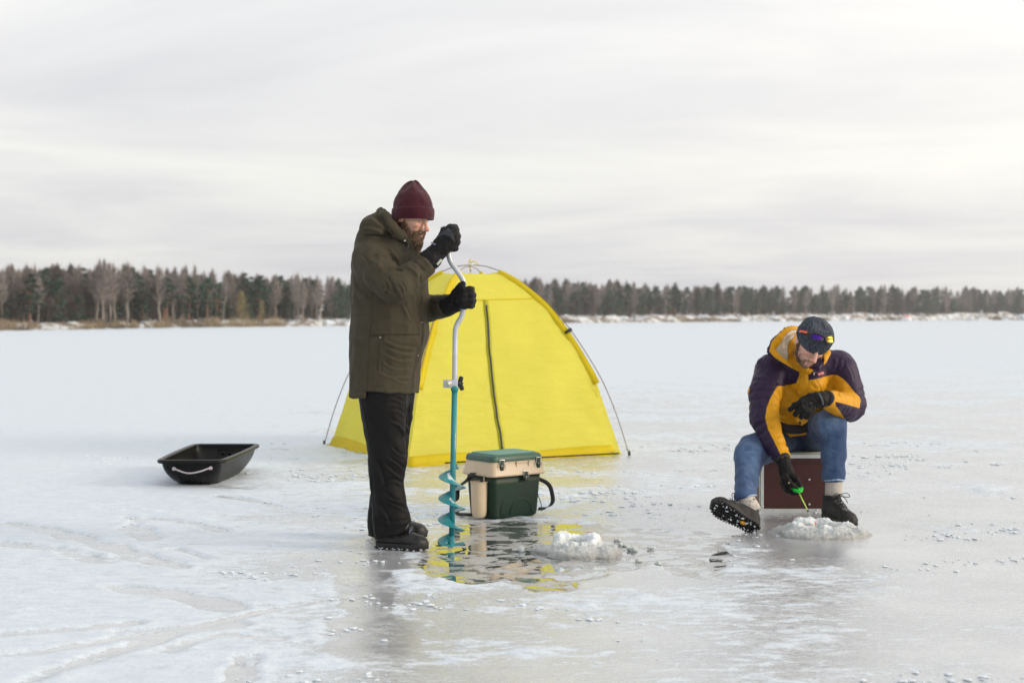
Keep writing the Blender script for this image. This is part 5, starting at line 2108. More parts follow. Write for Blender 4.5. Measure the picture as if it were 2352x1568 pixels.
def low_beard(rg):
    a = rg.uniform(-1.2, 1.2)
    z = rg.uniform(-.19, -.10)
    r = .036 * (1 - max(0, -.13 - z) * 5)
    return (.062 + r * cos(a), r * sin(a), z), (cos(a) * .4, sin(a) * .5, -1)
hv2, hf2, hc2 = hairs(TH1, HS, 1500, low_beard, .026, .4, .00045, [S(52, 42, 33), S(88, 70, 54), S(150, 130, 108)], 5)
hf2 = [[i + len(hv) for i in q] for q in hf2]
def stache(rg):
    a = rg.uniform(-1, 1)
    return (.102 - .018 * abs(a), .028 * a, rg.uniform(-.056, -.049) - .010 * abs(a)), (.35, a * .8, -.8)
hv3, hf3, hc3 = hairs(TH1, HS, 260, stache, .009, .3, .0004, [S(92, 68, 48), S(122, 94, 68), S(74, 54, 40)], 6)
hf3 = [[i + len(hv) + len(hv2) for i in q] for q in hf3]
obj('hair_strands', hv + hv2 + hv3, hf + hf2 + hf3, m_hair, beard, smooth=False, attrs={'col': hcl + hc2 + hc3})
def brow(rg):
    s_ = rg.choice((-1, 1)); t = rg.random()
    return (.091 - .012 * t, s_ * (.014 + .036 * t), .016 + .005 * sin(t * 3) + rg.uniform(-.0025, .0025)), (.4, s_ * .9, -.15)
hv, hf, hcl = hairs(TH1, HS, 420, brow, .010, .2, .0004, [S(120, 84, 56), S(96, 66, 44)], 7, .3)
obj('eyebrows', hv, hf, m_hair, man, smooth=False, attrs={'col': hcl})

# ---- knit hat
m_maroon = mat('maroon_knit', S(60, 14, 28), .85, var=.16, vscale=160, bump=.5, bscale=700, sheen=.25, stretch=(1, 1, .4), spec=.15)
hatc = B(948.2, 504.5, 7.27)
RHAT = frame((cos(radians(-14)), sin(radians(-14)), .0), (0.0, 0, 1))
rings = [(.004, 0, .098, .090, 1), (-.001, 0, .104, .096, 1), (.004, 0, .1065, .0985, 1), (.030, 0, .1085, .1005, 1), (.053, .000, .1075, .0995, 1), (.058, 0, .1045, .0965, 1), (.055, 0, .1015, .0930, 1),
         (.066, 0, .1000, .092, 1), (.090, -.001, .0955, .088, 1), (.115, -.002, .086, .080, 1), (.140, -.002, .072, .067, 1), (.160, -.002, .056, .052, 1), (.176, -.001, .042, .038, .7), (.188, .002, .030, .024, .5), (.196, .004, .018, .013, .2), (.1985, .005, .002, .002, 0)]
hat = knit_hat('knit_hat', (RHAT, hatc), rings, m_maroon, man, ribs=150, amp=.0011, segs=420)
V = np.array([tuple(v.co) for v in hat.data.vertices])
off_ = np.array(wloc(man))
q_ = (V + off_ - hatc) @ RHAT
# gathered crown: three soft pleats, and a sag at the back
a_ = np.arctan2(q_[:, 1], q_[:, 0] - .002)
k_ = sm(q_[:, 2], .12, .175)
V += ((q_ / (np.linalg.norm(q_, axis=1)[:, None] + 1e-9) * (k_ * (.006 * np.sin(4 * a_ + .6) - .004))[:, None]) @ RHAT.T)
w_ = np.stack([q_[:, 0] * 14, q_[:, 1] * 14, q_[:, 2] * 34], 1)

hat.data.vertices.foreach_set('co', V.ravel())

# ---- parka
m_olive = attr_mat('olive_parka_cloth', .78, .35, 700, sheen=.02, spec=.15, var=.07, vscale=30, dist=.0012, crease=.7, cscale=7.0)
prof = np.array([  # v, left, right, half depth
    (545, 850, 935, .085), (560, 836, 948, .125), (575, 824, 957, .165), (590, 816.5, 964, .195), (610, 812.5, 971, .215), (640, 810, 978, .222), (680, 808.8, 981, .220), (720, 808.3, 982, .215),
    (765, 808, 982, .210), (800, 807.6, 973, .212), (830, 807, 965.5, .216), (860, 806.8, 961, .220), (890, 807.5, 957.5, .224), (915, 808.5, 955, .226)])
pz = np.array([B(0, r[0])[2] for r in prof]); px0 = np.array([B(r[1], r[0])[0] for r in prof]); px1 = np.array([B(r[2], r[0])[0] for r in prof]); pd = prof[:, 3]
o_ = np.argsort(pz)
TW = radians(-12)


def torso(g):
    z = g[..., 2]
    a, b_, d = np.interp(z, pz[o_], px0[o_]), np.interp(z, pz[o_], px1[o_]), np.interp(z, pz[o_], pd[o_])
    x = g[..., 0] - (a + b_) / 2
    y = g[..., 1] - YB
    xr, yr = x * cos(TW) + y * sin(TW), -x * sin(TW) + y * cos(TW)
    rx = (b_ - a) / 2
    e = 2.3
    k = ((abs(xr) / rx) ** e + (abs(yr) / d) ** e) ** (1 / e)
    q = (k - 1) * np.minimum(rx, d) * .95
    return np.maximum(q, z - pz.max())


f = Field((B(790, 0)[0], 6.86, B(0, 930)[2]), (B(1052, 0)[0], 7.72, B(0, 462)[2]), .0062)
f.op(torso, (-9, 6, .5), (9, 8, 1.6))
f.cap(B(848, 566), B(905, 560), .075, .06, .03, flat=(0, 1, 0), fac=1.6)
# hem cut: rear tail hangs lower than the front panel
hz = lambda g: np.where(g[..., 0] < B(847, 0)[0], B(0, 908.5)[2], B(0, 892)[2] - (g[..., 0] - B(847, 0)[0]) * .10)
f.op(lambda g: hz(g) - g[..., 2], (-9, 6, .5), (9, 8, 1.0), .0, 'i')
# hollow skirt: open from below
f.op(lambda g: torso(g) + .012 + 1000 * (g[..., 2] > B(0, 862)[2]), (-9, 6, .5), (9, 8, .93), .004, 's')
# near arm
armN = [B(852, 604, 7.145), B(876, 634, 7.07), B(905, 663, 7.02), B(915, 662, 7.01), B(945, 634, 7.05), B(981, 604, 7.10)]
f.chain(armN, [.085, .081, .078, .073, .064, .0575], .018)
f.cap(B(846, 590, 7.18), B(860, 604, 7.12), .080, .082, .03)
# far arm
armF = [B(885, 604, 7.46), B(915, 680, 7.52), B(985, 709, 7.44), B(1029, 702.5, 7.27)]
f.chain(armF, [.085, .080, .068, .060], .02)
# cut the cuffs square
for (cp, dr) in ((B(980.5, 603.5, 7.10), B(1012, 572, 7.12) - B(960, 622, 7.08)), (B(1029, 702, 7.27), B(1060, 690, 7.23) - B(1000, 709, 7.40))):
    dr = dr / np.linalg.norm(dr)
    rr_ = .062
    f.cap(cp + dr * .042, cp + dr * .16, .10, .10, 0, 's') if False else None
    f.op((lambda cp, dr: lambda g: np.maximum(-((g - cp) @ dr), np.linalg.norm(g - cp, axis=-1) - .13))(cp, dr), cp - .13, cp + .13, .0, 's')
    # sleeve opening
    f.cap(cp - dr * .03, cp + dr * .05, .044, .050, .003, 's')
# hood lying on the back
f.ell(B(866, 536), (.098, .150, .062), np.array([[cos(.62), 0, -sin(.62)], [0, 1, 0], [sin(.62), 0, cos(.62)]]), .02)
f.ell(B(845, 545), (.050, .135, .048), k=.02)
f.chain([B(876, 484, 7.29), B(884, 494, 7.20), B(900, 520, 7.185), B(918, 543, 7.19), B(935, 563, 7.22), B(947, 578, 7.25)], [.014, .020, .024, .026, .025, .020], .018)
f.chain([B(876, 484, 7.29), B(886, 494, 7.38), B(904, 520, 7.40), B(925, 545, 7.385), B(944, 566, 7.33), B(949, 578, 7.28)], [.014, .020, .024, .026, .025, .020], .018)
f.chain([B(850, 520, 7.2), B(878, 489, 7.28)], [.05, .016], .03)
f.chain([B(850, 520, 7.4), B(878, 489, 7.32)], [.05, .016], .03)
f.cap(B(905, 492, 7.29), B(922, 556, 7.29), .078, .062, .008, 's', flat=(1, 0, 0), fac=.78)
f.cap(B(920, 555), B(945, 600), .05, .05, .03)
V, Q = f.mesh()
V = relax(V, Q, 2, .5)
Nn = normals(V, Q)
p = UV(V, 7.2)
D1 = lambda L: [(775.2 + x * .238, 390.5 + y * .238) for x, y in L]
D9 = lambda L: [(735 + x * .3222, 585.7 + y * .3222) for x, y in L]
D2 = lambda L: [(775.2 + x * .3478, 746.5 + y * .3478) for x, y in L]
ST = [
    # seams
    (D9([(395, 235), (390, 350), (380, 480), (365, 650), (350, 865)]), 1.3, .0035, 'c'),
    (D9([(232, 435), (310, 436), (385, 440)]), 1.1, .002, 'c'),
    (D9([(390, 445), (550, 462), (700, 490)]), 1.1, .002, 'c'),
    (D9([(375, 574), (540, 570), (700, 571)]), 1.5, .006, 'c'), (D9([(375, 563), (540, 558), (700, 559)]), 2.4, .0035, 'r'),
    (D9([(700, 490), (700, 570)]), 1.2, .003, 'c'),
    (D9([(440, 580), (432, 700), (425, 815)]), 1.3, .004, 'c'), (D9([(460, 580), (455, 700), (452, 815)]), 1.2, .003, 'c'), (D9([(450, 580), (444, 700), (438, 815)]), 1.6, .002, 'r'),
    (D9([(428, 640), (422, 800), (418, 930)]), 1.0, .0015, 'c'),
    (D9([(745, 160), (735, 260), (722, 400), (728, 480)]), 1.6, .005, 'c'),
    (D9([(728, 480), (722, 600), (700, 700), (680, 820), (658, 950)]), 1.8, .006, 'c'), (D9([(712, 620), (690, 720), (670, 820), (650, 940)]), 2.4, .0035, 'r'),
    (D2([(215, 397), (350, 408), (490, 425)]), 1.0, .0018, 'c'), (D2([(95, 430), (150, 432), (205, 436)]), 1.0, .0018, 'c'),
    (D2([(212, 352), (205, 415)]), 1.2, .004, 'c'),
    (D1([(330, 650), (430, 660), (500, 700), (560, 760)]), 1.2, .002, 'c'),
    (D1([(290, 640), (420, 640), (560, 670), (680, 740)]), 2.0, .006, 'c'),
    (D1([(430, 480), (520, 590), (610, 690), (680, 740)]), 1.4, .0025, 'c'),
    # sleeve folds
    (D1([(380, 812), (470, 822), (560, 862)]), 3.2, .006, 's'), (D1([(500, 770), (560, 840), (600, 900)]), 3.6, .008, 'r'),
    (D1([(545, 860), (590, 900), (600, 950)]), 2.2, .007, 'c'), (D1([(430, 990), (520, 955), (640, 965)]), 3.2, .006, 'r'),
    (D1([(520, 985), (580, 975), (650, 985)]), 2.0, .006, 'c'), (D1([(540, 1060), (570, 1110), (600, 1180)]), 2.2, .006, 'c'),
    (D1([(500, 1090), (520, 1150), (500, 1220)]), 2.4, .006, 's'), (D1([(480, 1080), (500, 1160), (640, 1255)]), 2.2, .005, 'r'),
    (D1([(590, 1130), (640, 1190), (650, 1250)]), 2.8, .005, 'r'), (D1([(640, 1090), (680, 1150), (690, 1210)]), 2.6, .004, 's'),
    (D1([(260, 830), (330, 920), (390, 1010)]), 4.0, .004, 's'), (D1([(330, 870), (430, 930), (470, 1010)]), 4.5, .004, 'r'),
    (D1([(300, 1060), (400, 1120), (480, 1200)]), 3.2, .004, 's'),
    (D1([(760, 845), (820, 850), (880, 890), (930, 960)]), 3.0, .005, 's'), (D1([(740, 880), (800, 920), (860, 980)]), 3.2, .005, 'c'),
    (D1([(690, 940), (760, 980), (820, 1050)]), 3.6, .004, 'r'), (D1([(880, 850), (910, 900), (950, 920)]), 2.4, .004, 'c'),
    # body folds
    (D9([(470, 595), (560, 640), (690, 660)]), 3.6, .005, 's'), (D9([(470, 640), (580, 690), (680, 700)]), 3.6, .005, 's'),
    (D9([(450, 680), (560, 740), (670, 745)]), 3.6, .005, 's'), (D9([(450, 740), (540, 800), (660, 800)]), 3.6, .004, 's'),
    (D9([(430, 820), (520, 860), (650, 860)]), 3.6, .004, 's'), (D9([(520, 860), (590, 900), (640, 900)]), 3.0, .003, 's'),
    (D9([(240, 260), (280, 340), (330, 420)]), 5.0, .004, 's'), (D9([(250, 180), (300, 260), (390, 330)]), 4.0, .004, 's'),
    (D9([(600, 340), (640, 420), (660, 470)]), 4.0, .004, 's'), (D9([(680, 260), (690, 360), (700, 440)]), 3.5, .004, 's'),
    (D9([(240, 760), (290, 800), (330, 860)]), 4.0, .003, 's'), (D9([(250, 600), (300, 700), (290, 800)]), 5.0, .003, 's'),
    (D9([(760, 330), (800, 350), (850, 350)]), 3.5, .004, 's'), (D9([(790, 400), (850, 395), (900, 370)]), 3.5, .004, 'r'), (D9([(840, 320), (850, 370), (860, 420)]), 3.0, .003, 'c'),
    # hood folds
    (D1([(230, 560), (330, 560), (450, 600)]), 4.5, .006, 's'), (D1([(300, 470), (380, 520), (470, 600)]), 4.5, .005, 'r'), (D1([(390, 410), (400, 480), (480, 560)]), 2.6, .004, 'c'),
]
d = strokes(V, Nn, 7.2, ST)
sc_ = np.stack([V[:, 0] * 7, V[:, 1] * 7, V[:, 2] * 5.0], 1)
d = d * 1.3 + .005 * fbm(sc_, 3, 12, .55) + .005 * (.5 - abs(vnoise(V * (16, 16, 11), 14)))
V = V + Nn * d[:, None] * 1.45
col = np.tile(np.array(S(62, 58, 46)), (len(V), 1))
ins = np.linalg.norm((V - B(905, 500))[:, [0, 2]], axis=1)
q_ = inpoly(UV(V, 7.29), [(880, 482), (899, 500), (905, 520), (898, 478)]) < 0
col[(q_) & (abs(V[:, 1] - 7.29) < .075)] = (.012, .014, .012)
obj('parka', V, Q, m_olive, man, attrs={'col': col})
# blue fleece neckband, drawcord, press studs, zip pull
m_blue = mat('blue_fleece', S(62, 88, 134), .9, bump=.6, bscale=300)
MB().tube(crv([B(894, 503, 7.205), B(903, 516, 7.185), B(915, 533, 7.185), B(928, 549, 7.20), B(938, 560, 7.23)], 20), .0085, 8).build('fleece_neckband', m_blue, man)
m_cord = mat('dark_cord', S(52, 58, 58), .5)
dc = MB()
dc.tube(crv([B(938, 559, 7.17), B(937, 568, 7.15), B(932, 573, 7.145), B(927, 569, 7.15)], 14), .0022, 6)
dc.tube([B(937.5, 562, 7.165), B(937, 569, 7.155)], .0045, 8)
dc.build('drawcord', m_cord, man)
MB().tube([B(929.5, 553.5, 7.172), B(929.5, 553.5, 7.160)], .005, 10).build('press_stud', m_steel, man)
for (u, v) in ((969, 741), (958.5, 817), (947, 893), (878, 773)):
    pp = B(u, v, 7.12)
    # find the cloth in front of this column
    W = UV(V, 7.2); s_ = np.argmin(((W - (u, v)) ** 2).sum(1) + 400 * (V[:, 1] > 7.32))
    pp = V[s_]
    MB().tube([pp + (0, .002, 0), pp + (0, -.004, 0)], .0036, 8).build('press_stud', m_steel, man)

# ---- gloves
m_glove = attr_mat('black_glove_cloth', .62, .5, 220, sheen=.02, spec=.2, var=.2, vscale=60, dist=.003)
BLK = np.array((.0038, .0038, .0046))


def hi_col(V, Nn, c):
    p = UV(V, 7.12)
    s_ = (inpoly(p, [(1003, 545), (1018, 531), (1033, 524), (1043, 540), (1047, 560), (1036, 545), (1020, 539)]) < 0) & (Nn[:, 1] < 0)
    c[s_] = S(52, 55, 60)
    return c


gh = glove('glove', hand_hi['palm'], hand_hi['fingers'], [(B(975, 608, 7.105), .050), (B(984, 599, 7.11), .052), (B(992, 592, 7.115), .0505), (B(1003, 580, 7.12), .043), (B(1014, 568, 7.12), .042)], m_glove, man, BLK, .0135, .0038, 21, colfn=hi_col)
MB().box(B(1009, 602, 7.072), (.012, .004, .034), frame((.75, -.1, -.65), (0.65, 0, .75)) @ rz(0), bev=.0015).build('white_tag', mat('white_tag', S(190, 196, 184), .5), gh)
MB().box(B(995, 559.5, 7.068), (.026, .005, .007), frame((.9, 0, -.42), (.42, 0, .9)), bev=.0015).build('buckle', mat('grey_buckle', S(96, 104, 120), .35), gh)
gl = glove('glove', hand_lo['palm'], hand_lo['fingers'], [(B(1020, 703, 7.30), .046), (B(1030, 701, 7.265), .050), (B(1042, 697, 7.24), .046)], m_glove, man, BLK, .0135, .0038, 22)
MB().tube([B(1053, 707.5, 7.15), B(1072, 709.5, 7.145)], .0035, 6).build('glove_trim', m_blk, gl)

# ---- trousers
m_trs = attr_mat('black_trouser_cloth', .62, .25, 500, sheen=0, spec=.15, var=.15, vscale=30, dist=.001, crease=.7, cscale=7.0)
f = Field((B(800, 0)[0], 6.93, .012), (B(975, 0)[0], 7.72, B(0, 868)[2]), .0065)
nl = [(905, 821, 934), (940, 828, 933), (985, 837, 931.5), (1025, 843, 930.5), (1060, 846, 933), (1085, 848, 929), (1112, 850, 925), (1150, 853, 931), (1188, 856, 940), (1215, 859, 942.5), (1240, 861, 944)]
fl_ = [(905, 850, 951), (960, 856, 944.5), (1010, 860, 939), (1049, 860, 935.5), (1090, 857, 926), (1150, 851, 928), (1200, 846.5, 934), (1226, 846, 937)]
s_of = lambda Y: Y / FPX


def leg_pts(tab, Y0, Y1, sx=1.0):
    pts, rs = [], []
    for (v, a, b_) in tab:
        t = (v - 905) / 330
        Y = Y0 + (Y1 - Y0) * t
        pts.append(P((a + b_) / 2, v, Y)); rs.append((b_ - a) / 2 * s_of(Y) * sx)
    return pts, rs


pn, rn = leg_pts(nl, 7.20, 7.15)
f.chain(pn, rn, .01, flat=(0, 1, 0), fac=.88)
pf, rf = leg_pts(fl_, 7.41, 7.50)
f.chain(pf, rf, .01, flat=(0, 1, 0), fac=.88)
f.cap(B(884, 885), B(884, 915), .125, .12, .03, flat=(0, 1, 0), fac=1.4)
# hems: near leg slants down to the heel
f.op(lambda g: np.where(g[..., 1] < 7.325, B(0, 1226, 7.15)[2] - (g[..., 0] - B(900, 0, 7.15)[0]) * -.30, B(0, 1222, 7.5)[2] - (g[..., 0] - B(890, 0)[0]) * -.25) - g[..., 2], (-9, 6, -.1), (9, 8, .3), 0, 'i')
V, Q = f.mesh()
V = relax(V, Q, 1)
Nn = normals(V, Q)
z_ = V[:, 2]
legc = np.where(V[:, 1] < 7.325, 0, 1)
ST = [
    (D2([(205, 850), (225, 1000), (235, 1150), (245, 1300)]), 1.6, .003, 'c'), (D2([(165, 480), (200, 640), (225, 820)]), 1.4, .002, 'c'),
    (D2([(445, 450), (447, 600), (440, 760)]), 2.0, .004, 'c'),
    (D2([(300, 490), (380, 480), (440, 520)]), 3.5, .006, 's'), (D2([(330, 560), (400, 560), (445, 600)]), 3.5, .006, 's'),
    (D2([(395, 650), (425, 690), (440, 740)]), 3.0, .006, 'r'), (D2([(340, 620), (400, 650), (430, 700)]), 4, .005, 's'),
    (D2([(360, 800), (410, 850), (450, 870)]), 3.0, .006, 's'), (D2([(330, 860), (400, 910), (440, 960)]), 3.2, .007, 's'), (D2([(300, 900), (370, 960), (430, 1010)]), 3.5, .006, 's'),
    (D2([(250, 870), (300, 1000), (310, 1080)]), 4.5, .006, 's'), (D2([(300, 1040), (380, 1020), (430, 1060)]), 3.5, .006, 's'),
    (D2([(310, 1100), (380, 1150), (440, 1160)]), 3.5, .007, 's'), (D2([(330, 1150), (420, 1200), (465, 1230)]), 4.0, .008, 's'), (D2([(260, 1150), (330, 1250), (360, 1330)]), 4.0, .006, 's'),
    (D2([(290, 1280), (370, 1290), (470, 1290)]), 3.5, .006, 's'), (D2([(300, 1360), (390, 1350), (480, 1310)]), 3.5, .005, 's'),
    (D2([(240, 1230), (255, 1300), (265, 1400)]), 3.0, .006, 'r'), (D2([(215, 1000), (218, 1120), (216, 1250)]), 2.5, .004, 's'),
    (D2([(460, 600), (480, 680), (470, 760)]), 3, .004, 's')]
d = strokes(V, Nn, 7.15, ST) * 1.5
ac = np.stack([V[:, 0] * 8, V[:, 1] * 8, V[:, 2] * 4 + V[:, 0] * 3], 1)
d += .006 * fbm(ac, 3, 41 , .5) + .004 * (.5 - abs(vnoise(np.stack([V[:, 0] * 14 + V[:, 2] * 7, V[:, 1] * 14, V[:, 2] * 10], 1), 42)))
V = V + Nn * d[:, None]
V[:, 2] = np.maximum(V[:, 2], .008)
col = np.tile(np.array((.0048, .0048, .0054)), (len(V), 1))
trs = obj('trousers', V, Q, m_trs, man, attrs={'col': col})

# ---- boots
rg = random.Random(77)
m_boot = attr_mat('black_boot_leather', .45, .5, 300, spec=.45, var=.25, vscale=80, dist=.002)
m_sole = mat('black_rubber', (.006, .006, .006), .6, var=.3, vscale=60, bump=.4, bscale=200)
m_lace1 = mat('flecked_lace', S(60, 64, 72), .7, var=.8, vscale=160, dirt=(S(180, 190, 210), .55, 500))
yn = radians(-16)
Rn = frame((cos(yn), sin(yn), 0), (0, 0, 1))
h0 = G(872, 1261); t0 = G(984, 1266)
bo, Lb = boot(man, (P(896, 1262, 7.13)[0], 7.16, 0.0), Rn, False, m_boot, m_sole, (.005, .005, .0055), tall=.13, wide=1.08, s=.93, seed=5)
laces(bo, Lb, m_lace1, .125, s=1.0, bow=True)
boots_ = [(bo, Lb)]
yf = radians(-6)
Rf = frame((cos(yf), sin(yf), 0), (0, 0, 1))
bo, Lb = boot(man, (P(896, 1232, 7.52)[0], 7.53, 0.0), Rf, False, m_boot, m_sole, (.005, .005, .0055), tall=.13, wide=1.08, s=.93, seed=6)
laces(bo, Lb, m_lace1, .125, s=1.0, bow=False)
boots_.append((bo, Lb))

for bo, Lb in boots_:
    mb = MB()
    for k in range(46):
        x = rg.uniform(-.085, .212)
        p = Lb(x, -sole_w(x) * rg.uniform(.98, 1.12) * rg.choice((1, 1, 1, -1)), rg.uniform(0, .012))
        Vc, Fc = chunk(p, rg.uniform(.0015, .005), .7, rg, 5)
        mb.add(Vc, Fc)
    tag(mb.build('packed_snow', m_snow, bo), kind='stuff')
# ================================================================== SEATED MAN
man2 = thing('person', 'man in purple and ochre puffer jacket and jeans sitting on the dark red box', 'person', (P(1835, 1100, 8.4)[0], 8.4, 0))
p2, y2 = radians(40), radians(9)
fw2 = np.array((sin(y2) * cos(p2), -cos(y2) * cos(p2), -sin(p2)))
R2 = frame(fw2, (.24, 0, 1))
HS2 = 1.06
nose = P(1871, 833, 7.975)
hc2_ = nose - R2 @ (np.array((.127, 0, -.036)) * HS2)
T2 = (R2, hc2_)
Q2 = P

hand_r = dict(  # his right hand, holding the rod
    palm=[(P(1803, 1070, 8.0), P(1807, 1086, 7.985), .034, .040, (0, 1, 0), .8), (P(1806, 1084, 7.985), P(1812, 1104, 7.975), .041, .036, (.2, 1, 0), .75)],
    fingers=[([P(1818, 1090, 7.965), P(1829, 1100, 7.945), P(1836, 1112, 7.93), P(1838, 1121, 7.935)], 1.12),
             ([P(1803, 1092, 7.955), P(1811, 1104, 7.925), P(1820, 1114, 7.915), P(1828, 1120, 7.92)], 1.2),
             ([P(1802, 1106, 7.975), P(1807, 1124, 7.96), P(1820, 1131, 7.945), P(1832, 1132, 7.94)], 1.08),
             ([P(1800, 1102, 7.99), P(1801, 1118, 7.985), P(1811, 1128, 7.97), P(1822, 1130, 7.965)], 1.05),
             ([P(1798, 1098, 8.0), P(1797, 1110, 8.0), P(1804, 1121, 7.99), P(1812, 1124, 7.985)], 1.0)])
hand_l = dict(  # his left hand, resting on the knee
    palm=[(P(1893, 915, 7.985), P(1878, 918, 7.965), .034, .040, (0, 1, 0), .75), (P(1880, 920, 7.96), P(1857, 928, 7.95), .043, .040, (.1, 1, .2), .62)],
    fingers=[([P(1856, 918, 7.945), P(1840, 922, 7.935), P(1825, 930, 7.94), P(1815, 940, 7.95)], 1.2),
             ([P(1855, 927, 7.94), P(1842, 934, 7.93), P(1832, 944, 7.935), P(1826, 952, 7.945)], 1.22),
             ([P(1860, 935, 7.94), P(1850, 942, 7.93), P(1844, 951, 7.935), P(1840, 958, 7.945)], 1.18),
             ([P(1868, 938, 7.945), P(1861, 946, 7.935), P(1856, 953, 7.935), P(1852, 959, 7.94)], 1.1),
             ([P(1872, 908, 7.96), P(1860, 909, 7.955), P(1848, 914, 7.95), P(1840, 918, 7.95)], 1.1)])

SH_R, SH_L = P(1772, 848, 8.34), P(1934, 842, 8.34)
armR = [P(1773, 850, 8.32), P(1757, 905, 8.24), P(1756, 962, 8.17), P(1777, 1018, 8.09), P(1800, 1058, 8.01)]
armRr = [.098, .090, .082, .064, .043]
armL = [P(1930, 852, 8.34), P(1945, 892, 8.33), P(1953, 930, 8.30), P(1940, 934, 8.18), P(1915, 921, 8.05), P(1899, 915, 7.99)]
armLr = [.098, .092, .090, .078, .058, .046]

# ---- body
lo = np.array((P(1675, 0, 8.1)[0], 7.62, .03)); hi = np.array((P(2000, 0, 8.3)[0], 8.82, 1.19))
f = Field(lo, hi, .013, fine=[(0, hc2_[0] - .12, hc2_[0] + .12, .0036), (1, hc2_[1] - .15, hc2_[1] + .13, .0036), (2, hc2_[2] - .17, hc2_[2] + .15, .0036)])
head_ops(f, T2, HS2)
f.chain([hc2_ + R2 @ np.array((-.05, 0, -.04)), P(1852, 850, 8.36)], [.056, .06], .02)
f.chain([P(1852, 880, 8.44), P(1845, 930, 8.52), P(1835, 1000, 8.68)], [.09, .10, .11], .03, flat=(0, 1, 0), fac=.8)
f.chain(armR, [.055, .045, .04, .033, .028], .02)
f.chain(armL, [.055, .045, .04, .035, .03, .028], .02)
f.chain([P(1880, 1005, 8.66), P(1905, 972, 8.18), P(1915, 1100, 8.12), P(1914, 1170, 8.10)], [.07, .05, .035, .034], .03)
f.chain([P(1800, 1010, 8.66), P(1727, 1045, 8.10), P(1715, 1130, 7.84)], [.07, .05, .035], .03)
for h in (hand_r, hand_l):
    hand_field(f, h['palm'], h['fingers'], .0125, shrink=.004)
V, Q = f.mesh()
V = relax(V, Q, 1, .35)
col = head_color(V, T2, HS2, S(206, 166, 150), S(204, 134, 122))
obj('body', V, Q, m_skin, man2, attrs={'col': col})

# ---- short beard
Rm, c = T2
L1 = lambda *p: c + Rm @ (np.array(p) * HS2)
f = Field(c - .17, c + .17, .004)
for q in (-1, 1):
    f.chain([L1(.004, .066 * q, .008), L1(.008, .064 * q, -.035), L1(.024, .054 * q, -.070), L1(.052, .036 * q, -.094), L1(.070, 0, -.104)], [.0075, .010, .0125, .0145, .016], .012)
    f.chain([L1(.084, .028 * q, -.068), L1(.093, .014 * q, -.055), L1(.098, 0, -.0525)], [.0058, .006, .0062], .006)
    f.chain([L1(.083, .029 * q, -.068), L1(.076, .027 * q, -.09)], [.006, .010], .008)
f.ell(L1(.068, 0, -.106), np.array((.024, .028, .018)), Rm, .012)
f.ell(L1(.110, 0, -.0695), np.array((.020, .021, .0085)), Rm, .004, 's')
V, Q = f.mesh()
Nn = normals(V, Q)
q_ = ((V - c) @ Rm) / HS2
st_ = np.stack([q_[:, 0] * 170, q_[:, 1] * 170, q_[:, 2] * 60], 1)
V = V + Nn * (.002 * fbm(st_, 3, 4, .6))[:, None]
g1 = sm(q_[:, 0], .06, .095)
cc = np.array(S(84, 64, 52))[None] * (1 - g1)[:, None] + np.array(S(134, 106, 86))[None] * g1[:, None]
cc = cc * (1 + .35 * fbm(st_ * .8, 2, 8))[:, None]
beard = obj('beard', V, Q, m_hair, man2, attrs={'col': np.clip(cc, .01, 1)})
hv, hf, hcl = hairs(T2, HS2, 1500, jaw_region(-.118, side_top=.01), .011, .3, .0004, [S(74, 56, 44), S(110, 84, 66), S(144, 116, 94)], 13, .35)
obj('hair_strands', hv, hf, m_hair, beard, smooth=False, attrs={'col': hcl})

# ---- grey ribbed hat
m_greyk, n, l, b = mat_new('grey_marled_knit')
t = N(n, 'ShaderNodeTexCoord')
mpn = N(n, 'ShaderNodeMapping', i={'Scale': (1, 1, .55)}); l.new(t.outputs['Object'], mpn.inputs[0])
ns = N(n, 'ShaderNodeTexNoise', i={'Scale': 120.0, 'Detail': 4.0, 'Roughness': .75}); l.new(mpn.outputs[0], ns.inputs['Vector'])
r = ramp(n, [(.34, S(40, 46, 56)), (.52, S(66, 72, 83)), (.72, S(122, 127, 136))]); l.new(ns.outputs[0], r.inputs[0]); l.new(r.outputs[0], b.inputs['Base Color'])
b.inputs['Roughness'].default_value = .9; b.inputs['Specular IOR Level'].default_value = .15; b.inputs['Sheen Weight'].default_value = .08
bu = N(n, 'ShaderNodeBump', i={'Strength': .7, 'Distance': .003}); l.new(ns.outputs[0], bu.inputs['Height']); l.new(bu.outputs[0], b.inputs['Normal'])
th = radians(6)
RHT2 = R2 @ np.array([[cos(th), 0, sin(th)], [0, 1, 0], [-sin(th), 0, cos(th)]])
hat2c = hc2_ + R2 @ np.array((-.006, 0, .006)) * 1.0
rings = [(.002, 0, .093, .082, 1), (-.004, 0, .100, .090, 1), (.004, 0, .104, .094, 1), (.030, 0, .106, .097, 1), (.060, -.001, .105, .096, 1), (.081, -.003, .100, .092, 1), (.098, -.005, .090, .083, 1),
         (.112, -.006, .074, .069, 1), (.122, -.007, .053, .050, .9), (.128, -.007, .030, .028, .6), (.1305, -.007, .012, .011, .3), (.131, -.007, .001, .001, 0)]
hat2 = knit_hat('knit_hat', (RHT2, hat2c), rings, m_greyk, man2, ribs=52, amp=.0065, segs=496, knit=.0008, seed=9)

# ---- sunglasses pushed up on the hat
sg = thing('sunglasses', 'black framed mirrored sunglasses with orange temple pushed up on the grey hat', 'sunglasses', hat2c + R2 @ np.array((.10, 0, .07)))
m_frame = mat('black_frame_plastic', (.01, .01, .012), .3)
m_orange = mat('orange_temple', S(250, 96, 52), .4)


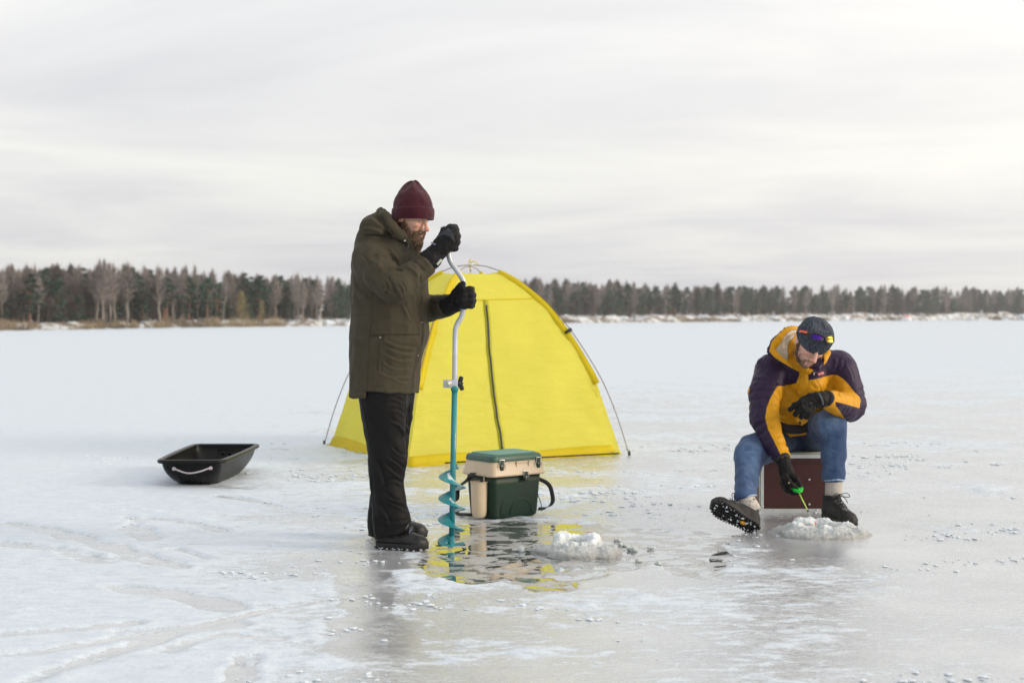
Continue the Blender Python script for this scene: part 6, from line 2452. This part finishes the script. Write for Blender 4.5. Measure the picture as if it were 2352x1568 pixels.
def mirror(name, c1, c2, zc):
    m, n, l, b = mat_new(name)
    t = N(n, 'ShaderNodeTexCoord'); lw = N(n, 'ShaderNodeLayerWeight', i={'Blend': .45})
    r = ramp(n, [(.12, c1), (.6, c2)]); l.new(lw.outputs['Facing'], r.inputs[0]); l.new(r.outputs[0], b.inputs['Base Color'])
    b.inputs['Metallic'].default_value = .85; b.inputs['Roughness'].default_value = .22
    return m


m_l1 = mirror('violet_mirror_lens', S(62, 34, 130), S(150, 60, 70), 0)
m_l2 = mirror('amber_mirror_lens', S(120, 84, 20), S(96, 116, 50), 0)
HV = np.array([tuple(v.co) for v in hat2.data.vertices]) + np.array(wloc(man2))
HUV = UV(HV, 8.05)
us_, ys_ = [], []
for u in range(1832, 1903, 4):
    m_ = (abs(HUV[:, 0] * 0 + (1176 + HV[:, 0] / HV[:, 1] * FPX) - u) < 2) & (abs((727 + (CAMZ - HV[:, 2]) / HV[:, 1] * FPX) - 772) < 4)
    if m_.any():
        us_.append(u); ys_.append(HV[m_, 1].min())
pf_ = np.polyfit(us_, ys_, 2)


def GL(u, v, off=.010):
    """glasses follow a wider arc than the hat brow"""
    return P(u, v, np.polyval(pf_ * 1.0, min(u, 1896)) - off + max(0, u - 1896) * .0016 + max(0, v - 776) * -.0012)


def lens(uc, vc, hu, hv, tilt, mt, off):
    V = []
    nu, nv = 16, 10
    for i in range(nv + 1):
        for j in range(nu + 1):
            x, y = -1 + 2 * j / nu, -1 + 2 * i / nv
            xx = x * sqrt(1 - .36 * y * y); yy = y * sqrt(1 - .36 * x * x)
            V.append(GL(uc + hu * xx, vc + hv * yy + tilt * xx, off + .005 * (1 - xx * xx) * (1 - yy * yy)))
    m = nu + 1
    F = [[i * m + j, i * m + j + 1, (i + 1) * m + j + 1, (i + 1) * m + j] for i in range(nv) for j in range(nu)]
    k = len(V)
    V2 = [p + (0, .0028, 0) for p in V]
    edge = [j for j in range(m)] + [(i * m + nu) for i in range(1, nv + 1)] + [nv * m + j for j in range(nu - 1, -1, -1)] + [i * m for i in range(nv - 1, 0, -1)]
    F2 = [[b_ + k for b_ in q[::-1]] for q in F]
    F3 = [[edge[i], edge[(i + 1) % len(edge)], edge[(i + 1) % len(edge)] + k, edge[i] + k] for i in range(len(edge))]
    o = obj('lens', V + V2, F + F2 + F3, mt, sg)
    return np.array([V[i] for i in edge] + [V[edge[0]]])


e1_ = lens(1875.5, 774, 14.5, 7.6, 2.2, m_l1, .014)
e2_ = lens(1906.0, 779.3, 9.6, 8.4, .8, m_l2, .022)
MB().tube(e1_, .0048, 6).build('lens_rim', m_frame, sg)
MB().tube(e2_, .0042, 6).build('lens_rim', m_frame, sg)
MB().tube(crv([GL(1860, 766, .012), GL(1868, 765.5, .016), GL(1880, 767, .019), GL(1890, 771, .021), GL(1896, 773.5, .023), GL(1903, 771.5, .025), GL(1910, 771.5, .026), GL(1916, 774, .026)], 26), .0040, 8).build('brow_bar', m_frame, sg)
MB().tube(crv([GL(1864, 770, .014), GL(1860, 766, .012), GL(1855, 764, .011)], 8), [.0125] * 4 + [.0105] * 4, 8, flat=(1, .5), up=(0, 0, 1)).build('hinge', m_frame, sg)
MB().tube(crv([GL(1857, 764.3, .011), GL(1849, 762.5, .010), GL(1842, 761, .009), GL(1836.5, 761.5, .009)], 14), [.0072, .007, .0068, .0066, .006, .0056, .0054, .0052, .0052, .0056, .0062, .007, .006, .004], 8, flat=(1, .5), up=(0, 0, 1)).build('temple_arm', m_orange, sg)
pq = GL(1915, 775, .02)
MB().tube(crv([pq, pq + (.004, .05, .002), pq + (-.002, .11, .0)], 10), .0045, 8).build('temple_arm', m_orange, sg)

# ---- jacket
PURPLE, OCHRE = S(38, 23, 53), S(196, 140, 3)
m_jkt = two_tone('puffer_cloth', OCHRE, PURPLE, rough=.52, spec=.22, bump=.35, sheen=.03)
f = Field((P(1702, 0, 8.1)[0], 7.86, P(0, 1085, 8)[2]), (P(2003, 0, 8.3)[0], 8.92, P(0, 735, 8.2)[2]), .0072)
f.chain([P(1852, 862, 8.36), P(1848, 905, 8.44), P(1842, 950, 8.52), P(1838, 988, 8.58)], [.150, .150, .150, .145], .03, flat=(0, 1, 0), fac=.85)
f.cap(P(1800, 900, 8.42), P(1900, 895, 8.42), .125, .12, .04)
f.cap(SH_R + (.02, .02, .0), SH_L + (-.02, .02, .0), .098, .098, .05)
f.cap(P(1790, 870, 8.45), P(1915, 870, 8.45), .13, .13, .05)
f.cap(P(1812, 975, 8.50), P(1875, 970, 8.50), .105, .10, .04)
f.chain(armR, armRr, .016)
f.chain(armL, armLr, .016)
# neck and stand-up collar
f.cap(P(1850, 838, 8.30), P(1862, 812, 8.27), .085, .078, .03)
f.chain([P(1833, 790, 8.26), P(1834, 815, 8.17), P(1842, 838, 8.125), P(1852, 852, 8.12)], [.018, .021, .022, .020], .012)
f.chain([P(1903, 808, 8.22), P(1893, 828, 8.15), P(1880, 845, 8.12), P(1860, 853, 8.115)], [.017, .019, .019, .018], .012)
# hood bag behind the head
f.ell(P(1806, 795, 8.33), (.085, .10, .088), k=.02)
f.ell(P(1850, 790, 8.42), (.12, .08, .085), k=.02)
roll = crv([P(1838, 757, 8.30), P(1820, 757, 8.25), P(1800, 768, 8.215), P(1780, 788, 8.20), P(1772, 808, 8.185), P(1786, 822, 8.165), P(1808, 836, 8.14), P(1817, 845, 8.13)], 26)
f.chain(list(roll), list(np.interp(np.linspace(0, 1, 26), [0, .3, .6, 1], [.014, .022, .022, .013])), .010)
# mouth of the hood (lined) and the neck hole
f.ell(P(1812, 797, 8.205), np.array((.030, .05, .068)), frame((1, 0, .25), (-.25, 0, 1)), .012, 's')
f.cap(hc2_ + R2 @ np.array((.0, 0, .04)), hc2_ + R2 @ np.array((-.01, 0, -.055)), .092, .074, .012, 's')
f.ell(P(1858, 880, 8.27), (.10, .085, .085), k=.03)
# cuffs and hem
for (cp, dr) in ((armR[-1], armR[-1] - armR[-2]), (armL[-1], armL[-1] - armL[-2])):
    dr = dr / np.linalg.norm(dr)
    f.op((lambda cp, dr: lambda g: np.maximum(-((g - cp) @ dr), np.linalg.norm(g - cp, axis=-1) - .10))(cp, dr), cp - .1, cp + .1, .0, 's')
    f.cap(cp - dr * .02, cp + dr * .04, .031, .034, .003, 's')
    f.chain([cp - dr * .028, cp - dr * .020], [.0, .0], .0)
f.op(lambda g: (P(0, 1000, 8.55)[2] + (g[..., 1] - 8.45) * .25) - g[..., 2] + 9 * (g[..., 0] < P(1785, 0, 8.3)[0]) * 0 - 9 * ((g[..., 0] < P(1800, 0, 8.3)[0] + .0) & (g[..., 1] < 8.3)), (P(1785, 0, 8.3)[0], 8.2, .2), (P(1935, 0, 8.3)[0], 8.9, .75), .0, 'i')
V, Q = f.mesh()
V = relax(V, Q, 2, .5)
Nn = normals(V, Q)
uv = UV(V, 8.2)
# quilted sleeves: rings of stuffing along each arm
def along(V, pts):
    best = np.full(len(V), 9.0); arc = np.zeros(len(V)); L0 = 0
    for i in range(len(pts) - 1):
        a, b_ = np.array(pts[i]), np.array(pts[i + 1]); ab = b_ - a; L = np.linalg.norm(ab)
        t = np.clip(((V - a) @ ab) / L ** 2, 0, 1)
        d = np.linalg.norm(V - a - t[:, None] * ab, axis=1)
        m = d < best
        best[m] = d[m]; arc[m] = (L0 + t * L)[m]
        L0 += L
    return best, arc


dR, aR = along(V, armR); dL, aL = along(V, armL)
d = np.zeros(len(V))
for (dd, aa, mx_, ph) in ((dR, aR, .115, 0.3), (dL, aL, .112, 1.1)):
    w = (dd < mx_) * sm(aa, .06, .14)
    wob = aa + .022 * vnoise(V * 9, 71) + .006 * vnoise(V * 25, 72)
    # soft puff between irregular transverse creases
    s_ = np.abs(np.sin(pi * wob / .047 + ph))
    d += w * (.5 + .7 * (vnoise(V * 11, 91) > -.1)) * (.007 * s_ ** .6 - .005)
    s2 = np.abs(np.sin(pi * (wob + .4 * V[:, 0]) / .021 + ph))
    d += w * .0022 * s2 ** .7
D7 = lambda L: [(1722.6 + x * .1831, 717.8 + y * .1831) for x, y in L]
D6 = lambda L: [(1579 + x * .35526, 706.3 + y * .35526) for x, y in L]
ST = [
    (D7([(640, 720), (628, 850), (600, 940), (590, 1080)]), 1.5, .006, 'c'), (D7([(728, 720), (722, 860), (712, 1030)]), 1.4, .005, 'c'), (D7([(575, 900), (560, 1000), (545, 1100)]), 1.3, .004, 'c'),
    (D7([(345, 905), (370, 1000), (380, 1150), (380, 1260)]), 2.6, .012, 'c'), (D7([(1085, 785), (1060, 860), (1030, 960), (1020, 1010)]), 2.6, .010, 'c'),
    (D7([(345, 915), (450, 927), (590, 887)]), 1.2, .004, 'c'), (D7([(740, 848), (830, 830), (1090, 787)]), 1.2, .004, 'c'),
    (D7([(830, 850), (870, 930), (910, 1000)]), 1.6, .005, 'c'), (D7([(390, 1220), (460, 1180), (520, 1130)]), 1.6, .005, 'c'),
    (D7([(160, 640), (220, 760), (330, 900)]), 2.4, .008, 'c'), (D7([(130, 640), (190, 720), (290, 820)]), 3.2, .006, 'r'), (D7([(290, 720), (330, 800), (390, 860)]), 3.0, .005, 's'),
    (D7([(60, 720), (120, 800), (220, 900)]), 3.6, .006, 's'), (D7([(1220, 600), (1200, 690), (1120, 780)]), 2.2, .008, 'c'), (D7([(1130, 560), (1120, 650), (1080, 740)]), 3.0, .006, 's'),
    (D7([(1240, 640), (1300, 760), (1330, 880)]), 3.0, .005, 's'), (D7([(390, 940), (440, 1000), (450, 1080)]), 3.0, .006, 's'), (D7([(400, 1050), (470, 1080), (540, 1080)]), 3.0, .005, 's'),
    (D7([(750, 900), (800, 950), (860, 960)]), 3.0, .004, 's'), (D7([(940, 850), (960, 920), (1010, 960)]), 3.0, .005, 's'),
    (D7([(400, 1290), (480, 1330), (560, 1350)]), 3.0, .006, 's'), (D7([(400, 1380), (500, 1390), (600, 1380)]), 1.6, .007, 'c'),
]
d += strokes(V, Nn, 8.2, ST)
d += .005 * fbm(V * 8, 3, 75, .55) + .003 * fbm(V * 22, 2, 76)
hoodm = (uv[:, 1] < 846) & (uv[:, 0] < 1835)
d += np.where(hoodm, .0025 * np.sin(uv[:, 0] * 1.1 + uv[:, 1] * .9), 0)
V = V + Nn * d[:, None]
uv = UV(V, 8.2)
ochre_poly = [(1786, 885), (1779, 893), (1768, 908), (1755.6, 934), (1750, 956), (1755.6, 983), (1766.5, 1008), (1778, 1036), (1790, 1066), (1830, 1066), (1815, 1020), (1838, 1010), (1900, 1000), (1935, 960), (1900, 926), (1897, 916.5), (1920, 922), (1942, 928), (1970, 936),
              (1978, 921), (1977, 911), (1966, 901), (1953, 883), (1942, 871), (1930, 863), (1921.5, 861), (1896, 866), (1874.6, 870.5), (1862, 872), (1857.3, 874), (1857.5, 850), (1840, 848), (1838, 862), (1830.6, 880.5), (1818, 885), (1805, 887.5)]
sel = inpoly(uv, ochre_poly) * 8.2 / FPX
back = Nn[:, 1] > .35
sel = np.where(back & (dR > .1), .05, sel)
# his right sleeve also shows an ochre strip on its outer edge; hood and collar are ochre
out_strip = (inpoly(uv, [(1716, 905), (1716, 868), (1735, 840), (1727, 862), (1722, 905)]) * 8.2 / FPX)
sel = np.minimum(sel, out_strip)
hood_poly = [(1764, 806), (1772, 783), (1790, 765), (1806, 752), (1830, 745), (1850, 760), (1850, 790), (1836, 800), (1845, 835), (1862, 850), (1842, 856), (1822, 846), (1816, 846), (1790, 830), (1775, 820)]
hd = inpoly(uv, hood_poly) * 8.2 / FPX
sel = np.minimum(sel, np.where((V[:, 1] < 8.5), hd, .05))
hd2 = inpoly(uv, [(1890, 812), (1906, 800), (1910, 812), (1893, 832), (1886, 838)]) * 8.2 / FPX
sel = np.minimum(sel, hd2)
col = np.zeros((len(V), 3))
lin = inpoly(uv, [(1787, 815), (1786, 800), (1795, 785), (1806, 768), (1822, 757), (1836, 758), (1832, 770), (1815, 785), (1812, 805), (1815, 829), (1803, 822)]) < 0
col[lin & (V[:, 1] > 8.16) & (V[:, 1] < 8.42)] = S(214, 206, 188)
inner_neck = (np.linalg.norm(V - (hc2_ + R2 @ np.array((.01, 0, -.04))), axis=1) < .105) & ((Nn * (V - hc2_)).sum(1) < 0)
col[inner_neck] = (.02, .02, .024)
jk = obj('puffer_jacket', V, Q, m_jkt, man2, attrs={'sel': sel, 'col': col})


def on_mesh(Vv, u, v, Yr, off=.003):
    W = UV(Vv, Yr)
    dd = ((W - (u, v)) ** 2).sum(1)
    s_ = np.where(dd < 9)[0]
    if len(s_) == 0: return P(u, v, Yr)
    return np.array((np.mean(Vv[s_[np.argsort(dd[s_])[:3]], 0]), Vv[s_, 1].min() - off, Vv[s_[np.argmin(dd[s_])], 2]))


# elastic cuffs, hem band, stud, zip pull, red chest patch
m_rib = mat('black_rib_cuff', (.012, .011, .014), .8, bump=.6, bscale=300)
d_ = armR[-1] - armR[-2]; d_ /= np.linalg.norm(d_)
MB().tube([armR[-1] - d_ * .022, armR[-1] - d_ * .002], [.047, .044], 24).build('cuff_strap', m_rib, jk)
d_ = armL[-1] - armL[-2]; d_ /= np.linalg.norm(d_)
MB().tube([armL[-1] - d_ * .004, armL[-1] + d_ * .012], [.047, .044], 24).build('cuff_band', m_rib, jk)
hem = crv([P(1790, 978, 8.36), P(1812, 985, 8.345), P(1840, 985, 8.35), P(1868, 974, 8.36), P(1890, 965, 8.38)], 24)
MB().ribbon(hem, (0, .25, 1), .052, .016).build('hem_band', m_rib, jk)
fp = on_mesh(V, 1837, 968, 8.2, .0)
fp = P(1838, 970, 8.33)
MB().loft([[P(1826, 962, 8.325), P(1853, 956, 8.325), P(1856, 968, 8.325), P(1842, 977, 8.325), P(1834, 974, 8.325)], [P(1826, 962, 8.318), P(1853, 956, 8.318), P(1856, 968, 8.318), P(1842, 977, 8.318), P(1834, 974, 8.318)]][::-1]).build('hem_tab', mat('ochre_cloth', OCHRE, .5), jk, smooth=False)
MB().tube([P(1837, 971, 8.318), P(1837, 971, 8.313)], .0085, 12).build('snap_button', m_frame, jk)
zp = on_mesh(V, 1860, 853, 8.2, .004)
MB().tube([zp, zp + (.004, -.002, -.020)], .0025, 6).build('zip_pull', m_steel, jk)
MB().tube(crv([P(1831, 872, 8.11) * (1, 0, 1) + (0, on_mesh(V, 1831, 872, 8.2)[1], 0), on_mesh(V, 1826, 885, 8.2, .004), on_mesh(V, 1825, 895, 8.2, .004)], 8), .0022, 6).build('cord_end', m_frame, jk) if False else None
pc = on_mesh(V, 1885.5, 858.5, 8.2, .004)
pa, pb = on_mesh(V, 1876, 860, 8.2, .004), on_mesh(V, 1895, 856.5, 8.2, .004)
ux = pb - pa; ux /= np.linalg.norm(ux)
nz_ = np.cross(ux, (0, 0, 1)); nz_ /= np.linalg.norm(nz_)
if nz_[1] > 0: nz_ = -nz_
uz_ = np.cross(nz_, ux); uz_ = -uz_ if uz_[2] < 0 else uz_
RP = np.stack([ux, uz_, nz_], 1)
pc = (pa + pb) / 2; pc[1] = min(pa[1], pb[1], pc[1]) - .002
patch = MB().box(pc, (.051, .0185, .003), RP, bev=.001).build('chest_patch', mat('red_label', S(176, 22, 44), .6), jk)
GLY = {'O': [((0, 0), (0, 1)), ((0, 1), (1, 1)), ((1, 1), (1, 0)), ((1, 0), (0, 0))], 'U': [((0, 1), (0, 0)), ((0, 0), (1, 0)), ((1, 0), (1, 1))], 'T': [((0, 1), (1, 1)), ((.5, 1), (.5, 0))],
       'C': [((1, 1), (0, 1)), ((0, 1), (0, 0)), ((0, 0), (1, 0))], 'A': [((0, 0), (.5, 1)), ((.5, 1), (1, 0)), ((.2, .4), (.8, .4))], 'S': [((1, 1), (0, 1)), ((0, 1), (0, .5)), ((0, .5), (1, .5)), ((1, .5), (1, 0)), ((1, 0), (0, 0))],
       'M': [((0, 0), (0, 1)), ((0, 1), (.5, .4)), ((.5, .4), (1, 1)), ((1, 1), (1, 0))], 'E': [((1, 1), (0, 1)), ((0, 1), (0, 0)), ((0, 0), (1, 0)), ((0, .5), (.8, .5))]}
mb = MB()
word = 'OUTCOME'
for i, ch in enumerate(word):
    for (a, b_) in GLY[ch]:
        q = [np.array((-.0215 + i * .0062 + p_[0] * .0046, -.0038 + p_[1] * .0076, .0022)) for p_ in (a, b_)]
        mb.tube([pc + RP @ q[0], pc + RP @ q[1]], .00085, 5)
mb.build('lettering', mat('white_thread', (.75, .74, .74), .6), patch)

# ---- gloves
ggr = glove('glove', hand_r['palm'], hand_r['fingers'], [(P(1801, 1060, 8.005), .037), (P(1804, 1072, 7.995), .037)], m_glove, man2, BLK, .0128, .0036, 31)
MB().tube([P(1812, 1108, 7.91), P(1812.5, 1109.5, 7.906)], .0045, 8).build('glove_mark', mat('pale_mark', S(200, 180, 130), .5), ggr)
ggl = glove('glove', hand_l['palm'], hand_l['fingers'], [(P(1900, 914, 8.0), .040), (P(1888, 916, 7.98), .043)], m_glove, man2, BLK, .0132, .0036, 32)
MB().tube(crv([P(1880, 901, 7.925), P(1885, 911, 7.915), P(1889, 922, 7.92), P(1890, 929, 7.93)], 10), .007, 8, flat=(1, .3), up=(1, 0, 0)).build('wrist_strap', mat('grey_strap', S(48, 54, 62), .5), ggl)

# ---- jeans
m_denim = attr_mat('blue_denim', .85, .35, 900, sheen=.1, spec=.2, var=.14, vscale=120, dist=.0012, crease=.55, cscale=9.0)
f = Field((P(1680, 0, 7.9)[0], 7.66, P(0, 1170, 7.75)[2]), (P(1960, 0, 8.3)[0], 8.86, P(0, 930, 8.2)[2] + .03), .0066)
f.chain([P(1872, 1000, 8.62), P(1892, 982, 8.38), P(1907, 975, 8.21), P(1911, 985, 8.15)], [.102, .098, .090, .080], .02)
f.chain([P(1911, 980, 8.16), P(1915, 1040, 8.14), P(1916, 1085, 8.13), P(1915.5, 1130, 8.12)], [.083, .070, .060, .056], .02)
f.chain([P(1803, 1006, 8.62), P(1765, 1022, 8.38), P(1732, 1034, 8.18), P(1723, 1048, 8.10)], [.100, .096, .092, .086], .02)
f.chain([P(1723, 1046, 8.10), P(1715, 1100, 7.95), P(1713, 1140, 7.83), P(1712.5, 1165, 7.78)], [.086, .066, .058, .056], .02)
f.cap(P(1808, 1000, 8.64), P(1868, 1000, 8.64), .105, .105, .04)
# hems
f.op(lambda g: P(0, 1104, 8.13)[2] - g[..., 2] - 9 * (g[..., 0] < P(1800, 0, 8)[0]), (P(1800, 0, 8)[0], 7.9, .0), (P(1990, 0, 8)[0], 8.4, .3), 0, 'i')
hp = P(1712, 1146, 7.82)
hd_ = np.array((.24, -.30, -1.0)); hd_ /= np.linalg.norm(hd_)
f.op(lambda g: ((g - hp) @ hd_), hp - .16, hp + .16, 0, 'i')
f.chain([P(1915, 1098, 8.125), P(1915, 1101, 8.125)], [.0, .0], 0)
V, Q = f.mesh()
# keep the part above the box top from sinking into it
V = relax(V, Q, 2)
Nn = normals(V, Q)
uv = UV(V, 8.1)
D8 = lambda L: [(1596.4 + x * .1709, 1004.9 + y * .1709) for x, y in L]
ST = [(D8([(600, 200), (720, 170), (850, 190)]), 3, .005, 's'), (D8([(570, 300), (700, 240), (800, 260)]), 3.5, .005, 's'), (D8([(850, 260), (900, 220), (930, 180)]), 3, .005, 's'),
      (D8([(580, 420), (700, 470), (830, 420)]), 3.5, .004, 's'), (D8([(560, 560), (680, 600), (800, 560)]), 4, .004, 's'), (D8([(870, 260), (850, 380), (810, 520), (780, 680)]), 1.1, .0022, 'c'),
      (D6([(870, 760), (900, 830), (885, 900)]), 3, .006, 's'), (D6([(740, 800), (800, 770), (860, 765)]), 1.6, .004, 'c'), (D6([(700, 820), (690, 880), (680, 940)]), 1.6, .004, 'c'),
      (D6([(890, 700), (870, 760), (880, 830)]), 3.5, .007, 's'), (D6([(900, 900), (960, 930), (1010, 910)]), 4, .004, 's'), (D6([(890, 1010), (950, 1040), (1010, 1020)]), 3.5, .004, 's'), (D6([(800, 720), (830, 800), (850, 860)]), 3.5, .006, 's')]
d = strokes(V, Nn, 8.1, ST) + .006 * fbm(V * 9, 3, 81, .55) + .005 * (.5 - abs(vnoise(V * (16, 16, 20), 82)))
V = V + Nn * d[:, None]
V[:, 2] = np.where((V[:, 1] > 8.50) & (V[:, 0] > rx0 - .0), np.maximum(V[:, 2], rb_h + .009), V[:, 2])
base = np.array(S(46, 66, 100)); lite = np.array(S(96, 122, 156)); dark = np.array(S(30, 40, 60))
uv = UV(V, 8.1)
wear = .10 * fbm(V * 18, 3, 95) + .12 * sm(d, .002, .007) - .10 * sm(-d, .001, .006)
g_ = lambda c0, r: np.exp(-(((uv - np.array(c0)) / np.array(r)) ** 2).sum(1))
fd = np.clip(1.0 * g_((1900, 965), (24, 30)) + .75 * g_((1712, 1050), (22, 34)) + .35 * g_((1905, 1040), (14, 50)) + .35 * g_((1705, 1110), (14, 40)), 0, 1) * (.8 + .3 * fbm(V * 30, 2, 83))
fd = np.clip(fd + wear, 0, 1)
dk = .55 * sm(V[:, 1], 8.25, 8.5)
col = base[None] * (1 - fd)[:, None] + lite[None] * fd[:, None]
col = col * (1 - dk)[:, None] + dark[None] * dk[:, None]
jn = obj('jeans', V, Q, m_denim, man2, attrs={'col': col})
m_stitch = mat('faded_denim_edge', S(150, 170, 196), .9, var=.35, vscale=90, bump=.8, bscale=250)
# turned hems and inner seam
mb = MB()
hemc = []
for k in range(25):
    a = 2 * pi * k / 24
    hemc.append(P(1915.5, 1100, 8.125) + np.array((cos(a) * .0595, sin(a) * .0595, .004 * sin(3 * a))))
mb.tube(hemc, .0052, 8, caps=False)
mb.build('hem', m_stitch, jn)
e1h = np.cross(hd_, (0, 1, 0)); e1h /= np.linalg.norm(e1h); e2h = np.cross(hd_, e1h)
hemc = [P(1712.5, 1143.5, 7.825) + e1h * cos(2 * pi * k / 24) * .060 + e2h * sin(2 * pi * k / 24) * .060 for k in range(25)]
MB().tube(hemc, .0052, 8, caps=False).build('hem', m_stitch, jn)

# ---- socks
m_sock = mat('grey_wool_sock', S(178, 172, 166), .95, var=.16, vscale=120, bump=.8, bscale=400)
MB().tube([P(1915.5, 1096, 8.12), P(1915.5, 1110, 8.12), P(1914.5, 1128, 8.115), P(1913, 1140, 8.11)], [.048, .049, .048, .046], 28).build('sock', m_sock, man2)
m_sock2 = mat('patterned_sock', S(188, 182, 174), .95, var=.12, vscale=60, bump=.8, bscale=400, dirt=(S(74, 44, 40), .56, 38))
MB().tube([P(1712, 1138, 7.83), P(1715, 1150, 7.81), P(1722, 1163, 7.79), P(1730, 1176, 7.78)], [.048, .051, .052, .050], 28).build('sock', m_sock2, man2)

# ---- boots
m_hike = attr_mat('grey_hiking_leather', .62, .5, 260, spec=.3, var=.3, vscale=70, dist=.002)
m_lace2 = mat('black_round_lace', (.012, .012, .012), .6)
yb2 = atan2(-.94, .30)
Rb2 = frame((cos(yb2), sin(yb2), 0), (0, 0, 1))
gb = G(1916, 1187)
bo, Lb = boot(man2, (P(1913, 1187, 8.11)[0], 8.10, 0.0), Rb2, True, m_hike, m_sole, S(34, 34, 34), tall=.150, wide=1.04, s=1.0, seed=8, cuffcol=(.012, .012, .012))
laces(bo, Lb, m_lace2, .160, bow=True)
xf = np.array((-.86, -.10, .49)); xf /= np.linalg.norm(xf)
Rb1 = frame(xf, (.26, .84, .47))
heel = P(1733, 1212, 7.70)
org1 = heel - Rb1 @ np.array((-.060, 0, .012))
bo, Lb = boot(man2, org1, Rb1, True, m_hike, m_sole, S(38, 38, 39), tall=.135, wide=1.06, s=1.0, seed=9, cuffcol=S(30, 28, 27))
laces(bo, Lb, m_lace2, .130, bow=True)
# snow packed between the lugs, yellow sole badge
rg = random.Random(44)
mb = MB()
for k in range(70):
    x = rg.uniform(-.075, .205); w = sole_w(x)
    y = rg.uniform(-1, 1) * (w - .006)
    p = Lb(x, y, -.001 + .009 * sm(np.array(x), .13, .22) + rg.uniform(-.002, .003))
    r = rg.uniform(.0018, .0052) * (1.5 if rg.random() < .15 else 1)
    Vc, Fc = chunk((0, 0, 0), r, .6, rg, 5)
    mb.add(np.array(Vc) @ np.stack([Rb1[:, 0], Rb1[:, 1], -Rb1[:, 2]], 1).T + p, Fc)
tag(mb.build('packed_snow', m_snow, bo), kind='stuff')
MB().tube([Lb(.014, 0, .004), Lb(.014, 0, -.0035)], .0105, 18, flat=(1.5, 1), up=Rb1[:, 0]).build('sole_badge', mat('yellow_badge', S(214, 154, 24), .5), bo)

# ---- jigging rod
rod = thing('ice_fishing_rod', 'short lime green ice fishing rod with bright green reel in his gloved hand', 'fishing rod', P(1832, 1122, 7.9))
m_reel = mat('bright_green_plastic', S(20, 196, 62), .35, var=.06)
m_lime = mat('lime_rod_blank', S(186, 226, 96), .35, var=.05)
rc = P(1832, 1121.5, 7.925)
rn_ = np.array((.10, -.48, .87)); rn_ /= np.linalg.norm(rn_)
RR = frame(np.cross((0, 1, 0.2), rn_), rn_)
mb = MB()
no = 36
for (r0_, r1_, z0, z1) in ((.0225, .031, .004, .007), (.0225, .031, -.007, -.004), (.0, .024, -.004, .004)):
    rings = [[rc + RR @ np.array((rr_ * cos(2 * pi * k / no), rr_ * sin(2 * pi * k / no), zz_)) for k in range(no)] for rr_, zz_ in ((max(r0_, .001), z0), (r1_, z0), (r1_, z1), (max(r0_, .001), z1), (max(r0_, .001), z0))]
    mb.loft(rings, caps=False)
for k in range(5):
    a = 2 * pi * k / 5
    mb.tube([rc + RR @ np.array((.004 * cos(a), .004 * sin(a), .0055)), rc + RR @ np.array((.024 * cos(a), .024 * sin(a), .0055))], .0028, 6)
mb.build('reel', m_reel, rod)
r0, r1, r2 = P(1835, 1131, 7.93), P(1856, 1173, 7.85), P(1861.5, 1186, 7.82)
MB().tube([P(1824, 1112, 7.95), P(1832, 1126, 7.935), r0], [.007, .0075, .006], 10).build('rod_handle', m_frame, rod)
MB().tube([r0, r1], [.0042, .0026], 8).build('rod_blank', m_lime, rod)
MB().tube([r1, r2], [.0022, .0011], 6).build('rod_tip', mat('pale_tip', S(190, 196, 190), .4), rod)
MB().tube([r1 + (-.004, 0, .004), r1 + (.004, 0, -.004)], .0055, 8).build('tip_guide', m_frame, rod)
MB().tube([r0 + (0, 0, .003), r0 + (.001, 0, -.001)], .0062, 8).build('rod_collar', m_steel, rod)

# small orange strike float lying in the slush ring
fp_ = P(1873.5, 1201, 7.66)
flt = thing('fishing_float', 'tiny orange fishing float in the slush ring at the end of the line', 'float', fp_)
MB().tube([fp_ + (0, 0, -.012), fp_ + (0, 0, -.006), fp_, fp_ + (0, 0, .006), fp_ + (0, 0, .010)], [.0012, .003, .0036, .0025, .001], 10).build('float_body', mat('orange_float', S(240, 90, 60), .4), flt)
MB().tube([r2, lerp(r2, fp_, .5) + (0, 0, -.004), fp_ + (0, 0, .010)], .0006, 5).build('line', mat('clear_line', (.5, .5, .5), .3), rod)
# ------------------------------------------------------------------ winter air
mz = bpy.data.materials.new('winter_haze'); mz.use_nodes = True
mz.node_tree.nodes.clear()
pv = N(mz.node_tree.nodes, 'ShaderNodeVolumePrincipled', i={'Color': (.93, .95, 1.0, 1), 'Density': .0004, 'Anisotropy': .2})
oo = N(mz.node_tree.nodes, 'ShaderNodeOutputMaterial')
mz.node_tree.links.new(pv.outputs[0], oo.inputs['Volume'])
hzb = MB().box((0, 400, 6.5), (1500, 1300, 15)).build('haze', mz, smooth=False)
tag(hzb, 'thin winter haze over the lake', 'haze', kind='stuff')
